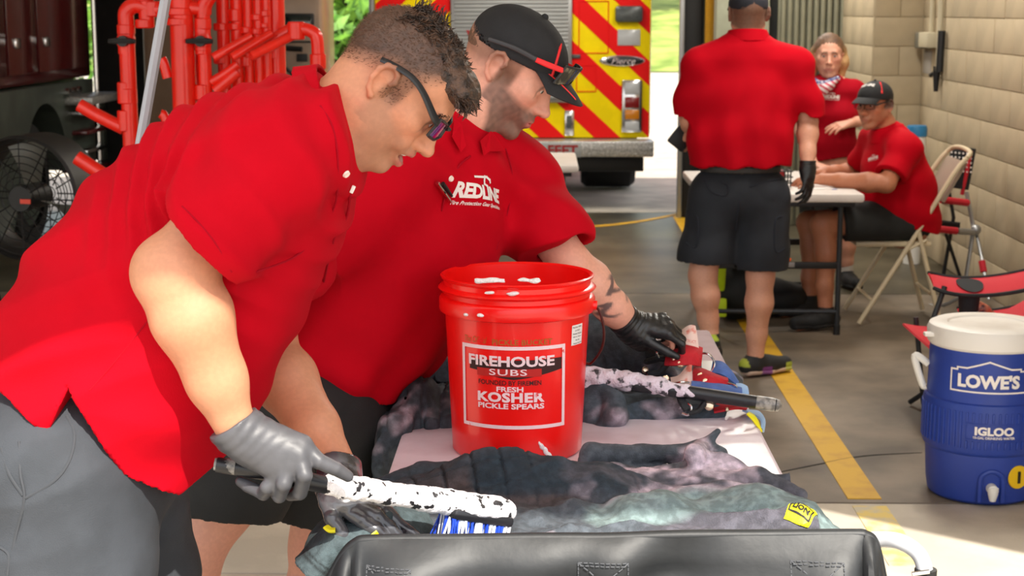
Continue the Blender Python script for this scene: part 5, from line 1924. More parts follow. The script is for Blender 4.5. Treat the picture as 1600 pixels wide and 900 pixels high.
class Head:
    """local frame: x to the face, y to the person's left, z up; origin between the ears; true size"""

    def __init__(s, o, R, sc=1.0):
        s.o, s.R, s.sc = np.array(o, float), np.asarray(R, float), sc

    def q(s, x, y, z):
        return s.o + s.R @ (s.sc * np.array([x, y, z], float))

    def loc(s, V):
        return ((V - s.o) @ s.R) / s.sc

    def add(s, S, mouth='closed', wide=1.0, beard=0.0, ears=True, eyes=True, fem=False):
        q, R, k = s.q, s.R, s.sc
        E = lambda c, r, kk, op='+', RR=None: S.ell(q(*c), np.array(r) * k, R if RR is None else R @ RR, kk * k, op)
        C = lambda a, b, ra, rb, kk, op='+': S.cone(q(*a), q(*b), ra * k, rb * k, kk * k, op)
        w = wide
        E((-.014, 0, .042), (.096, .075 * w, .083), .02)
        E((.03, 0, .048), (.064, .063 * w, .066), .03)
        E((.045, 0, -.018), (.045, .054 * w, .066), .03)
        jw = .045 if fem else .051
        for y in (-1, 1):
            C((-.002, y * jw * w, -.040), (.066, y * .020 * w, -.090), .026, .019, .03)
            E((.05, y * .031 * w, -.033), (.031, .025, .034), .03)
            E((.066, y * .040 * w, -.002), (.022, .022, .018), .025)
        E((.087, 0, -.094), (.019, .022, .018), .018)
        C((.088, -.030, .036), (.088, .030, .036), .012, .012, .02)
        E((.096, 0, -.052), (.016, .026, .022), .02)
        # sockets, eyes, lids
        for y in (-1, 1):
            E((.106, y * .031, .017), (.020, .019, .012), .012, '-')
        if eyes:
            for y in (-1, 1):
                E((.0800, y * .031, .0165), (.0155, .0165, .0145), .006)
                E((.0965, y * .0315, .0165), (.010, .0125, .0036), .002, '-')
        # nose
        C((.092, 0, .026), (.117, 0, -.017), .0075, .0105, .012)
        C((.082, 0, .022), (.097, 0, -.022), .0125, .0150, .014)
        E((.1205, 0, -.020), (.0110, .0110, .0100), .008)
        for y in (-1, 1):
            E((.106, y * .0125, -.0235), (.0105, .0075, .0075), .006)
            E((.111, y * .0065, -.0305), (.0055, .0035, .004), .002, '-')
        # lips
        if mouth == 'smile':
            for y in (-1, 1):
                C((.1095, y * .006, -.0435), (.0945, y * .0285, -.0470), .0055, .0036, .005)
                C((.1070, y * .006, -.0690), (.0930, y * .0260, -.0520), .0068, .0036, .005)
                E((.084, y * .037, -.036), (.013, .011, .015), .014)
            E((.1100, 0, -.0560), (.024, .0290, .0085), .003, '-')
        else:
            for y in (-1, 1):
                C((.1080, y * .006, -.0505), (.0970, y * .0225, -.0545), .0058, .0036, .005)
                C((.1065, y * .004, -.0615), (.0965, y * .0205, -.0560), .0068, .0038, .005)
            E((.111, 0, -.0555), (.013, .022, .0014), .002, '-')
        if ears:
            for y in (-1, 1):
                RE = Rz(y * -24) @ Ry(-14)
                E((-.008, y * .076 * w, .004), (.018, .0075, .031), .006, '+', RE)
                pts = [(-.000, -.026), (-.012, -.020), (-.022, -.004), (-.025, .014), (-.020, .027), (-.008, .033), (.004, .029), (.010, .017), (.008, .008)]
                P3 = [q(-.003 + a * .92, y * (.0800 * w + .010 * min(1, max(0, (-a + .008) / .03))), .003 + b * .98) for a, b in pts]
                S.chain(P3, [.0055 * k] + [.0045 * k] * 7 + [.0035 * k], .003 * k)
                E((-.0075, y * .088 * w, .002), (.0095, .0075, .013), .004, '-', RE)
                E((-.009, y * .089 * w, .019), (.010, .005, .006), .003, '-', RE)
        return s

    def eyes(s, parent, iris=(96, 70, 50), m=None):
        for y in (-1, 1):
            c = s.q(.0800, y * .031, .0165)
            o = MB().sphere(c, .0142 * s.sc, 20).build('eye', M['eye_white'], parent)
            ir = s.q(.0800 + .0132, y * .031, .0160)
            n = unit(ir - c)
            i_ = MB().lathe([(0, .0016 * s.sc), (.003 * s.sc, .0014 * s.sc), (.0066 * s.sc, 0)], ir, 18, R=frame_of(n)).build('iris', mat('iris', iris, .2), o)
            MB().lathe([(0, .0018 * s.sc), (.0024 * s.sc, .0017 * s.sc)], ir + n * .0002, 14, R=frame_of(n)).build('pupil', M['black'], o)


M['eye_white'] = mat('eye_white', (226, 218, 212), .25)


def skin_mat(name, sc=700):
    return mat(name, (255, 255, 255), .5, attr=True, var=.035, vscale=120, bump=.08, bscale=sc, sss=.06)


def face_colors(H, V, C, base, lip=(186, 96, 88), stubble=0.0, stub=(96, 70, 58), hair=0.0, hairc=(60, 42, 32), brows=(58, 40, 30), hairline=None, rosy=.25, smile=0):
    L = H.loc(V)
    x, y, z = L[:, 0], L[:, 1], L[:, 2]
    near = (np.abs(x) < .16) & (np.abs(y) < .12) & (np.abs(z) < .16)
    sm = lambda v: np.clip(v, 0, 1)
    n = wob(V / H.sc, 60) * .5 + .5
    n2 = wob(V / H.sc, 260) * .5 + .5
    # flush on cheeks, nose, ears
    fl = np.maximum(bump(np.sqrt((x - .085) ** 2 + (np.abs(y) - .04) ** 2 + (z + .012) ** 2), .026), bump(np.sqrt((x - .115) ** 2 + y ** 2 + (z + .02) ** 2), .016))
    fl = np.maximum(fl, .9 * sm((np.abs(y) - .079) / .006) * (np.abs(z) < .05))
    C = np.where(near[:, None], lerp3(C, lin(206, 110, 88), rosy * fl), C)
    if stubble:
        m = sm((-.020 - z + .25 * (.075 - x)) / .016) * sm((x - .005) / .02) * sm((.085 - np.abs(y)) / .01)
        m = np.maximum(m, sm((.030 - np.abs(y)) / .008) * sm((-.030 - z) / .006) * (x > .08))
        m *= sm((z + .135) / .02)
        side = sm((.022 - np.abs(x - .018)) / .01) * sm((.03 - z) / .02) * sm((np.abs(y) - .05) / .01) * (z > -.06)
        m = np.maximum(m, side * .9)
        m *= (.80 + .15 * n2) * stubble
        C = np.where(near[:, None], lerp3(C, lin(*stub), sm(m)), C)
    lipm = bump(np.sqrt(((x - .105) / 1.6) ** 2 + (np.maximum(0, np.abs(y) - .012)) ** 2 + (np.maximum(0, np.abs(z + .0558) - smile * .010)) ** 2), .0070) * (np.abs(y) < .026 + .006 * smile) * (x > .09)
    C = np.where(near[:, None], lerp3(C, lin(*lip), sm(lipm * 1.4) * .85), C)
    zb = .039 - 8 * np.maximum(0, np.abs(y) - .030) ** 2 * 10
    br = bump(z - zb, .0048) * sm((np.abs(y) - .009) / .005) * sm((.055 - np.abs(y)) / .008) * (x > .06)
    C = np.where(near[:, None], lerp3(C, lin(*brows), sm(br * 1.3) * (.55 + .4 * n2)), C)
    if hair:
        hl = hairline(x, y, z)
        m = sm(hl) * (.9 + .1 * n2) * hair
        C = np.where((near | (x < 0))[:, None] & (np.abs(y) < .12)[:, None] & (np.abs(x) < .16)[:, None] & (np.abs(z) < .17)[:, None], lerp3(C, lin(*hairc), sm(m)), C)
    return C


def fingers(S, chains, k=.003):
    for pts, rs in chains:
        S.chain(pts, rs, k)


def hand(W, fwd, nrm, side=1, curl=(20, 25, 30, 30), thumb=35, sc=1.0, spread=5):
    """hand from the wrist W; fwd to the fingers, nrm out of the back of the hand; side +1: thumb towards cross(fwd, nrm)"""
    f, n = unit(fwd), unit(nrm)
    n = unit(n - f * (n @ f))
    t = np.cross(f, n) * side
    S = []
    g = lambda a, b, c: np.array(W) + sc * (f * a + t * b + n * c)
    palm = [(g(0, 0, 0), g(.085, .024, .004), .021 * sc, .0135 * sc), (g(0, 0, 0), g(.088, .006, .005), .021 * sc, .0135 * sc), (g(0, -.004, 0), g(.083, -.013, .004), .020 * sc, .0125 * sc),
            (g(.0, -.006, 0), g(.074, -.030, .001), .019 * sc, .0115 * sc)]
    ch = []
    for i, (b, L, r) in enumerate(((.027, .078, .0092), (.008, .086, .0095), (-.012, .080, .009), (-.030, .062, .0080))):
        base = g((.088, .092, .087, .077)[i], b, .004)
        a = math.radians(curl[i])
        sp = math.radians((1.5 - i) * spread)
        d = f
        pts, rs = [base], [r * sc]
        ang = 0
        for j, (fr_, m_) in enumerate(((.46, .8), (.31, 1.15), (.23, .8))):
            ang += a * m_
            d = unit((f * math.cos(sp) + t * math.sin(sp)) * math.cos(ang) - n * math.sin(ang))
            pts.append(pts[-1] + d * L * fr_ * sc)
            rs.append(r * sc * (.95, .88, .72)[j])
        ch.append((pts, rs))
    th = math.radians(thumb)
    b0 = g(.018, .022, -.006)
    d = unit(f * math.cos(th) + t * math.sin(th) - n * .35)
    p1 = b0 + d * .042 * sc
    d2 = unit(d + f * .35 - n * .15)
    p2 = p1 + d2 * .034 * sc
    p3 = p2 + unit(d2 + f * .2) * .026 * sc
    ch.append(([b0, p1, p2, p3], [.0145 * sc, .0115 * sc, .0105 * sc, .0075 * sc]))
    return palm, ch


def add_hand(S, h, k=.010):
    palm, ch = h
    for a, b, ra, rb in palm:
        S.cone(a, b, ra, rb, k)
    for pts, rs in ch:
        S.cone(pts[0], pts[1], rs[0], rs[1], .006)
        for i in range(1, len(pts) - 1):
            S.cone(pts[i], pts[i + 1], rs[i], rs[i + 1], .002)


def glove_mesh(h, cuff, cr, parent, m, hh=.0028):
    """glove from a hand plus the cuff chain over the wrist"""
    S = SDF(.006)
    add_hand(S, h, .012)
    S.chain(cuff, cr, .015)
    S.cone(cuff[0], cuff[0] + (cuff[0] - cuff[1]) * .25, cr[0] * 1.03, cr[0] * 1.06, .004)
    d = unit(cuff[0] - cuff[1])
    S.plane(cuff[0] + d * .006, d)
    dd = unit(cuff[-1] - cuff[0])
    S.disp(lambda p: .0010 * np.sin(((p - cuff[0]) @ dd) * 520 + 3 * wob(p, 40)) * np.clip(1.2 - np.abs((p - cuff[0]) @ dd) / .07, 0, 1) + .0007 * wob(p, 130))
    return sdf_mesh('glove', S, hh, m, parent)


def limb_arm(S, sh, el, wr, r=(.056, .046, .044, .029), k=.02):
    sh, el, wr = [np.array(q, float) for q in (sh, el, wr)]
    S.chain([sh, sh * .5 + el * .5, el], [r[0], r[0] * .93, r[1]], k)
    S.chain([el, el * .72 + wr * .28, el * .3 + wr * .7, wr], [r[1], r[2] * 1.08, r[2] * .8, r[3]], k)


def limb_leg(S, hip, kn, an, r=(.088, .058, .056, .036), k=.03, back=None):
    hip, kn, an = [np.array(q, float) for q in (hip, kn, an)]
    S.chain([hip, kn], [r[0], r[1]], k)
    b = np.zeros(3) if back is None else np.array(back) * .018
    S.chain([kn, kn * .68 + an * .32 + b, kn * .3 + an * .7, an], [r[1], r[2], r[2] * .72, r[3]], k)


def foot(S, an, toe, r=.034):
    an, toe = np.array(an, float), np.array(toe, float)
    d = unit((toe - an) * [1, 1, 0])
    heel = an - d * .035 + [0, 0, -.045]
    S.cone(an, heel, r * .95, r * .85, .02)
    S.chain([heel, an * .5 + toe * .5 + [0, 0, -.01], toe], [r * .85, r, r * .7], .02)


def shoe(parent, an, toe, m, sole_m, hh=.005, extra=None, lift=0.0):
    """trainer round the foot: upper, sole, laces"""
    an, toe = np.array(an, float), np.array(toe, float)
    d = unit((toe - an) * [1, 1, 0])
    z0 = .012
    fl = np.array([1, 1, 0])
    heel = an * fl - d * .045 + [0, 0, an[2] - .075 + .045]
    to = toe * fl + [0, 0, heel[2] - .012]
    S = SDF(.02)
    S.chain([heel, (heel + to) / 2 + [0, 0, -.004], to - d * .01], [.040, .043, .036])
    S.cone(an + [0, 0, -.02], an + [0, 0, .012], .041, .040, .025)
    S.cone(an + d * .03 + [0, 0, -.02], (heel + to) / 2 + d * .03, .036, .034, .02)
    S.cone(an + [0, 0, .0], an + [0, 0, .05], .032, .034, .004, '-')
    S.plane(an + [0, 0, .018], [0, 0, 1])
    S.plane(heel - [0, 0, .028], [0, 0, -1])
    u = sdf_mesh('shoe', S, hh, m, parent, extra)
    S2 = SDF(.02)
    S2.loft([(heel - [0, 0, .026] - d * .002, np.cross(d, [0, 0, 1]) * .041, .02), ((heel + to) / 2 - [0, 0, .026], np.cross(d, [0, 0, 1]) * .044, .02), (to - [0, 0, .016], np.cross(d, [0, 0, 1]) * .038, .018)])
    S2.plane(heel - [0, 0, .0415], [0, 0, -1])
    S2.plane(heel - [0, 0, .020], [0, 0, 1])
    sdf_mesh('sole', S2, hh, sole_m, u, extra)
    lc = MB()
    side = np.cross(d, [0, 0, 1])
    for i in range(4):
        c = an + d * (.05 + .022 * i) + [0, 0, -.020 - .011 * i]
        lc.tube([c - side * .022, c + [0, 0, .012], c + side * .022], .0032, 6, smooth=3)
    lc.build('laces', M['black'], u)
    return u


def cast(tree, px, py):
    d = RC @ np.array([(px - 800.0) / FPX, -(py - 450.0) / FPX, -1.0])
    hit = tree.ray_cast(Vector((0, 0, CAM_H)), Vector(unit(d)))
    return None if hit[0] is None else (np.array(hit[0]), np.array(hit[1]))


def seam(tree, pts, r, name, m, parent, lift=.0, smooth=6, flat=None):
    P3 = [cast(tree, *p) for p in pts]
    P3 = [h[0] + h[1] * lift for h in P3 if h is not None]
    if len(P3) < 2:
        return None
    a, _ = catmull(P3, 0, smooth)
    return MB().tube(a, r, 6, flat=flat).build(name, m, parent)


def sleeve(S, pts, rs, co, cn, k=.04, hol=None, kk=.05):
    """a sleeve cut square at its mouth, hollow there, joined to the shirt S"""
    Q = SDF(kk)
    Q.chain(pts, rs)
    cn = unit(cn)
    Q.plane(co, cn)
    if hol:
        ax = unit(np.array(pts[-1], float) - np.array(pts[-2], float))
        c = np.array(pts[-1], float)
        c = c + ax * (((np.array(co) - c) @ cn) / (ax @ cn))
        Q.cone(c - ax * .05, c + ax * .06, hol * .95, hol, .004, '-')
    S.lo, S.hi = np.minimum(S.lo, Q.lo), np.maximum(S.hi, Q.hi)
    S.fn(Q, '+', k)


M['shirt'] = mat('polo_red', (186, 0, 24), .85, var=.05, vscale=6, bump=.12, bscale=520, spec=.12)
M['shirt_dark'] = mat('polo_red_deep', (160, 6, 28), .85, var=.05, vscale=6, bump=.12, bscale=520, spec=.12)
M['glove_grey'] = mat('glove_grey', (78, 78, 82), .46, var=.10, vscale=26, bump=.03, bscale=120)
M['glove_black'] = mat('glove_black', (30, 30, 32), .36, var=.2, vscale=20, bump=.12, bscale=140)
M['pants_grey'] = mat('pants_grey', (58, 62, 68), .85, var=.10, vscale=14, bump=.2, bscale=500)
M['shorts_black'] = mat('shorts_black', (30, 31, 31), .85, var=.12, vscale=10, bump=.15, bscale=500)
M['shorts_navy'] = mat('shorts_navy', (29, 33, 41), .85, var=.12, vscale=10, bump=.2, bscale=400)
M['cap_black'] = mat('cap_black', (28, 28, 31), .8, var=.12, vscale=30, bump=.25, bscale=500)
M['cap_red'] = mat('cap_red', (226, 28, 34), .6)
M['hair_dark'] = mat('hair_dark', (38, 26, 20), .45, rgb2=(86, 60, 44), vscale=70, bump=.5, bscale=220)
M['teeth'] = mat('teeth', (238, 230, 220), .25)
M['button'] = mat('button', (246, 226, 214), .4)
M['frame_black'] = mat('frame_black', (30, 30, 32), .42)
M['sock_white'] = mat('sock_white', (222, 220, 214), .9, bump=.3, bscale=300)
M['shoe_black'] = mat('shoe_black', (24, 24, 26), .7, var=.1)


def cap_build(H, parent, brim_yaw=0.0, stripe=True, brim=True, back=False, back_x=-.075):
    """baseball cap: crown with seams, button, curved brim"""
    q, k = H.q, H.sc
    S = SDF(.01)
    S.ell(q(.000, 0, .048), np.array([.110, .086, .086]) * k, H.R)
    S.plane(q(.095, 0, .052), H.R @ np.array([.20, 0, -1.0]), .006)
    S.ell(q(.000, 0, .030), np.array([.104, .080, .078]) * k, H.R, .003, '-')
    S.disp(lambda p: .0012 * np.clip(1 - np.abs(np.abs(H.loc(p)[:, 1]) - .0) / .003, 0, 1))
    c = sdf_mesh('cap', S, .0036, M['cap_black'], parent)
    MB().sphere(q(.0, 0, .134), .008 * k, 12).build('cap_button', M['cap_black'], c)
    if brim:
        def g(u, v):
            a = (u - .5) * 2.15
            r0, r1 = .088, .168
            y = math.sin(a) * .080 * (1 - .05 * v)
            x0 = math.cos(a) * .095 + .002
            x = x0 + v * .075 * max(0.0, math.cos(a * .72)) ** .7
            z = .060 + .20 * (x0 - .095) - .012 * v * v - .010 * v - .8 * y * y * (.3 + .7 * v)
            return q(x, y, z)
        b = MB().grid(g, 28, 10, .004 * k).build('cap_brim', M['cap_black'], c)
    return c, S


# ================================================================== man 1: bending over the table, brush in hand
Y1 = 2.68
H1R = Rz(-4) @ Ry(52)
H1 = Head(P(597, 130, 2.605) - H1R @ np.array([-.006, -.080, .003]), H1R, 1.0)
m1 = thing('person', 'man with dark hair and sunglasses in red polo shirt bending over the wash table', 'person', P(110, 740, Y1) * [1, 1, 0])
J = dict(shR=P(425, 240, 2.52), elR=P(273, 425, 2.44), wrR=P(366, 664, 2.475), shL=P(462, 245, 2.88), elL=P(415, 545, 2.93), wrL=P(527, 724, 2.755),
         hipR=P(90, 735, 2.59), knR=P(115, 1130, 2.56), anR=P(75, 1545, 2.62), hipL=P(165, 735, 2.82), knL=P(215, 1110, 2.88), anL=P(150, 1430, 2.95))
sk = SDF(.02)
H1.add(sk, 'smile')
sk.chain([H1.q(-.028, 0, -.035), P(550, 180, Y1), P(500, 205, Y1)], [.058, .066, .078], .03)
sk.cone(H1.q(.0, 0, -.06), P(530, 215, Y1), .036, .06, .03)
stn = [(P(470, 225, 2.70), (0, .17, 0), .085), (P(375, 310, 2.70), (0, .185, 0), .14), (P(275, 440, 2.70), (0, .18, 0), .175), (P(185, 580, 2.70), (0, .15, 0), .15), (P(130, 690, 2.70), (0, .14, 0), .11)]
sk.loft(stn, kk=.06)
limb_arm(sk, J['shR'], J['elR'], J['wrR'], (.058, .056, .0565, .032))
sk.ell(P(252, 428, 2.445), (.040, .042, .045), k=.03)
limb_arm(sk, J['shL'], J['elL'], J['wrL'], (.06, .052, .053, .031))
for a in 'RL':
    limb_leg(sk, J['hip' + a], J['kn' + a], J['an' + a], (.1, .064, .058, .038))
    foot(sk, J['an' + a], J['an' + a] + [.14, -.02, -.06])
def zq(x, y, Y): return P(320 + x / 3.6, 620 + y / 3.6, Y)


def grip_right(g, q=1.0):
    """right hand closed on the brush handle, index finger along it"""
    kn = [zq(548, 272, 2.478), zq(530, 330, 2.466), zq(470, 388, 2.462), zq(418, 440, 2.466)]
    wr = zq(170, 165, 2.475)
    for i, b in enumerate(kn):
        a = wr + (b - wr) * .12 + (b - kn[1]) * .25
        g.cone(a, b, .026 * q, (.0165, .0165, .016, .015)[i] * q, .016)
    g.cone(zq(300, 300, 2.483), zq(430, 360, 2.485), .026 * q, .022 * q, .02)
    for pts, rs in [([kn[0], zq(640, 362, 2.470), zq(735, 405, 2.480), zq(805, 448, 2.492)], [.0150, .0125, .0112, .0090]),
                    ([kn[1], zq(560, 440, 2.452), zq(535, 540, 2.474), zq(480, 552, 2.515)], [.0150, .0125, .0112, .0095]),
                    ([kn[2], zq(445, 490, 2.450), zq(420, 556, 2.470), zq(400, 545, 2.512)], [.0145, .0122, .0110, .0092]),
                    ([kn[3], zq(352, 510, 2.462), zq(330, 545, 2.480), zq(240, 500, 2.500), zq(200, 478, 2.506)], [.0130, .0112, .0105, .0095, .008]),
                    ([zq(250, 330, 2.50), zq(380, 400, 2.535), zq(500, 440, 2.548), zq(600, 470, 2.545)], [.02, .0155, .013, .0095])]:
        rs = [r * q for r in rs]
        g.cone(pts[0], pts[1], rs[0], rs[1], .006)
        for i in range(1, len(pts) - 1):
            g.cone(pts[i], pts[i + 1], rs[i], rs[i + 1], .002)


def hold_left(gg, q=1.0):
    """left hand pressing the gear down, fingers spread"""
    kn = [zq(700, 600, 2.670), zq(760, 600, 2.660), zq(830, 592, 2.665), zq(870, 575, 2.680)]
    wr = zq(742, 400, 2.750)
    for i, b in enumerate(kn):
        gg.cone(wr + (b - kn[1]) * .2 + (b - wr) * .1, b, .026 * q, .0165 * q, .016)
    for pts, rs in [([zq(690, 560, 2.675), zq(715, 680, 2.645), zq(770, 770, 2.635), zq(812, 852, 2.630)], [.017, .0135, .0125, .010]),
                    ([kn[1], zq(880, 690, 2.650), zq(960, 745, 2.645), zq(1020, 800, 2.645)], [.0155, .0135, .0125, .010]),
                    ([kn[2], zq(960, 668, 2.660), zq(1040, 740, 2.660), zq(1095, 800, 2.660)], [.0155, .0135, .012, .010]),
                    ([kn[3], zq(1000, 630, 2.680), zq(1090, 720, 2.680), zq(1185, 785, 2.680)], [.015, .013, .0115, .0095]),
                    ([zq(870, 540, 2.705), zq(970, 600, 2.710), zq(1040, 680, 2.705), zq(1100, 740, 2.705)], [.0135, .0115, .0105, .0085])]:
        rs = [r * q for r in rs]
        gg.cone(pts[0], pts[1], rs[0], rs[1], .006)
        for i in range(1, len(pts) - 1):
            gg.cone(pts[i], pts[i + 1], rs[i], rs[i + 1], .002)


grip_right(sk, .72)
hold_left(sk, .72)


def hl1(x, y, z):
    edge = .010 + .075 * np.clip((x - .0) / .07, 0, 1) ** 1.3 - .055 * np.clip((-x - .02) / .07, 0, 1)
    t = (z - edge) / .045
    sb = .6 * np.clip((.020 - np.abs(x - .016)) / .008, 0, 1) * np.clip((z + .018) / .02, 0, 1) * (np.abs(y) > .05)
    return np.maximum(np.clip(t, 0, 1), sb)


def col1(V):
    n = wob(V, 18) * .5 + .5
    C = lerp3(np.tile(lin(208, 146, 112), (len(V), 1)), lin(196, 128, 94), n * .6)
    return face_colors(H1, V, C, None, smile=1, stubble=.42, stub=(112, 86, 70), hair=1.0, hairc=(70, 50, 40), hairline=hl1, brows=(70, 48, 36))


M['skin1'] = skin_mat('skin_a')
body1 = sdf_mesh('body', sk, .0053, M['skin1'], m1, col1, lens=Lens(H1.q(.03, 0, 0), .13, .60))
H1.eyes(m1)
tm = MB()
for i in range(8):
    a = (i - 3.5) * .22
    c = H1.q(.0800 + .0225 * math.cos(a), .0270 * math.sin(a), -.0505)
    tm.sphere(c, (.0035, .0034, .0052), 10, R=H1R)
tm.build('teeth', M['teeth'], m1)

# shirt
sh = SDF(.02)
sh.loft([(P(505, 205, 2.69), (0, .075, 0), .075), (P(470, 226, 2.70), (0, .19, 0), .100), (P(378, 312, 2.70), (0, .215, 0), .165), (P(278, 440, 2.70), (0, .215, 0), .200), (P(200, 565, 2.70), (0, .21, 0), .215), (P(110, 720, 2.70), (0, .205, 0), .21), (P(60, 830, 2.70), (0, .2, 0), .2)], kk=.08)
armR = unit(J['elR'] - J['shR'])
cutR = unit(np.array([-.80, -.10, -.62]))
cR = P(315, 384, 2.44)
sleeve(sh, [P(452, 215, 2.56), J['shR'], P(335, 350, 2.455), P(280, 408, 2.42)], [.085, .098, .086, .080], cR, cutR, .05, .070)
cLn = unit(J['elL'] - J['shL'])
cL = P(430, 440, 2.91)
sleeve(sh, [P(480, 225, 2.84), J['shL'], P(440, 400, 2.90), P(425, 470, 2.92)], [.085, .095, .085, .08], cL, cLn, .05, .068)
# hem: one line to the side vent, another from there to the front
hA, hB = P(-40, 615, 2.46), P(82, 694, 2.46)
hC, hD = P(116, 712, 2.46), P(252, 806, 2.46)


def hem(p):
    def below(a, b):
        e = unit((b - a) * [1, 0, 1])
        n = np.array([e[2], 0, -e[0]])
        if n[2] > 0:
            n = -n
        return (p - a) @ n
    l1 = below(hA, hB)
    l2 = below(hC, hD)
    # small notch of the side vent
    nx = (p[:, 0] - P(105, 690, 2.46)[0])
    w = np.where(p[:, 0] < P(99, 690, 2.46)[0], l1, l2)
    fr_ = below(P(252, 806, 2.46), P(345, 738, 2.46))
    notch = np.maximum(np.abs(nx) * 1.0 - .024, -1) + (p[:, 2] - P(120, 648, 2.46)[2]) * .5
    return np.maximum(w, np.maximum(fr_ - .004, -notch * .8 - .004))


axs = unit(P(200, 565, 2.7) - P(470, 225, 2.7))
prp = np.array([axs[2], 0, -axs[0]])


def folds1(p):
    a = (p - P(470, 225, 2.7)) @ axs
    b = (p - P(470, 225, 2.7)) @ prp
    c = p[:, 1]
    up = np.clip((.36 - a) / .22, 0, 1)
    low = np.clip((a - .18) / .3, 0, 1)
    rid = lambda w: np.abs(np.sin(w)) ** 1.4
    w1 = a * 44 + b * 18 + 2.6 * np.sin(b * 11 + c * 7) + 1.6 * np.sin(a * 13 + 9 * c)
    w2 = b * 30 - a * 7 + 2.2 * np.sin(a * 6 + 1) + 7 * c
    w3 = a * 20 - b * 26 + 2.4 * np.sin(b * 9 + 1.2) + 5 * c
    return (.0175 * rid(w1) - .008) * up * np.clip(.5 + wob(p, 8, 2), 0, 1) + (.022 * rid(w2) - .010) * low * np.clip(.45 + wob(p, 6, 1), 0, 1) \
        + (.012 * rid(w3) - .005) * np.clip(.3 + wob(p, 7, 5), 0, 1) + .003 * wob(p, 17) + .0012 * wob(p, 46)


sh.disp(folds1)
sh.fn(hem, '&')
shirt1 = sdf_mesh('shirt', sh, .005, M['shirt'], m1)
st1 = bvh_of(shirt1)
# collar as a solid of its own: a flared band
cs = SDF(.01)
nax = unit(np.array([.95, 0, .31]))
c1_ = P(529, 190, 2.69)
cs.cone(c1_ - nax * .055, c1_ + nax * .03, .112, .096, .01)
cs.cone(c1_ - nax * .09, c1_ + nax * .06, .098, .086, .004, '-')
cs.plane(c1_, nax)
cs.plane(c1_ - nax * .045, -nax)
cs.fn(lambda p: .012 - np.abs(p[:, 1] - 2.69) - 4 * np.maximum(0, (p[:, 2] - P(545, 262, 2.69)[2])), '&')
cs.disp(lambda p: .003 * wob(p, 24))
collar1 = sdf_mesh('collar', cs, .004, M['shirt'], m1)
for px, py in ((540, 271),):
    h = cast(st1, px, py)
    if h:
        MB().lathe([(0, .003), (.003, .003), (.0055, .0034), (.0065, 0)], h[0] + h[1] * .001, 18, R=frame_of(h[1])).build('button', M['button'], m1)
seam(st1, [(548, 300), (541, 340), (522, 372), (506, 440)], .0022, 'placket_seam', M['shirt_dark'], m1)
seam(st1, [(500, 165), (520, 200), (528, 260), (520, 330), (470, 395), (400, 425)], .0016, 'sleeve_seam', M['shirt_dark'], m1)
seam(st1, [(284, 322), (312, 350), (340, 385), (362, 425)], .0014, 'cuff_stitch', M['shirt_dark'], m1)
seam(st1, [(232, 500), (180, 565), (140, 610), (122, 650)], .0012, 'side_seam', M['shirt_dark'], m1)
seam(st1, [(0, 625), (40, 652), (84, 680)], .0012, 'hem_stitch', M['shirt_dark'], m1)
seam(st1, [(124, 690), (180, 735), (230, 772), (256, 790)], .0012, 'hem_stitch', M['shirt_dark'], m1)
# small striped badge at the neck opening
sp = MB().box(P(551, 296, 2.60), (.006, .004, .013), R=rot('Y', 25), ch=.001).build('lanyard_tag', M['white_plastic'], m1)

# trousers
tr1 = SDF(.03)
tr1.ell(P(118, 705, 2.70), (.19, .19, .17), k=.06)
tr1.chain([P(95, 740, 2.595), P(100, 900, 2.58), J['knR'], P(90, 1350, 2.59), J['anR'] + [0, 0, .02]], [.155, .142, .105, .09, .085], .05)
tr1.chain([P(170, 740, 2.82), P(205, 900, 2.85), J['knL'], P(180, 1280, 2.92), J['anL'] + [0, 0, .02]], [.14, .118, .10, .09, .085], .03)


def pfold(p):
    z = p[:, 2]
    w = np.sin(z * 46 + 3 * np.sin(p[:, 0] * 9) + 2 * wob(p, 7))
    return .012 * (np.abs(np.sin(z * 30 + 2.5 * np.sin(p[:, 0] * 8 + 2) + 1.5 * wob(p, 6))) - .5) * np.clip(1.2 - np.abs(z - .76) / .2, .1, 1) * np.clip(.4 + wob(p, 8, 3), 0, 1) + .004 * wob(p, 13) + .002 * wob(p, 36)


tr1.disp(pfold)
tr1.plane((0, 0, .035), (0, 0, -1))
trou1 = sdf_mesh('trousers', tr1, .0055, M['pants_grey'], m1)
tt1 = bvh_of(trou1)
M['pants_seam'] = mat('pants_seam', (62, 65, 70), .9)
for pts in ([(104, 650), (116, 680), (108, 720), (84, 752), (40, 778)], [(2, 700), (14, 740), (36, 774)], [(30, 690), (32, 740), (38, 780), (24, 840), (12, 898)], [(0, 855), (14, 868), (12, 900)]):
    seam(tt1, pts, .0026, 'pocket_seam', M['pants_seam'], m1, .0)
for a in 'RL':
    shoe(m1, J['an' + a], J['an' + a] + [.17, -.02, 0], M['shoe_black'], M['shoe_black'], .006)

# gloves of man 1
g = SDF(.008)
w0 = zq(140, 122, 2.478)
grip_right(g)
g.chain([zq(105, 60, 2.474), zq(150, 145, 2.476), zq(250, 240, 2.478)], [.0355, .0345, .034], .02)
dc = unit(zq(165, 160, 2.476) - zq(105, 70, 2.475))
g.plane(zq(150, 150, 2.476), -dc)
g.disp(lambda p: .0006 * np.sin(((p - w0) @ dc) * 420 + 4 * wob(p, 30)) * np.clip(1.3 - ((p - w0) @ dc) / .07, 0, 1) - .0007 * np.abs(wob(p, 80)))
gl1 = sdf_mesh('glove', g, .0026, M['glove_grey'], m1, pad=.012)
gg = SDF(.008)
hold_left(gg)
gg.chain([zq(742, 340, 2.768), zq(742, 400, 2.752), zq(735, 500, 2.712)], [.034, .0345, .034], .02)
gg.plane(zq(740, 380, 2.757), unit(zq(742, 340, 2.768) - zq(742, 400, 2.752)))
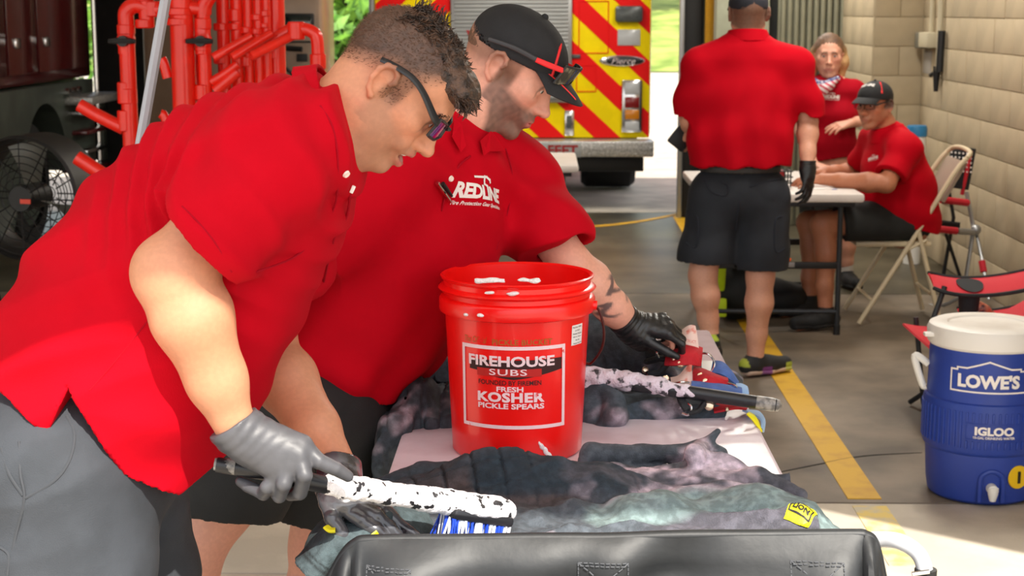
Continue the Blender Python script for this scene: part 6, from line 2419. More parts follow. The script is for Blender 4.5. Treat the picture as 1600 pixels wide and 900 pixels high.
gg.disp(lambda p: -.0012 * np.abs(wob(p, 80)))
sdf_mesh('glove', gg, .0028, mat('glove_wet', (78, 78, 82), .22, rgb2=(22, 18, 22), vscale=16, lo=.5, hi=.62, coat=.5), m1, pad=.012)

# hair of man 1
hs_ = SDF(.01)
hs_.ell(H1.q(-.012, 0, .050), np.array([.098, .064, .080]), H1R)
hs_.ell(H1.q(.042, 0, .082), np.array([.058, .056, .038]), H1R, .02)
hs_.ell(H1.q(.082, 0, .092), np.array([.028, .050, .018]), H1R, .02)
hs_.plane(H1.q(.0, 0, .085), H1R @ np.array([-.62, 0, -1.0]), .01)
hs_.disp(lambda p: -.003 * np.abs(wob(p, 70)) - .0015 * wob(p, 200))
hair1 = sdf_mesh('hair', hs_, .003, M['hair_dark'], m1)
r_ = np.random.default_rng(21)
m_ = MB()
for i in range(1500):
    u, v = r_.uniform(-.075, .104), r_.uniform(-.054, .054)
    zz = math.sqrt(max(0, 1 - ((u + .014) / .112) ** 2 - (v / .072) ** 2)) * .085 + .048
    zz = max(zz, .085)
    if u > .085:
        zz = r_.uniform(.078, .102)
    o_ = np.array([u, v, zz - .006])
    fwd = max(0.0, (u + .03) / .14)
    d = unit(np.array([.5 + 1.0 * fwd, r_.normal() * .35, .75 - .85 * fwd + r_.normal() * .2]))
    L = r_.uniform(.007, .013) * (1 + .8 * fwd)
    cu = r_.normal(size=3) * .5
    pts = [o_]
    for j in range(4):
        pts.append(pts[-1] + d * L / 3.2)
        d = unit(d + cu * .8 + np.array([.1, 0, -.38 * fwd]))
    m_.tube([H1.q(*p) for p in pts], [.0012, .0014, .0012, .0009, .0003], 4)
for i in range(60):      # the few strands standing on the crown
    u, v = r_.uniform(-.075, -.02), r_.uniform(-.03, .03)
    zz = math.sqrt(max(0, 1 - ((u + .014) / .1) ** 2 - (v / .072) ** 2)) * .09 + .048
    d = unit(np.array([-.55 + r_.normal() * .25, r_.normal() * .3, .8]))
    L = r_.uniform(.012, .026)
    o_ = np.array([u, v, zz - .004])
    m_.tube([H1.q(*o_), H1.q(*(o_ + d * L * .6)), H1.q(*(o_ + d * L + [.003, 0, -.001]))], [.0009, .0007, .0002], 4)
m_.build('curls', M['hair_dark'], m1)['kind'] = 'stuff'
def short_hair(body, H, mask, n, L, m, parent, seed=3, back=(-.6, 0, -.8)):
    """short strands standing on the scalp"""
    me = body.data
    V = np.empty(len(me.vertices) * 3)
    me.vertices.foreach_get('co', V)
    N = np.empty(len(me.vertices) * 3)
    me.vertices.foreach_get('normal', N)
    V, N = V.reshape(-1, 3), N.reshape(-1, 3)
    q = H.loc(V)
    w = mask(q[:, 0], q[:, 1], q[:, 2]) * ((np.abs(q[:, 0]) < .13) & (np.abs(q[:, 1]) < .079) & (np.abs(q[:, 2] - .04) < .12))
    r = np.random.default_rng(seed)
    idx = np.flatnonzero(w > .15)
    idx = r.choice(idx, n, p=w[idx] / w[idx].sum())
    bk = H.R @ np.array(back)
    mb = MB()
    for i in idx:
        o = V[i] + r.normal(size=3) * .0015
        d = unit(N[i] * .7 + bk * .8 + r.normal(size=3) * .25)
        l = L * r.uniform(.6, 1.2)
        mb.tube([o - d * .001, o + d * l], [.00042, .0002], 3, caps=False)
    o = mb.build('short_hair', m, parent)
    o['kind'] = 'stuff'


short_hair(body1, H1, hl1, 7500, .0034, mat('hair_short', (104, 76, 60), .6), m1)
m_ = MB()
for y in (-1, 1):
    for i in range(70):
        t = r_.uniform(0, 1)
        yy = y * (.012 + .038 * t)
        o_ = np.array([.0985 - 7.5 * (abs(yy) - .01) ** 2, yy, .038 + .006 * math.sin(PI * t) + r_.normal() * .0022])
        m_.tube([H1.q(*o_), H1.q(*(o_ + np.array([.003, y * .006, .002 - .004 * t])))], [.0008, .0003], 4)
m_.build('eyebrows', M['hair_dark'], m1)['kind'] = 'stuff'

# sunglasses on man 1
M['lens_magenta'] = mat('lens_magenta', (150, 16, 78), .08, spec=.9, coat=.6, rgb2=(70, 20, 110), vscale=30)


def glasses(H, parent_name, label, lens_m, frame_m, arm_tip=(-.040, .081, .022), zc=.014, hz=.020, x0=.114, wrap=5.2, rimr=.0022, armr=.0034, arm_mid=(.018, .084, .040), zh=.014, rim=True):
    t = thing(parent_name, label, 'glasses', H.q(.11, 0, .01))
    f = lambda y: x0 - wrap * y * y
    for s in (-1, 1):
        def g(u, v, s=s):
            y = s * (.010 + .052 * u)
            hh = hz * (1 - .30 * u * u * 0) * min(1, (.55 + 1.6 * u) if u < .28 else 1)
            return H.q(f(y) - .006 * (v - .5), y, zc + (v - .5) * 2 * hh + .004 * u)
        l = MB().grid(g, 14, 8, .0018 * H.sc * s).build('lens', lens_m, t)
        if rim:
            edge = [g(u, 0) for u in np.linspace(0, 1, 10)] + [g(1, v) for v in np.linspace(0, 1, 6)[1:]] + [g(u, 1) for u in np.linspace(1, 0, 10)[1:]] + [g(0, v) for v in np.linspace(1, 0, 6)[1:-1]]
            MB().tube(edge, rimr * H.sc, 8, closed=True).build('rim', frame_m, t)
        hx = f(.063) - .002
        pts = [H.q(hx, s * .063, zc + zh), H.q(hx - .012, s * .074, zc + zh + .003), H.q(arm_mid[0] + .03, s * .081, arm_mid[2] - .001), H.q(arm_mid[0], s * arm_mid[1], arm_mid[2]), H.q(arm_tip[0] + .02, s * arm_tip[1], arm_tip[2] + .010), H.q(arm_tip[0], s * arm_tip[1], arm_tip[2])]
        MB().tube(pts, [armr * H.sc * c for c in (1.2, 1.3, 1.1, 1, 1, .9)], 8, smooth=5, flat=(.6, 1.3)).build('temple_arm', frame_m, t)
    MB().tube([H.q(f(.01), -.010, zc + .010), H.q(f(0) + .003, 0, zc + .012), H.q(f(.01), .010, zc + .010)], rimr * 1.3 * H.sc, 8, smooth=4).build('bridge', frame_m, t)
    return t


glasses(H1, 'sunglasses', 'black sunglasses with magenta lenses on the bending man\'s face', M['lens_magenta'], M['frame_black'], (-.036, .084, .026), .019, .0165, .1125, 3.4, .0026, .0054, (.016, .085, .047), .013)

# ================================================================== man 2: in a cap behind the bucket
def P2(x, y, Y): return P(x, y, Y + .32)


H2R = Rz(-10) @ Ry(38)
H2 = Head(P2(775, 106, 3.20) - H2R @ np.array([-.006, -.087, .003]), H2R, 1.06)
m2 = thing('person', 'man in black cap and red polo shirt reaching behind the red bucket', 'person', P2(500, 640, 3.25) * [1, 1, 0])
fw2 = unit(np.array([.77, -.64, 0]))
lf2 = np.array([.64, .77, 0])
K = dict(shL=P2(800, 278, 3.42), elL=P(893, 416, 3.64), wrL=P(983, 507, 3.72), shR=P2(612, 268, 3.10), elR=P2(440, 440, 3.02), wrR=P2(395, 560, 3.10),
         hipL=P2(518, 650, 3.28), knL=P2(498, 855, 3.30), anL=P2(480, 1270, 3.30) * [1, 1, 0] + [0, 0, .09], hipR=P2(440, 655, 3.12), knR=P2(303, 852, 3.08), anR=P2(285, 1330, 3.05) * [1, 1, 0] + [0, 0, .09])
s2 = SDF(.02)
H2.add(s2, 'closed')
s2.chain([H2.q(-.028, 0, -.03), P2(735, 160, 3.26), P2(705, 212, 3.27)], [.058, .058, .068], .03)
s2.cone(H2.q(.02, 0, -.08), P2(738, 190, 3.25), .034, .046, .03)
s2.loft([(P2(695, 255, 3.27), lf2 * .15, .09), (P2(650, 385, 3.27), lf2 * .16, .12), (P2(570, 520, 3.26), lf2 * .14, .10), (P2(500, 620, 3.24), lf2 * .13, .09)], kk=.06)
limb_arm(s2, K['shL'], K['elL'], K['wrL'], (.056, .046, .048, .031))
limb_arm(s2, K['shR'], K['elR'], K['wrR'], (.056, .046, .046, .030))
for a in 'RL':
    limb_leg(s2, K['hip' + a], K['kn' + a], K['an' + a], (.1, .064, .062, .038))
    foot(s2, K['an' + a], K['an' + a] + [.12, -.06, -.06])
add_hand(s2, hand(K['wrR'], (-.5, .1, -.8), (-.6, -.6, 0), 1, sc=.85))
hl_ = hand(K['wrL'], P(1045, 512, 3.72) - K['wrL'], (-.1, -.55, .85), 1, (42, 55, 60, 60), thumb=20, sc=1.05)
add_hand(s2, hand(K['wrL'], P(1045, 512, 3.72) - K['wrL'], (-.1, -.55, .85), 1, (42, 55, 60, 60), thumb=20, sc=.86), .008)


def hl2(x, y, z):
    edge = -.03 + .075 * np.clip((x + .05) / .10, 0, 1)
    sb = .8 * np.clip((.022 - np.abs(x - .020)) / .01, 0, 1) * np.clip((z + .03) / .02, 0, 1) * (np.abs(y) > .045)
    return np.maximum(np.clip((z - edge) / .03, 0, 1) * .8, sb) * (x < .06)


tat_a, tat_b = K['elL'], K['wrL']


def col2(V):
    n = wob(V, 18) * .5 + .5
    C = lerp3(np.tile(lin(226, 168, 146), (len(V), 1)), lin(214, 146, 122), n * .6)
    C = face_colors(H2, V, C, None, lip=(206, 110, 104), stubble=1.0, stub=(98, 70, 60), hair=.9, hairc=(112, 76, 56), hairline=hl2, brows=(96, 66, 50))
    ax = unit(tat_b - tat_a)
    t = (V - tat_a) @ ax / np.linalg.norm(tat_b - tat_a)
    d = np.sqrt((((V - tat_a) - ((V - tat_a) @ ax)[:, None] * ax) ** 2).sum(1))
    u = frame_of(ax)
    ang = np.arctan2((V - tat_a) @ u[:, 1], (V - tat_a) @ u[:, 0])
    sw = np.sin(ang * 4 + 9 * t + 1.6 * np.sin(t * 26 + ang * 2))
    m = (t > .28) & (t < .74) & (d < .07)
    ink = np.clip((sw - .45) * 4, 0, 1) * np.clip((.74 - t) * 14, 0, 1) * np.clip((t - .28) * 14, 0, 1)
    # freckles on cheek and neck
    return np.where(m[:, None], lerp3(C, lin(62, 60, 66), ink * .85), C)


M['skin2'] = skin_mat('skin_b')
body2 = sdf_mesh('body', s2, .0054, M['skin2'], m2, col2, lens=Lens(H2.q(.03, 0, 0), .13, .60))
H2.eyes(m2, (90, 84, 70))
q2 = SDF(.02)
q2.loft([(P2(706, 214, 3.27), lf2 * .088, .085), (P2(694, 254, 3.27), lf2 * .18, .11), (P2(655, 370, 3.27), lf2 * .20, .150), (P2(578, 495, 3.27), lf2 * .19, .150), (P2(495, 625, 3.26), lf2 * .18, .140)], kk=.09)
aL2 = unit(K['elL'] - K['shL'])
cc2 = K['shL'] * .20 + K['elL'] * .80
sleeve(q2, [P2(770, 240, 3.36), K['shL'], K['shL'] * .4 + K['elL'] * .6, K['elL']], [.08, .092, .084, .080], cc2, aL2 + np.array([-.25, 0, -.2]), .05, .066)
sleeve(q2, [P2(640, 235, 3.14), K['shR'], P2(540, 345, 3.07), P2(470, 412, 3.05)], [.08, .090, .085, .082], P2(490, 392, 3.06), K['elR'] - K['shR'], .05, .066)
h0, h1 = P2(455, 545, 3.1), P2(605, 601, 3.3)


def folds2(p):
    a = (p - P2(694, 254, 3.27))
    x, z = a @ lf2, a[:, 2]
    w = np.sin(z * 30 + x * 22 + 3 * np.sin(z * 9 + x * 5))
    w2 = np.sin(x * 44 + 3 * np.sin(z * 8 + 1) + 1)
    return -.006 * w - .006 * w2 * np.clip(-z * 3, 0, 1) + .003 * wob(p, 15) + .0015 * wob(p, 40)


q2.disp(folds2)
q2.fn(lambda p: (p - h1) @ unit(np.array([-.30, .12, -1.0])), '&')
shirt2 = sdf_mesh('shirt', q2, .0048, M['shirt'], m2)
st2 = bvh_of(shirt2)
# collar: two flaps and a band round the neck
cs = SDF(.01)
nx2 = unit(P2(732, 170, 3.265) - P2(703, 225, 3.27))
nc_ = P2(719, 196, 3.268)
cs.cone(nc_ - nx2 * .05, nc_ + nx2 * .02, .104, .082, .01)
cs.cone(nc_ - nx2 * .09, nc_ + nx2 * .06, .092, .074, .004, '-')
cs.plane(nc_, nx2)
cs.plane(nc_ - nx2 * .040, -nx2)
gv = unit(P2(724, 228, 3.10) - nc_)
gs = unit(np.cross(nx2, gv))
cs.fn(lambda p: .022 - np.abs((p - nc_) @ gs) - 3 * np.maximum(0, .03 - (p - nc_) @ gv), '&')
cs.disp(lambda p: .002 * wob(p, 26))
sdf_mesh('collar', cs, .004, M['shirt'], m2)


def flap(pts, name, lift=.013):
    P3 = []
    for p in pts:
        h = cast(st2, *p)
        if h is None:
            return
        P3.append(h[0] + h[1] * lift)
    n = len(P3)
    c = sum(P3) / n
    v = P3 + [p - unit(p - np.array([0, 0, CAM_H])) * -.005 for p in P3]
    f = [tuple(range(n)), tuple(range(2 * n - 1, n - 1, -1))] + [(i, (i + 1) % n, n + (i + 1) % n, n + i) for i in range(n)]
    return MB().add(v, f).build(name, M['shirt'], m2, smooth=False)


flap([(744, 222), (760, 208), (768, 216), (781, 239), (758, 238), (750, 243)], 'collar_flap')
flap([(706, 192), (716, 200), (724, 226), (714, 238), (700, 214)], 'collar_flap')
seam(st2, [(735, 244), (715, 262), (698, 300), (690, 330)], .002, 'placket_seam', M['shirt_dark'], m2)
seam(st2, [(790, 232), (800, 270), (796, 320), (775, 390)], .0016, 'sleeve_seam', M['shirt_dark'], m2)
h = cast(st2, 704, 279)
MB().lathe([(0, .003), (.003, .003), (.0055, .0034), (.0068, 0)], h[0] + h[1] * .001, 18, R=frame_of(h[1])).build('button', M['button'], m2)


def shirt_logo(tree, px, py, ux, w, parent, m=None, tag_line='Fire Protection Gear Specialists', big=True):
    h = cast(tree, px, py)
    if h is None:
        return
    n = h[1]
    ux = unit(np.array(ux) - n * (np.array(ux) @ n))
    uy = np.cross(n, ux)
    m = M['white_paint'] if m is None else m
    sc = w
    v_, f_ = text_mesh('REDLINE', bold=.045, spacing=.95)
    v_, f_ = refine(fit_width(v_, .98 * sc, .20 * sc), f_, .012)
    v_[:, 1] += .0 * sc
    stick(tree, v_, f_, h[0], ux, uy, .0018, 'lettering', m, parent)
    v_, f_ = text_mesh(tag_line, shear=.3, bold=.02)
    v_, f_ = refine(fit_width(v_, .95 * sc, .065 * sc), f_, .012)
    v_[:, 1] -= .17 * sc
    stick(tree, v_, f_, h[0], ux, uy, .0018, 'lettering', m, parent)
    v_, f_ = bars([(-.15, .20), (.10, .22), (.18, .19), (.20, .16)], .03, False)
    v2, f2 = bars([(.06, .22), (.05, .12), (.12, .10)], .035, False)
    vv = np.concatenate([v_, v2]) * [sc, sc, 1]
    ff = f_ + [tuple(i + len(v_) for i in q) for q in f2]
    vv, ff = refine(vv, ff, .012)
    stick(tree, vv, ff, h[0], ux, uy, .0018, 'emblem', m, parent)


lg0, lg1 = cast(st2, 727, 293), cast(st2, 783, 307)
shirt_logo(st2, 755, 300, lg1[0] - lg0[0], float(np.linalg.norm(lg1[0] - lg0[0])) * 1.04, m2)
# shorts
o2 = SDF(.03)
o2.ell(P2(492, 640, 3.22), (.165, .17, .15), k=.06)
for nm_, he_, r_h in (('R', P2(342, 800, 3.05), .115), ('L', P2(470, 808, 3.25), .112)):
    hp, kn_ = K['hip' + nm_], K['kn' + nm_]
    sleeve(o2, [hp, hp * .4 + kn_ * .6, kn_ + (kn_ - hp) * .2], [.125, r_h, r_h * .96], he_, unit(kn_ - hp) + np.array([.25, 0, -.5] if nm_ == 'R' else [-.1, 0, -.5]), .05, r_h * .86)
o2.disp(lambda p: .005 * wob(p, 14) - .003 * np.abs(wob(p, 34)))
sdf_mesh('shorts', o2, .006, M['shorts_black'], m2)
for a in 'RL':
    shoe(m2, K['an' + a], K['an' + a] + [.15, -.08, 0], M['shoe_black'], M['shoe_black'], .006)
# black glove on the left hand
ax2 = unit(K['wrL'] - K['elL'])
glove_mesh(hl_, [K['wrL'] - ax2 * .02, K['wrL'] + ax2 * .02, K['wrL'] + ax2 * .05], [.036, .036, .033], m2, M['glove_black'])
glove_mesh(hand(K['wrR'], (-.5, .1, -.8), (-.6, -.6, 0), 1, sc=.98), [K['wrR'] - unit(K['wrR'] - K['elR']) * .01, K['wrR'] + unit(K['wrR'] - K['elR']) * .02, K['wrR'] + unit(K['wrR'] - K['elR']) * .04], [.035, .035, .032], m2, M['glove_black'], .004)
# cap with red piping
cap2, capS2 = cap_build(H2, m2)
tc2 = bvh_of(cap2)
seamp = []
for t in np.linspace(0, 1, 14):
    x, z = .064 + .026 * t - .020 * (1 - t) ** 2, .142 - .085 * t
    q_ = H2.q(x, -.30, z)
    n_ = H2R @ np.array([0, 1, 0])
    hit = tc2.ray_cast(Vector(q_), Vector(n_))
    if hit[0] is not None:
        seamp.append(np.array(hit[0]))
if len(seamp) > 3:
    MB().tube(seamp, [.0015] + [.0035] * (len(seamp) - 2) + [.004], 8, flat=(1, 1)).build('red_piping', M['cap_red'], cap2)


def brimpt(H, a, v):
    y = math.sin(a) * .080 * (1 - .05 * v)
    x0 = math.cos(a) * .095 + .002
    x = x0 + v * .075 * max(0.0, math.cos(a * .72)) ** .7
    z = .060 + .20 * (x0 - .095) - .012 * v * v - .010 * v - .8 * y * y * (.3 + .7 * v)
    return H.q(x, y, z + .003)


MB().tube([brimpt(H2, -.80 + .50 * t, .05 + .80 * t) for t in np.linspace(0, 1, 12)], .0026, 8).build('red_piping', M['cap_red'], cap2)
# sunglasses resting on the cap
M['lens_mirror'] = mat('lens_mirror', (150, 146, 130), .06, metal=.9, rgb2=(40, 38, 36), vscale=24)
M['arm_dark'] = mat('arm_dark', (52, 50, 52), .4)
sg = thing('sunglasses', 'mirrored sunglasses with dark and red arms resting on the black cap', 'glasses', H2.q(.12, 0, .08))


def sgp(y, dz):
    return H2.q(.124 - 5.0 * y * y, y, .078 + dz - 1.5 * y * y)


for s in (-1, 1):
    def g(u, v, s=s):
        y = s * (.008 + .056 * u)
        return sgp(y, .020 - .042 * v * (.7 + .3 * min(1, 3 * u)) + .0)
    MB().grid(g, 14, 8, .002 * s).build('lens', M['lens_mirror'], sg)
    e = [g(u, 0) for u in np.linspace(0, 1, 10)] + [g(1, v) for v in np.linspace(0, 1, 6)[1:]]
    MB().tube(e, .0028, 8).build('frame', M['frame_black'], sg)
    h0_ = g(1, .25)
    loc_h = H2.loc(h0_[None])[0]
    mid = np.array([.050, s * .092, .068])
    tip = np.array([-.052, s * .091, .040])
    MB().tube([h0_, H2.q(*(loc_h * .5 + mid * .5 + [0, s * .006, 0])), H2.q(*mid)], [.004, .0045, .004], 8, smooth=5, flat=(.6, 1.4)).build('arm', M['cap_red'], sg)
    MB().tube([H2.q(*mid), H2.q(*(mid * .5 + tip * .5 + [0, s * .002, .004])), H2.q(*tip)], [.004, .0038, .003], 8, smooth=5, flat=(.6, 1.4)).build('arm_tip', M['arm_dark'], sg)
MB().tube([g2 for g2 in (sgp(-.010, .016), sgp(0, .018), sgp(.010, .016))], .003, 8).build('bridge', M['frame_black'], sg)
# short back hair
hb_ = SDF(.01)
hb_.ell(H2.q(-.016, 0, .036), np.array([.0985, .0765, .083]), H2R)
hb_.plane(H2.q(.012, 0, .0), H2R @ np.array([1, 0, .15]), .01)
hb_.plane(H2.q(0, 0, -.012), H2R @ np.array([.0, 0, -1]), .02)
hb_.disp(lambda p: -.001 * np.abs(wob(p, 160)))
sdf_mesh('hair', hb_, .0035, mat('hair_brown', (118, 84, 64), .6, rgb2=(84, 58, 42), vscale=120, bump=.5, bscale=300), m2)
# pens clipped in the placket
for (a, b, nm, m, lb) in (((679, 283), (702, 314), 'pen', M['chrome'], 'silver pen clipped to the placket of the capped man\'s shirt'), ((688, 284), (703, 304), 'pen', M['black'], 'slim black pen beside the silver pen on the capped man\'s shirt')):
    p0, p1 = cast(st2, *a), cast(st2, *b)
    o = thing(nm, lb, 'pen', p0[0])
    a3, b3 = p0[0] + p0[1] * .008, p1[0] + p1[1] * .008
    MB().tube([a3, a3 * .6 + b3 * .4, b3], [.0045, .0045, .003], 10).build('barrel', m, o)
    MB().tube([a3, a3 * .5 + b3 * .5 + p0[1] * .004], .0015, 6).build('clip', M['black'], o)


# ================================================================== the three people at the back
def simple_person(label, Hd, N, sh, el, wr_, tor, hip, kn, an, toes, col, hh=.0058, mouth='closed', fem=False, hands=None, ar=(.052, .043, .042, .028), lr=(.085, .058, .056, .036), back=None, ears=True):
    t = thing('person', label, 'person', hip[0] * [.5, .5, 0] + hip[1] * [.5, .5, 0])
    S = SDF(.02)
    Hd.add(S, mouth, fem=fem, ears=ears)
    S.chain([Hd.q(-.028, 0, -.03), Hd.q(-.03, 0, -.03) * .4 + np.array(N) * .6, N], [.052 if not fem else .045, .053 if not fem else .045, .062], .03)
    S.loft(tor, kk=.06)
    for s_, e_, w_ in zip(sh, el, wr_):
        limb_arm(S, s_, e_, w_, ar)
    for h_, k_, a_, to_ in zip(hip, kn, an, toes):
        limb_leg(S, h_, k_, a_, lr, back=back)
        foot(S, a_, to_)
    for h_ in hands or []:
        add_hand(S, h_, .01)
    b = sdf_mesh('body', S, hh, col[0], t, col[1], lens=Lens(Hd.q(.03, 0, 0), .13, .5))
    return t


# ---- man 3: standing, back to the camera
Y3 = 7.3
H3R = Rz(90 + 6) @ Ry(2)
H3 = Head(P(1169, 24, Y3), H3R, 1.0)
sh3 = [P(1098, 108, Y3), P(1238, 108, Y3)]
el3 = [P(1078, 188, 7.34), P(1262, 190, 7.3)]
wr3 = [P(1085, 206, 7.58), P(1262, 258, 7.2)]
tor3 = [(P(1168, 85, Y3), (.15, .0, 0), .085), (P(1162, 170, Y3), (.15, .0, 0), .11), (P(1156, 250, Y3), (.14, 0, 0), .11), (P(1154, 300, Y3), (.15, 0, 0), .11)]
hip3 = [P(1118, 310, Y3), P(1192, 310, Y3)]
kn3 = [P(1098, 430, 7.28), P(1188, 430, 7.30)]
an3 = [P(1110, 527, 7.25), P(1180, 560, 7.3)]
to3 = [an3[0] + [.02, .15, -.09], an3[1] + [.15, .09, -.05]]
hg3 = hand(wr3[1], (.0, -.15, -1), (.8, -.55, 0), -1, (18, 22, 26, 26), thumb=30, sc=1.05)
hl3 = hand(wr3[0], (-.5, .6, -.3), (-.8, -.4, .2), -1, (50, 55, 60, 60), thumb=20)


def col3(V):
    n = wob(V, 18) * .5 + .5
    C = lerp3(np.tile(lin(214, 158, 132), (len(V), 1)), lin(196, 132, 106), n * .6)
    return face_colors(H3, V, C, None, hair=1, hairc=(60, 44, 36), hairline=lambda x, y, z: np.clip((z + .045 - .03 * np.clip(x / .05, -1, 1)) / .02, 0, 1) * (x < .03) * .8, stubble=.4)


m3 = simple_person('man in red polo and navy cargo shorts standing with his back turned', H3, P(1168, 70, Y3), sh3, el3, wr3, tor3, hip3, kn3, an3, to3, (skin_mat('skin_c'), col3), hands=[hand(wr3[1], (.0, -.15, -1), (.8, -.55, 0), -1, (18, 22, 26, 26), thumb=30, sc=.85), hl3], lr=(.095, .060, .060, .038), back=(0, -1, 0))
s = SDF(.02)
s.loft([(P(1168, 66, Y3), (.075, 0, 0), .075), (P(1167, 92, Y3), (.195, 0, 0), .105), (P(1162, 165, Y3), (.21, 0, 0), .145), (P(1156, 225, Y3), (.215, 0, 0), .16), (P(1154, 290, Y3), (.215, 0, 0), .16)], kk=.08)
for i, sg_ in ((0, -1), (1, 1)):
    d = unit(el3[i] - sh3[i])
    ce = sh3[i] * .05 + el3[i] * .95
    sleeve(s, [sh3[i] + [-sg_ * .05, 0, .02], sh3[i], el3[i] * .55 + sh3[i] * .45, el3[i] + d * .05], [.08, .088, .082, .080], ce, d + np.array([0, 0, -.3]), .04, .066)
s.plane(P(1156, 262, 7.15), (0.02, 0, -1))
s.disp(lambda p: -.006 * np.sin(p[:, 0] * 46 + 2.5 * np.sin(p[:, 2] * 7)) * np.clip((1.45 - p[:, 2]) * 3, 0, 1) - .004 * np.sin(p[:, 2] * 34 + 9 * np.abs(p[:, 0] - .9)) + .004 * wob(p, 13))
shirt3 = sdf_mesh('shirt', s, .0075, M['shirt'], m3)
s = SDF(.01)
s.cone(P(1168, 78, Y3), P(1168, 44, Y3), .118, .082)
s.cone(P(1168, 90, Y3), P(1168, 20, Y3), .076, .070, .004, '-')
s.plane(P(1168, 47, Y3), (0, .1, 1))
s.plane(P(1168, 70, Y3), (0, -.2, -1))
sdf_mesh('collar', s, .006, M['shirt'], m3)
s = SDF(.03)
s.ell(P(1155, 300, Y3), (.195, .15, .15), k=.05)
for i in (0, 1):
    s.chain([hip3[i], hip3[i] * .3 + kn3[i] * .7, kn3[i] + [0, 0, -.03]], [.125, .120, .116], .04)
he = [P(1105, 412, 7.2), P(1192, 424, 7.2)]
xm3 = P(1150, 400, Y3)[0]
s.fn(lambda p: np.where(p[:, 0] < xm3, (p - he[0]) @ unit(np.array([-.08, 0, -1])), (p - he[1]) @ unit(np.array([.0, 0, -1]))), '&')
s.plane(P(1156, 262, Y3), (0, 0, 1))
s.disp(lambda p: -.006 * np.abs(wob(p, 16)) + .005 * wob(p, 9))
short3 = sdf_mesh('shorts', s, .007, M['shorts_navy'], m3)
t3 = bvh_of(short3)
M['navy_seam'] = mat('navy_seam', (26, 30, 40), .9)
for pts in ([(1102, 283), (1135, 288), (1134, 305), (1112, 300), (1102, 283)], [(1172, 292), (1205, 282), (1222, 280)], [(1074, 330), (1090, 340), (1088, 385), (1072, 380)], [(1222, 338), (1212, 345), (1212, 392), (1226, 388)], [(1156, 270), (1155, 320), (1150, 360)]):
    seam(t3, pts, .005, 'pocket_seam', M['navy_seam'], m3)
s = SDF(.004)
s.loft([(P(1156, 258, Y3), (.182, 0, 0), .138), (P(1156, 268, Y3), (.182, 0, 0), .138)])
s.plane(P(1156, 257, Y3), (0, 0, 1)); s.plane(P(1156, 267, Y3), (0, 0, -1))
sdf_mesh('belt', s, .006, mat('belt_dark', (48, 46, 44), .6), m3)
# cap worn by man 3
c3, _ = cap_build(H3, m3, brim=True)
M['cap_navy'] = mat('cap_navy', (34, 36, 46), .85, bump=.2, bscale=300)
c3.data.materials[0] = M['cap_navy']
glove_mesh(hg3, [wr3[1] + [0, 0, .015], wr3[1] + [0, 0, -.02], wr3[1] + [0, -.01, -.05]], [.034, .034, .032], m3, M['glove_black'], .004)
# trainers: dark uppers with purple and lime, pale sole
M['attr_shoe'] = mat('trainer', (255, 255, 255), .7, attr=True, bump=.2, bscale=300)


def shoe_col(an, toe, pale):
    d = unit((toe - an) * [1, 1, 0])

    def f(V):
        t = (V - an) @ d
        z = V[:, 2] - an[2]
        C = np.tile(lin(196, 168, 150) if pale else lin(30, 31, 34), (len(V), 1))
        C = lerp3(C, lin(124, 60, 140), ((t > .01) & (t < .065) & (z < -.035)) * .9)
        C = lerp3(C, lin(178, 190, 60), (((t < -.060) & (z > -.026)) | ((t > .15) & (z < -.03))) * .8)
        return C
    return f


u_ = shoe(m3, an3[1], an3[1] + [.155, .095, 0], M['attr_shoe'], M['attr_shoe'], .006, shoe_col(an3[1], an3[1] + [.155, .095, 0], False))
for c in u_.children:
    if c.name.startswith('sole'):
        V = np.array([v.co[:] for v in c.data.vertices])
        cc_ = shoe_col(an3[1], an3[1] + [.155, .095, 0], True)(V)
        c.data.color_attributes['Col'].data.foreach_set('color', np.concatenate([cc_, np.ones((len(cc_), 1))], 1).astype(np.float32).ravel())
# lifted left foot: sole turned to the camera
s = SDF(.02)
ha, hb2 = an3[0] + [0, -.02, -.03], P(1116, 546, 7.36)
tp_ = P(1112, 548, 7.42)
s.loft([(an3[0] + [.0, -.045, -.018], (.038, 0, 0), .032), (an3[0] + [.01, .03, -.075], (.045, 0, 0), .036), (an3[0] + [.015, .075, -.125], (.042, 0, 0), .028)])
s.cone(an3[0] + [0, 0, -.02], an3[0] + [0, 0, .02], .041, .040, .02)
s.cone(an3[0], an3[0] + [0, 0, .06], .032, .034, .004, '-')
s.plane(an3[0] + [0, 0, .02], (0, 0, 1))


def lift_col(V):
    C = np.tile(lin(32, 33, 36), (len(V), 1))
    L = V - an3[0]
    C = lerp3(C, lin(120, 62, 130), ((L[:, 0] < -.02) & (L[:, 2] < -.03)) * .9)
    return lerp3(C, lin(170, 190, 50), ((L[:, 1] < -.035) & (L[:, 2] > -.005)) * .9)


ls = sdf_mesh('shoe', s, .0055, M['attr_shoe'], m3, lift_col)
MB().box(an3[0] + [.006, -.055, -.052], (.066, .016, .13), R=rot('X', -42), ch=.007).build('sole', M['rubber'], ls)
m_ = MB()
for i in range(4):
    for j in range(3):
        m_.box(an3[0] + np.array([-.018 + i * .016, -.052, -.045]) + rot('X', -42) @ np.array([0, -.009, -.035 + j * .022]), (.009, .006, .009), R=rot('X', -42))
m_.build('tread', mat('tread_tan', (150, 120, 90), .7), ls)['kind'] = 'stuff'
tag(MB().box(P(1064, 216, 7.62), (.09, .03, .10), R=rot('Y', 38), ch=.008).build('phone_case', M['black']), 'black case held by the man standing with his back turned', 'case')

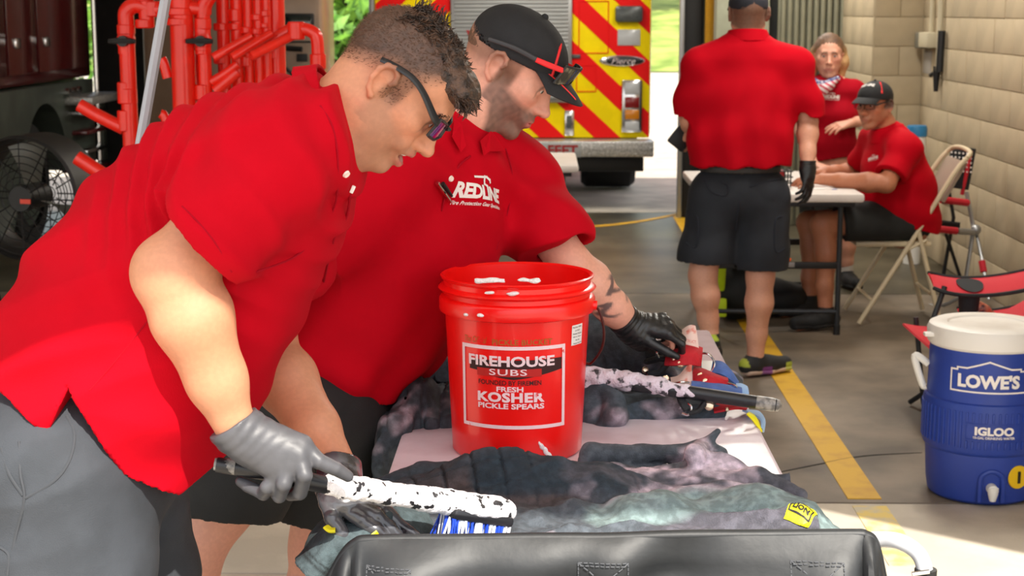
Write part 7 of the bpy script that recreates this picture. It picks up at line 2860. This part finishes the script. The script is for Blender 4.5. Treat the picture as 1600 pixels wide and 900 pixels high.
# ---- woman standing at the far end of the table
Y4 = 9.75
H4R = Rz(-98) @ Ry(4)
H4 = Head(P(1295, 90, Y4), H4R, 1.03)
sh4 = [P(1259, 143, Y4), P(1332, 143, Y4)]
el4 = [P(1252, 205, 9.7), P(1362, 186, 9.72)]
wr4 = [P(1272, 257, 9.50), P(1330, 192, 9.58)]
tor4 = [(P(1295, 135, Y4), (.12, 0, 0), .075), (P(1297, 180, Y4), (.125, 0, 0), .10), (P(1297, 225, Y4), (.115, 0, 0), .09), (P(1298, 275, Y4), (.14, 0, 0), .1)]
hip4 = [P(1276, 285, Y4), P(1320, 285, Y4)]
kn4 = [P(1272, 365, Y4), P(1322, 365, Y4)]
an4 = [P(1265, 432, Y4) * [1, 1, 0] + [0, 0, .085], P(1322, 432, Y4) * [1, 1, 0] + [0, 0, .085]]
to4 = [an4[0] + [-.02, -.14, -.06], an4[1] + [.03, -.14, -.06]]
h4a = hand(wr4[1], (-1, -.25, -.25), (-.1, -.5, .9), 1, (12, 14, 16, 18), thumb=40, sc=.92)
h4b = hand(wr4[0], (.8, -.5, -.3), (0, -.3, 1), -1, (14, 16, 18, 20), sc=.92)


def col4(V):
    n = wob(V, 18) * .5 + .5
    C = lerp3(np.tile(lin(222, 166, 142), (len(V), 1)), lin(208, 144, 120), n * .6)
    return face_colors(H4, V, C, None, lip=(190, 104, 100), brows=(88, 62, 48), rosy=.4)


m4 = simple_person('blonde woman in red polo standing with a hand on her hip', H4, P(1295, 128, Y4), sh4, el4, wr4, tor4, hip4, kn4, an4, to4, (skin_mat('skin_d'), col4), hands=[h4a, h4b], fem=True, ar=(.044, .036, .035, .024), lr=(.085, .056, .054, .034), hh=.0055)
H4.eyes(m4, (86, 96, 104))
s = SDF(.02)
s.loft([(P(1295, 128, Y4), (.07, 0, 0), .07), (P(1295, 143, Y4), (.15, 0, 0), .09), (P(1296, 178, Y4), (.155, 0, 0), .115), (P(1296, 215, Y4), (.14, 0, 0), .11), (P(1298, 262, Y4), (.165, 0, 0), .13)], kk=.07)
for y in (-1, 1):
    s.ell(P(1296 + y * 19, 176, Y4 - .09), (.07, .06, .065), k=.04)
for i, sg_ in ((0, -1), (1, 1)):
    d = unit(el4[i] - sh4[i])
    ce = sh4[i] * .52 + el4[i] * .48
    sleeve(s, [sh4[i] + [-sg_ * .04, 0, .01], sh4[i], el4[i] * .6 + sh4[i] * .4], [.062, .068, .060], ce, d, .03, .046)
s.plane(P(1298, 250, 9.62), (.10, 0, -1))
s.disp(lambda p: .004 * wob(p, 17) - .004 * np.sin(p[:, 2] * 40 + 6 * p[:, 0]))
shirt4 = sdf_mesh('shirt', s, .0075, M['shirt_dark'], m4)
st4 = bvh_of(shirt4)
shirt_logo(st4, 1299, 151, (1, 0, -.05), .10, m4)
s = SDF(.01)
s.cone(P(1295, 140, Y4), P(1295, 116, Y4), .122, .072)
s.cone(P(1295, 150, Y4), P(1295, 100, Y4), .060, .057, .004, '-')
s.plane(P(1295, 119, Y4), (0, 0, 1)); s.plane(P(1295, 136, Y4), (0, 0, -1))
s.fn(lambda p: .045 - np.abs(p[:, 0] - P(1288, 130, Y4)[0]) - .0 - 2 * np.maximum(0, p[:, 1] - (Y4 - .03)), '&') if False else None
sdf_mesh('collar', s, .006, M['shirt_dark'], m4)
s = SDF(.03)
s.ell(P(1298, 282, Y4), (.165, .13, .13), k=.04)
for i in (0, 1):
    s.chain([hip4[i], hip4[i] * .4 + kn4[i] * .6], [.105, .095], .03)
    s.plane(P(1298, 335, Y4), (0, 0, -1)) if i else None
s.plane(P(1298, 250, Y4), (.06, 0, 1))
sdf_mesh('shorts', s, .008, M['shorts_black'], m4)
# hair: dark parting, blonde lengths behind the neck
s = SDF(.015)
s.ell(H4.q(-.014, 0, .05), np.array([.110, .086, .092]), H4R)
s.fn(lambda p: (lambda L: np.minimum((L[:, 0] - (.092 - 1.7 * np.maximum(0, .068 - L[:, 2]) - .35 * np.abs(L[:, 1]))), .2))(H4.loc(p)) * .8, '&', .008)
s.chain([H4.q(-.035, .070, .03), H4.q(-.03, .082, -.03), H4.q(-.03, .078, -.10)], [.035, .030, .018], .03)
s.chain([H4.q(-.035, -.070, .03), H4.q(-.03, -.082, -.03), H4.q(-.03, -.085, -.10)], [.035, .032, .020], .03)
s.ell(H4.q(-.07, 0, -.03), (.04, .07, .08), H4R, .03)
s.disp(lambda p: -.0018 * np.abs(np.sin(H4.loc(p)[:, 1] * 160 + 4 * wob(p, 20))))


def hair4(V):
    L = H4.loc(V)
    n = wob(V, 70) * .5 + .5
    t = np.clip((.075 - L[:, 2]) / .06, 0, 1)
    C = lerp3(np.tile(lin(78, 54, 40), (len(V), 1)), lin(206, 164, 112), t)
    return lerp3(C, lin(150, 108, 70), n * .45)


sdf_mesh('hair', s, .0055, mat('hair_blonde', (255, 255, 255), .5, attr=True, bump=.5, bscale=160), m4, hair4)
# neck bandana in blue, white and red
s = SDF(.01)
s.chain([P(1272, 128, 9.66), P(1285, 137, 9.60), P(1297, 132, 9.61), P(1308, 122, 9.66)], [.024, .034, .026, .018], .02)
s.ell(P(1283, 141, 9.60), (.035, .02, .03), k=.02)
s.disp(lambda p: .004 * wob(p, 60))


def flag(V):
    q = (V - P(1272, 125, 9.6))
    C = np.tile(lin(58, 70, 120), (len(V), 1))
    st_ = np.sin((q[:, 2] * .8 + q[:, 0] * .5) * 250)
    lowm = np.clip((-q[:, 2] - .028 + .25 * q[:, 0]) / .006, 0, 1)
    C = lerp3(C, lin(226, 220, 226), (wob(V, 240) > .35) * .8)
    return lerp3(C, lin(228, 214, 218), lowm * (st_ > -.2)) * (1 - (lowm * (st_ <= -.2))[:, None]) + lin(196, 60, 84)[None] * (lowm * (st_ <= -.2))[:, None]


nb4 = sdf_mesh('neck_scarf', s, .0045, mat('bandana', (255, 255, 255), .8, attr=True), m4, flag)
for a_, t_ in zip(an4, to4):
    s = SDF(.01)
    s.chain([a_ + [0, 0, -.01], a_ + [0, 0, .075]], [.040, .043])
    s.plane(a_ + [0, 0, .07], (0, 0, 1))
    sdf_mesh('sock', s, .006, M['sock_white'], m4)
    shoe(m4, a_, a_ + (t_ - a_) * [1, 1, 0] * 1.2, M['shoe_black'], M['shoe_black'], .007)

# ---- seated man with cap and glasses
Y5 = 8.62
H5R = Rz(180 + 46) @ Ry(6)
H5 = Head(P(1368, 166, Y5), H5R, 1.0)
sh5 = [P(1412, 235, 8.46), P(1368, 222, 8.84)]
el5 = [P(1385, 287, 8.34), P(1338, 270, 8.98)]
wr5 = [P(1284, 280, 8.44), P(1290, 268, 8.88)]
tor5 = [(P(1392, 222, 8.65), (.06, -.15, 0), .09), (P(1402, 275, 8.66), (.05, -.16, 0), .13), (P(1408, 330, 8.70), (.04, -.16, 0), .15), (P(1412, 350, 8.72), (.0, -.16, 0), .13)]
hip5 = [P(1408, 342, 8.60), P(1400, 341, 8.84)]
kn5 = [P(1285, 350, 8.46), P(1263, 348, 8.84)]
an5 = [P(1291, 462, 8.42) * [1, 1, 0] + [0, 0, .085], P(1266, 452, 8.78) * [1, 1, 0] + [0, 0, .085]]
to5 = [an5[0] + [-.15, -.06, -.06], an5[1] + [-.15, -.05, -.06]]
h5a = hand(wr5[0], (-1, .1, -.10), (-.2, -.3, 1), 1, (20, 25, 30, 34), thumb=25, sc=1.0)
h5b = hand(wr5[1], (-1, -.2, -.10), (-.2, -.1, 1), -1, (20, 25, 30, 34), thumb=25, sc=1.0)


def col5(V):
    n = wob(V, 18) * .5 + .5
    C = lerp3(np.tile(lin(190, 124, 92), (len(V), 1)), lin(168, 104, 76), n * .6)
    return face_colors(H5, V, C, None, lip=(160, 92, 80), stubble=.3, hair=.9, hairc=(70, 60, 56), hairline=lambda x, y, z: np.clip((z + .02) / .02, 0, 1) * (x < .02), brows=(52, 42, 38))


m5 = simple_person('man in black cap and glasses sitting on a beige chair at the table', H5, P(1388, 208, 8.64), sh5, el5, wr5, tor5, hip5, kn5, an5, to5, (skin_mat('skin_e'), col5), hands=[h5a, h5b], ar=(.052, .045, .046, .030), lr=(.09, .06, .058, .038), back=(1, 0, 0))
H5.eyes(m5, (60, 44, 36))
s = SDF(.02)
s.loft([(P(1390, 212, 8.65), (.03, -.08, 0), .075), (P(1394, 228, 8.65), (.06, -.17, 0), .105), (P(1400, 278, 8.66), (.05, -.19, 0), .165), (P(1402, 318, 8.68), (.04, -.19, 0), .20), (P(1412, 356, 8.70), (.0, -.19, 0), .19)], kk=.08)
for i in (0, 1):
    d = unit(el5[i] - sh5[i])
    ce = sh5[i] * .25 + el5[i] * .75
    sleeve(s, [sh5[i] + [0, (.05 if i == 0 else -.05), .02], sh5[i], el5[i] * .85 + sh5[i] * .15], [.08, .084, .08], ce, d, .04, .064)
s.plane(P(1405, 356, 8.5), (-.22, 0, -1))
s.disp(lambda p: .005 * wob(p, 15) - .005 * np.sin(p[:, 2] * 36 + 9 * p[:, 0]))
shirt5 = sdf_mesh('shirt', s, .0075, M['shirt'], m5)
st5 = bvh_of(shirt5)
shirt_logo(st5, 1364, 247, (1, -.1, -.1), .075, m5)
s = SDF(.01)
s.cone(P(1391, 224, 8.64), P(1384, 194, 8.63), .118, .080)
s.cone(P(1393, 235, 8.64), P(1380, 180, 8.63), .064, .062, .004, '-')
s.plane(P(1385, 198, 8.63), (-.2, 0, 1)); s.plane(P(1390, 219, 8.63), (.2, 0, -1))
sdf_mesh('collar', s, .006, M['shirt'], m5)
s = SDF(.03)
s.ell(P(1408, 352, 8.72), (.16, .18, .10), k=.05)
for i in (0, 1):
    s.chain([hip5[i], hip5[i] * .25 + kn5[i] * .75], [.115, .098], .04)
s.plane(P(1318, 350, 8.5), (-1, 0, -.1))
s.disp(lambda p: -.005 * np.abs(wob(p, 18)))
s.plane((0, 0, .452), (0, 0, -1), .01)
sdf_mesh('shorts', s, .0075, M['shorts_black'], m5)
c5, _ = cap_build(H5, m5)
tc5 = bvh_of(c5)
h5 = cast(tc5, 1356, 133)
if h5:
    v_, f_ = text_mesh('RED LINE', bold=.04)
    v_, f_ = refine(fit_width(v_, .075, .022), f_, .008)
    n_ = h5[1]
    ux_ = unit(np.cross([0, 0, 1], n_))
    stick(tc5, v_, f_, h5[0], ux_, np.cross(n_, ux_), .003, 'lettering', M['white_paint'], c5)
a5, b5 = cast(tc5, 1375, 129), cast(tc5, 1378, 146)
if a5 and b5:
    MB().tube([a5[0], (a5[0] + b5[0]) / 2 + a5[1] * .003, b5[0]], .006, 8).build('red_piping', M['cap_red'], c5)
s = SDF(.01)
s.ell(H5.q(-.016, 0, .030), np.array([.0985, .0775, .083]), H5R)
s.plane(H5.q(.0, 0, .0), H5R @ np.array([1, 0, .1]), .01)
s.plane(H5.q(0, 0, -.02), H5R @ np.array([.0, 0, -1]), .02)
sdf_mesh('hair', s, .006, M['hair_dark'], m5)
M['lens_pale'] = mat('lens_pale', (190, 190, 190), .08, spec=.8)
nt_ = M['lens_pale'].node_tree.nodes['Principled BSDF']
nt_.inputs['Transmission Weight'].default_value = 1.0
nt_.inputs['IOR'].default_value = 1.04
nt_.inputs['Base Color'].default_value = (.95, .95, .95, 1)
glasses(H5, 'eyeglasses', 'dark framed eyeglasses on the seated man\'s face', M['lens_pale'], M['frame_black'], (-.03, .084, .02), .014, .0145, .118, 4.5, .0016, .0028, (.016, .086, .03), .008)
for a_, t_ in zip(an5, to5):
    shoe(m5, a_, a_ + (t_ - a_) * [1, 1, 0] * 1.15, M['shoe_black'], M['shoe_black'], .007)
    s = SDF(.01)
    s.chain([a_ + [0, 0, -.01], a_ + [0, 0, .045]], [.041, .043])
    s.plane(a_ + [0, 0, .035], (0, 0, 1))
    sdf_mesh('sock', s, .006, M['shoe_black'], m5)
